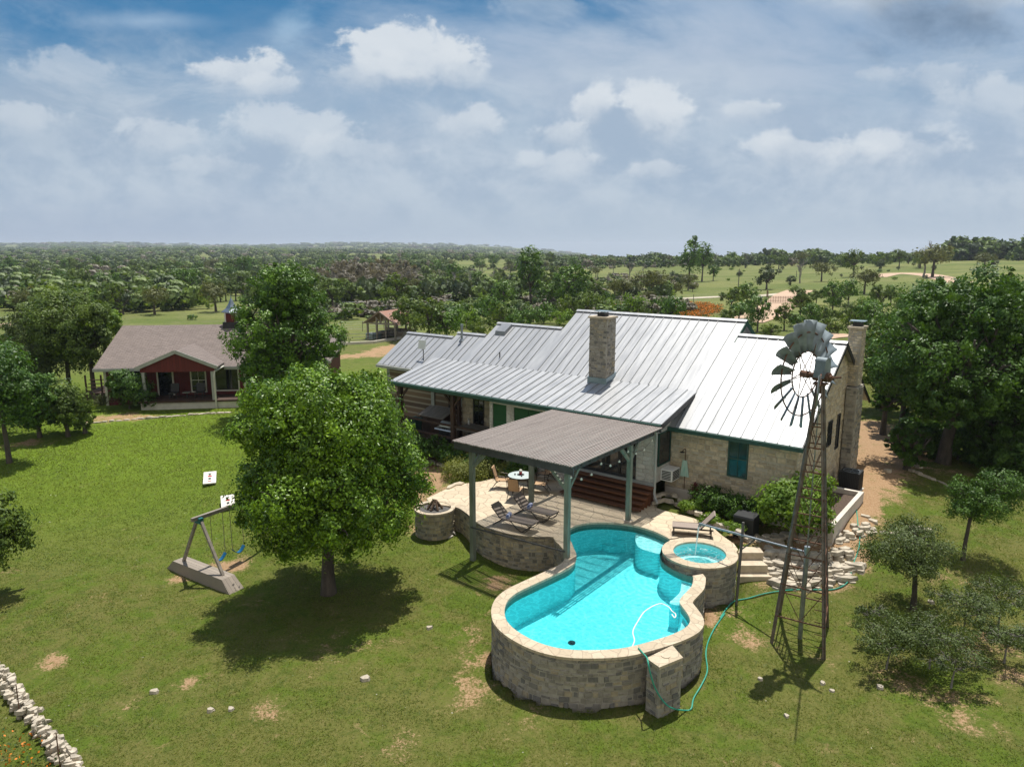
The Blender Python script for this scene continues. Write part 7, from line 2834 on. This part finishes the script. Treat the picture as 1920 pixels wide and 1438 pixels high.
# the far woods: one mass
rs = np.random.default_rng(5)
tmpl = []
for i, (bl, col_) in enumerate([(blobset(2.6, 2.6, 2.6, 2.2, 7, 500, .6), 0), (blobset(2.4, 2.4, 2.2, 2.0, 7, 501, .6), 0), (blobset(1.8, 1.8, 2.6, 2.5, 6, 502, .6), 1), (blobset(3.0, 2.8, 2.3, 1.9, 7, 503, .6), 2)]):
    co, tn = leaf_arrays(bl, 150, 1.15, 510 + i, clump=.3, per=14, aspect=.75)
    tmpl.append((co, tn, col_))
cos, fas, tns, mis, base_n = [], [], [], [], 0
N_far, k_ = 0, 0
while N_far < 6200 and k_ < 60000:
    k_ += 1
    azp = rs.uniform(-.80, .80)
    dd = math.exp(rs.uniform(math.log(150), math.log(5200)))
    y_ = dd / math.sqrt(1 + azp * azp)
    x_ = azp * y_
    clus = math.sin(x_ * .013 + 1) * math.sin(y_ * .006 + 2) + .6 * math.sin(x_ * .031 + y_ * .011) + .5 * math.sin(y_ * .021 - x_ * .007)
    if azp < -.24:
        dens = .95 if dd < 700 else .85 + .25 * clus
        if dd < 215 and azp > -.43 and azp < -.36:
            dens = .0
        if azp < -.67 and dd < 170:
            dens = 0
    elif azp < .10:
        dens = (.22 + .5 * clus) if dd < 420 else .62 + .4 * clus
    else:
        dens = (-.1 + .35 * clus if azp < .22 else 0) if dd < 380 else (.45 + .4 * clus if dd < 430 else .9)
        if dd > 1600:
            dens = 0
    if rs.random() > dens:
        continue
    co, tn, mt = tmpl[rs.integers(0, 4)]
    s_ = rs.uniform(.75, 1.35) * (1 + np.clip((dd - 700) / 1400, 0, 1.2))
    wx = s_ * (1 + np.clip((dd - 500) / 900, 0, 2.2))
    z_ = gz_(x_, y_)
    c2 = co * np.array([wx, wx, s_ * rs.uniform(.8, 1.25)]) + np.array([x_, y_, z_ - .2])
    cos.append(c2)
    tns.append(np.clip(tn + rs.normal(0, .22), 0, 1))
    fas.append(quad_faces(150) + base_n)
    mis.append(np.full(300, mt if rs.random() > .07 else 3))
    base_n += len(co)
    N_far += 1
# low grey-green brush on the rough ground in the middle
for _ in range(3400):
    azp = rs.uniform(-.30, .30)
    dd = math.exp(rs.uniform(math.log(120), math.log(460)))
    y_ = dd / math.sqrt(1 + azp * azp)
    x_ = azp * y_
    if math.sin(x_ * .021 + y_ * .013) + math.sin(y_ * .034 - x_ * .009) + rs.normal(0, .5) < (-.1 if azp < .12 else .15 if azp < .25 else 1.0):
        continue
    co, tn, mt = tmpl[rs.integers(0, 4)]
    s_ = rs.uniform(.22, .60)
    c2 = co * np.array([s_ * 1.5, s_ * 1.5, s_ * rs.uniform(.7, 1.2)]) + np.array([x_, y_, gz_(x_, y_) - .15])
    cos.append(c2)
    tns.append(np.clip(tn + rs.normal(0, .22), 0, 1))
    fas.append(quad_faces(150) + base_n)
    mis.append(np.full(300, (2, 2, 0, 3, 3)[rs.integers(0, 5)]))
    base_n += len(co)
# the wooded crest along the right-hand skyline
for _ in range(1500):
    azp = rs.uniform(.0, .82)
    dd = rs.uniform(415, 640) - 25 * max(0, azp - .5)
    y_ = dd / math.sqrt(1 + azp * azp)
    x_ = azp * y_
    co, tn, mt = tmpl[rs.integers(0, 4)]
    s_ = 1.2 * rs.uniform(.6, 1.15) * (2.0 if azp > .60 else 1.35 if .30 < azp < .42 else 1.0) * (.75 + .5 * abs(math.sin(azp * 41) * math.sin(azp * 17 + 1)))
    c2 = co * np.array([s_ * 1.3, s_ * 1.3, s_ * rs.uniform(.8, 1.3)]) + np.array([x_, y_, gz_(x_, y_) - .3])
    cos.append(c2)
    tns.append(np.clip(tn + rs.normal(0, .22), 0, 1))
    fas.append(quad_faces(150) + base_n)
    mis.append(np.full(300, mt if rs.random() > .05 else 3))
    base_n += len(co)
me = tri_mesh('far_woods', np.concatenate(cos), np.concatenate(fas), np.concatenate(tns), [M['L_far'], M['L_cedar'], M['L_elm'], M['L_pink']], np.concatenate(mis))
o = bpy.data.objects.new('far_woods', me)
COL.objects.link(o)
tag(o, 'far-off woods covering the plain and the low hills', 'woods', kind='stuff')

# orange wildflowers behind the house
rs = np.random.default_rng(8)
co_l, tn_l = [], []
for px0, px1, py0, py1, n in ((1262, 1330, 572, 596, 9000), (1135, 1172, 576, 584, 1500), (1330, 1350, 575, 590, 900)):
    pts = [atg(rs.uniform(px0, px1), rs.uniform(py0, py1)) for _ in range(n // 10)]
    P = np.repeat(np.array(pts), 10, 0)
    P += np.stack([rs.normal(0, .35, len(P)), rs.normal(0, .35, len(P)), rs.uniform(.1, .75, len(P))], 1)
    co_l.append(P)
P = np.concatenate(co_l)
n = len(P)
a = rs.normal(size=(n, 3))
a /= np.linalg.norm(a, axis=1)[:, None]
b = np.cross(a, rs.normal(size=(n, 3)))
b /= np.linalg.norm(b, axis=1)[:, None]
s_ = rs.uniform(.08, .16, (n, 1))
co = np.stack([P - a * s_, P + b * s_ * .6, P + a * s_, P - b * s_ * .6], 1).reshape(-1, 3)
o = bpy.data.objects.new('wildflowers', tri_mesh('wildflowers', co, quad_faces(n), np.repeat((rs.random(n) > .45) * 1.0, 2), [M['L_orange']]))
COL.objects.link(o)
tag(o, 'patch of orange wildflowers in the meadow behind the roof ridge', 'wildflowers', kind='stuff')
P = np.array([atg(rs.uniform(-30, 110), rs.uniform(1380, 1470)) for _ in range(260)])
ww = np.array([(p[0] - atg(40, 1330).x) for p in P])
P[:, 2] += rs.uniform(.05, .3, len(P))
n = len(P)
a = rs.normal(size=(n, 3)); a /= np.linalg.norm(a, axis=1)[:, None]
b = np.cross(a, rs.normal(size=(n, 3))); b /= np.linalg.norm(b, axis=1)[:, None]
co = np.stack([P - a * .04, P + b * .03, P + a * .04, P - b * .03], 1).reshape(-1, 3)
o = bpy.data.objects.new('wildflowers', tri_mesh('wildflowers', co, quad_faces(n), np.repeat((rs.random(n) > .6) * 1.0, 2), [M['L_orange']]))
COL.objects.link(o)
tag(o, 'scattered orange flowers outside the dry stone wall', 'wildflowers', kind='stuff')

# grass: short tufts standing on the lawn
N = 640000
u1, u2 = rs.uniform(-.78, .78, N), rs.random(N)
yd = 12.5 + (58 - 12.5) * u2 ** 1.25
xd = u1 * (yd * CP + 12 * SP)
keep = ~inside(xd, yd, offset(pool_out, .1)) & ~inside(xd, yd, patio_poly)
lx = (xd - HA.x) * math.cos(HRZ) + (yd - HA.y) * math.sin(HRZ)
ly = -(xd - HA.x) * math.sin(HRZ) + (yd - HA.y) * math.cos(HRZ)
keep &= ~((lx > -19.8) & (lx < 5.7) & (ly > -2.9) & (ly < 11))
keep &= (xd - SPA.x) ** 2 + (yd - SPA.y) ** 2 > 1.5 ** 2
cxl = (xd - CL.x) * math.cos(CRZ) + (yd - CL.y) * math.sin(CRZ)
cyl_ = -(xd - CL.x) * math.sin(CRZ) + (yd - CL.y) * math.cos(CRZ)
keep &= ~((cxl > -.2) & (cxl < 16.5) & (cyl_ > -2.2))
# thin the tufts where the soil is bare
ix = np.clip(np.searchsorted(np.array(xs), xd), 0, nx - 1)
iy = np.clip(np.searchsorted(np.array(ys), yd), 0, ny - 1)
dv_ = dirt.reshape(ny, nx)[iy, ix]
lv_ = lush.reshape(ny, nx)[iy, ix]
keep &= rs.random(N) > dv_ * 1.6
keep &= (np.sin(xd * 1.7 + np.sin(yd * 1.1) * 2) * np.sin(yd * 1.9 + np.sin(xd * .9) * 2) + rs.normal(0, .7, N) + lv_) > -.5
xd, yd, lv_ = xd[keep], yd[keep], lv_[keep]
zd = ground(xd, yd)
n = len(xd)
hh = rs.uniform(.03, .075, n) * (1 + .25 * lv_)
an = rs.uniform(0, 6.28, n)
wd = rs.uniform(.006, .013, n) * (1 + (yd - 14) / 22)
lean = rs.normal(0, .06, (n, 2))
base_ = np.stack([xd, yd, zd - .01], 1)
sx = np.stack([np.cos(an) * wd, np.sin(an) * wd, np.zeros(n)], 1)
tip = base_ + np.stack([lean[:, 0], lean[:, 1], hh], 1)
co = np.stack([base_ - sx, base_ + sx, tip], 1).reshape(-1, 3)
tone = np.clip(.5 + .22 * np.sin(xd * .8 + 1.5 * np.sin(yd * .5)) + .2 * np.sin(yd * 1.3) + rs.normal(0, .2, n), 0, 1)
o = bpy.data.objects.new('grass', tri_mesh('grass', co, np.arange(3 * n).reshape(-1, 3), tone, [M['L_blades']]))
COL.objects.link(o)
tag(o, 'short patchy grass of the lawn', 'grass', kind='stuff')


# ---------------------------------------------------------------- haze
hz_ = MB()
hz_.b2((-7200, -420, -140), (7200, 7200, 62))
hb = hz_.build('haze', M['ground'])
hm = bpy.data.materials.new('haze')
hm.use_nodes = True
nt = NT(hm.node_tree)
out = nt.n('ShaderNodeOutputMaterial')
pv_ = nt.n('ShaderNodeVolumePrincipled')
pv_.inputs['Color'].default_value = (.80, .88, 1.0, 1)
pv_.inputs['Density'].default_value = .00015
pv_.inputs['Anisotropy'].default_value = .25
nt.link(pv_.outputs[0], out.inputs['Volume'])
hb.data.materials.clear()
hb.data.materials.append(hm)
tag(hb, kind='stuff')
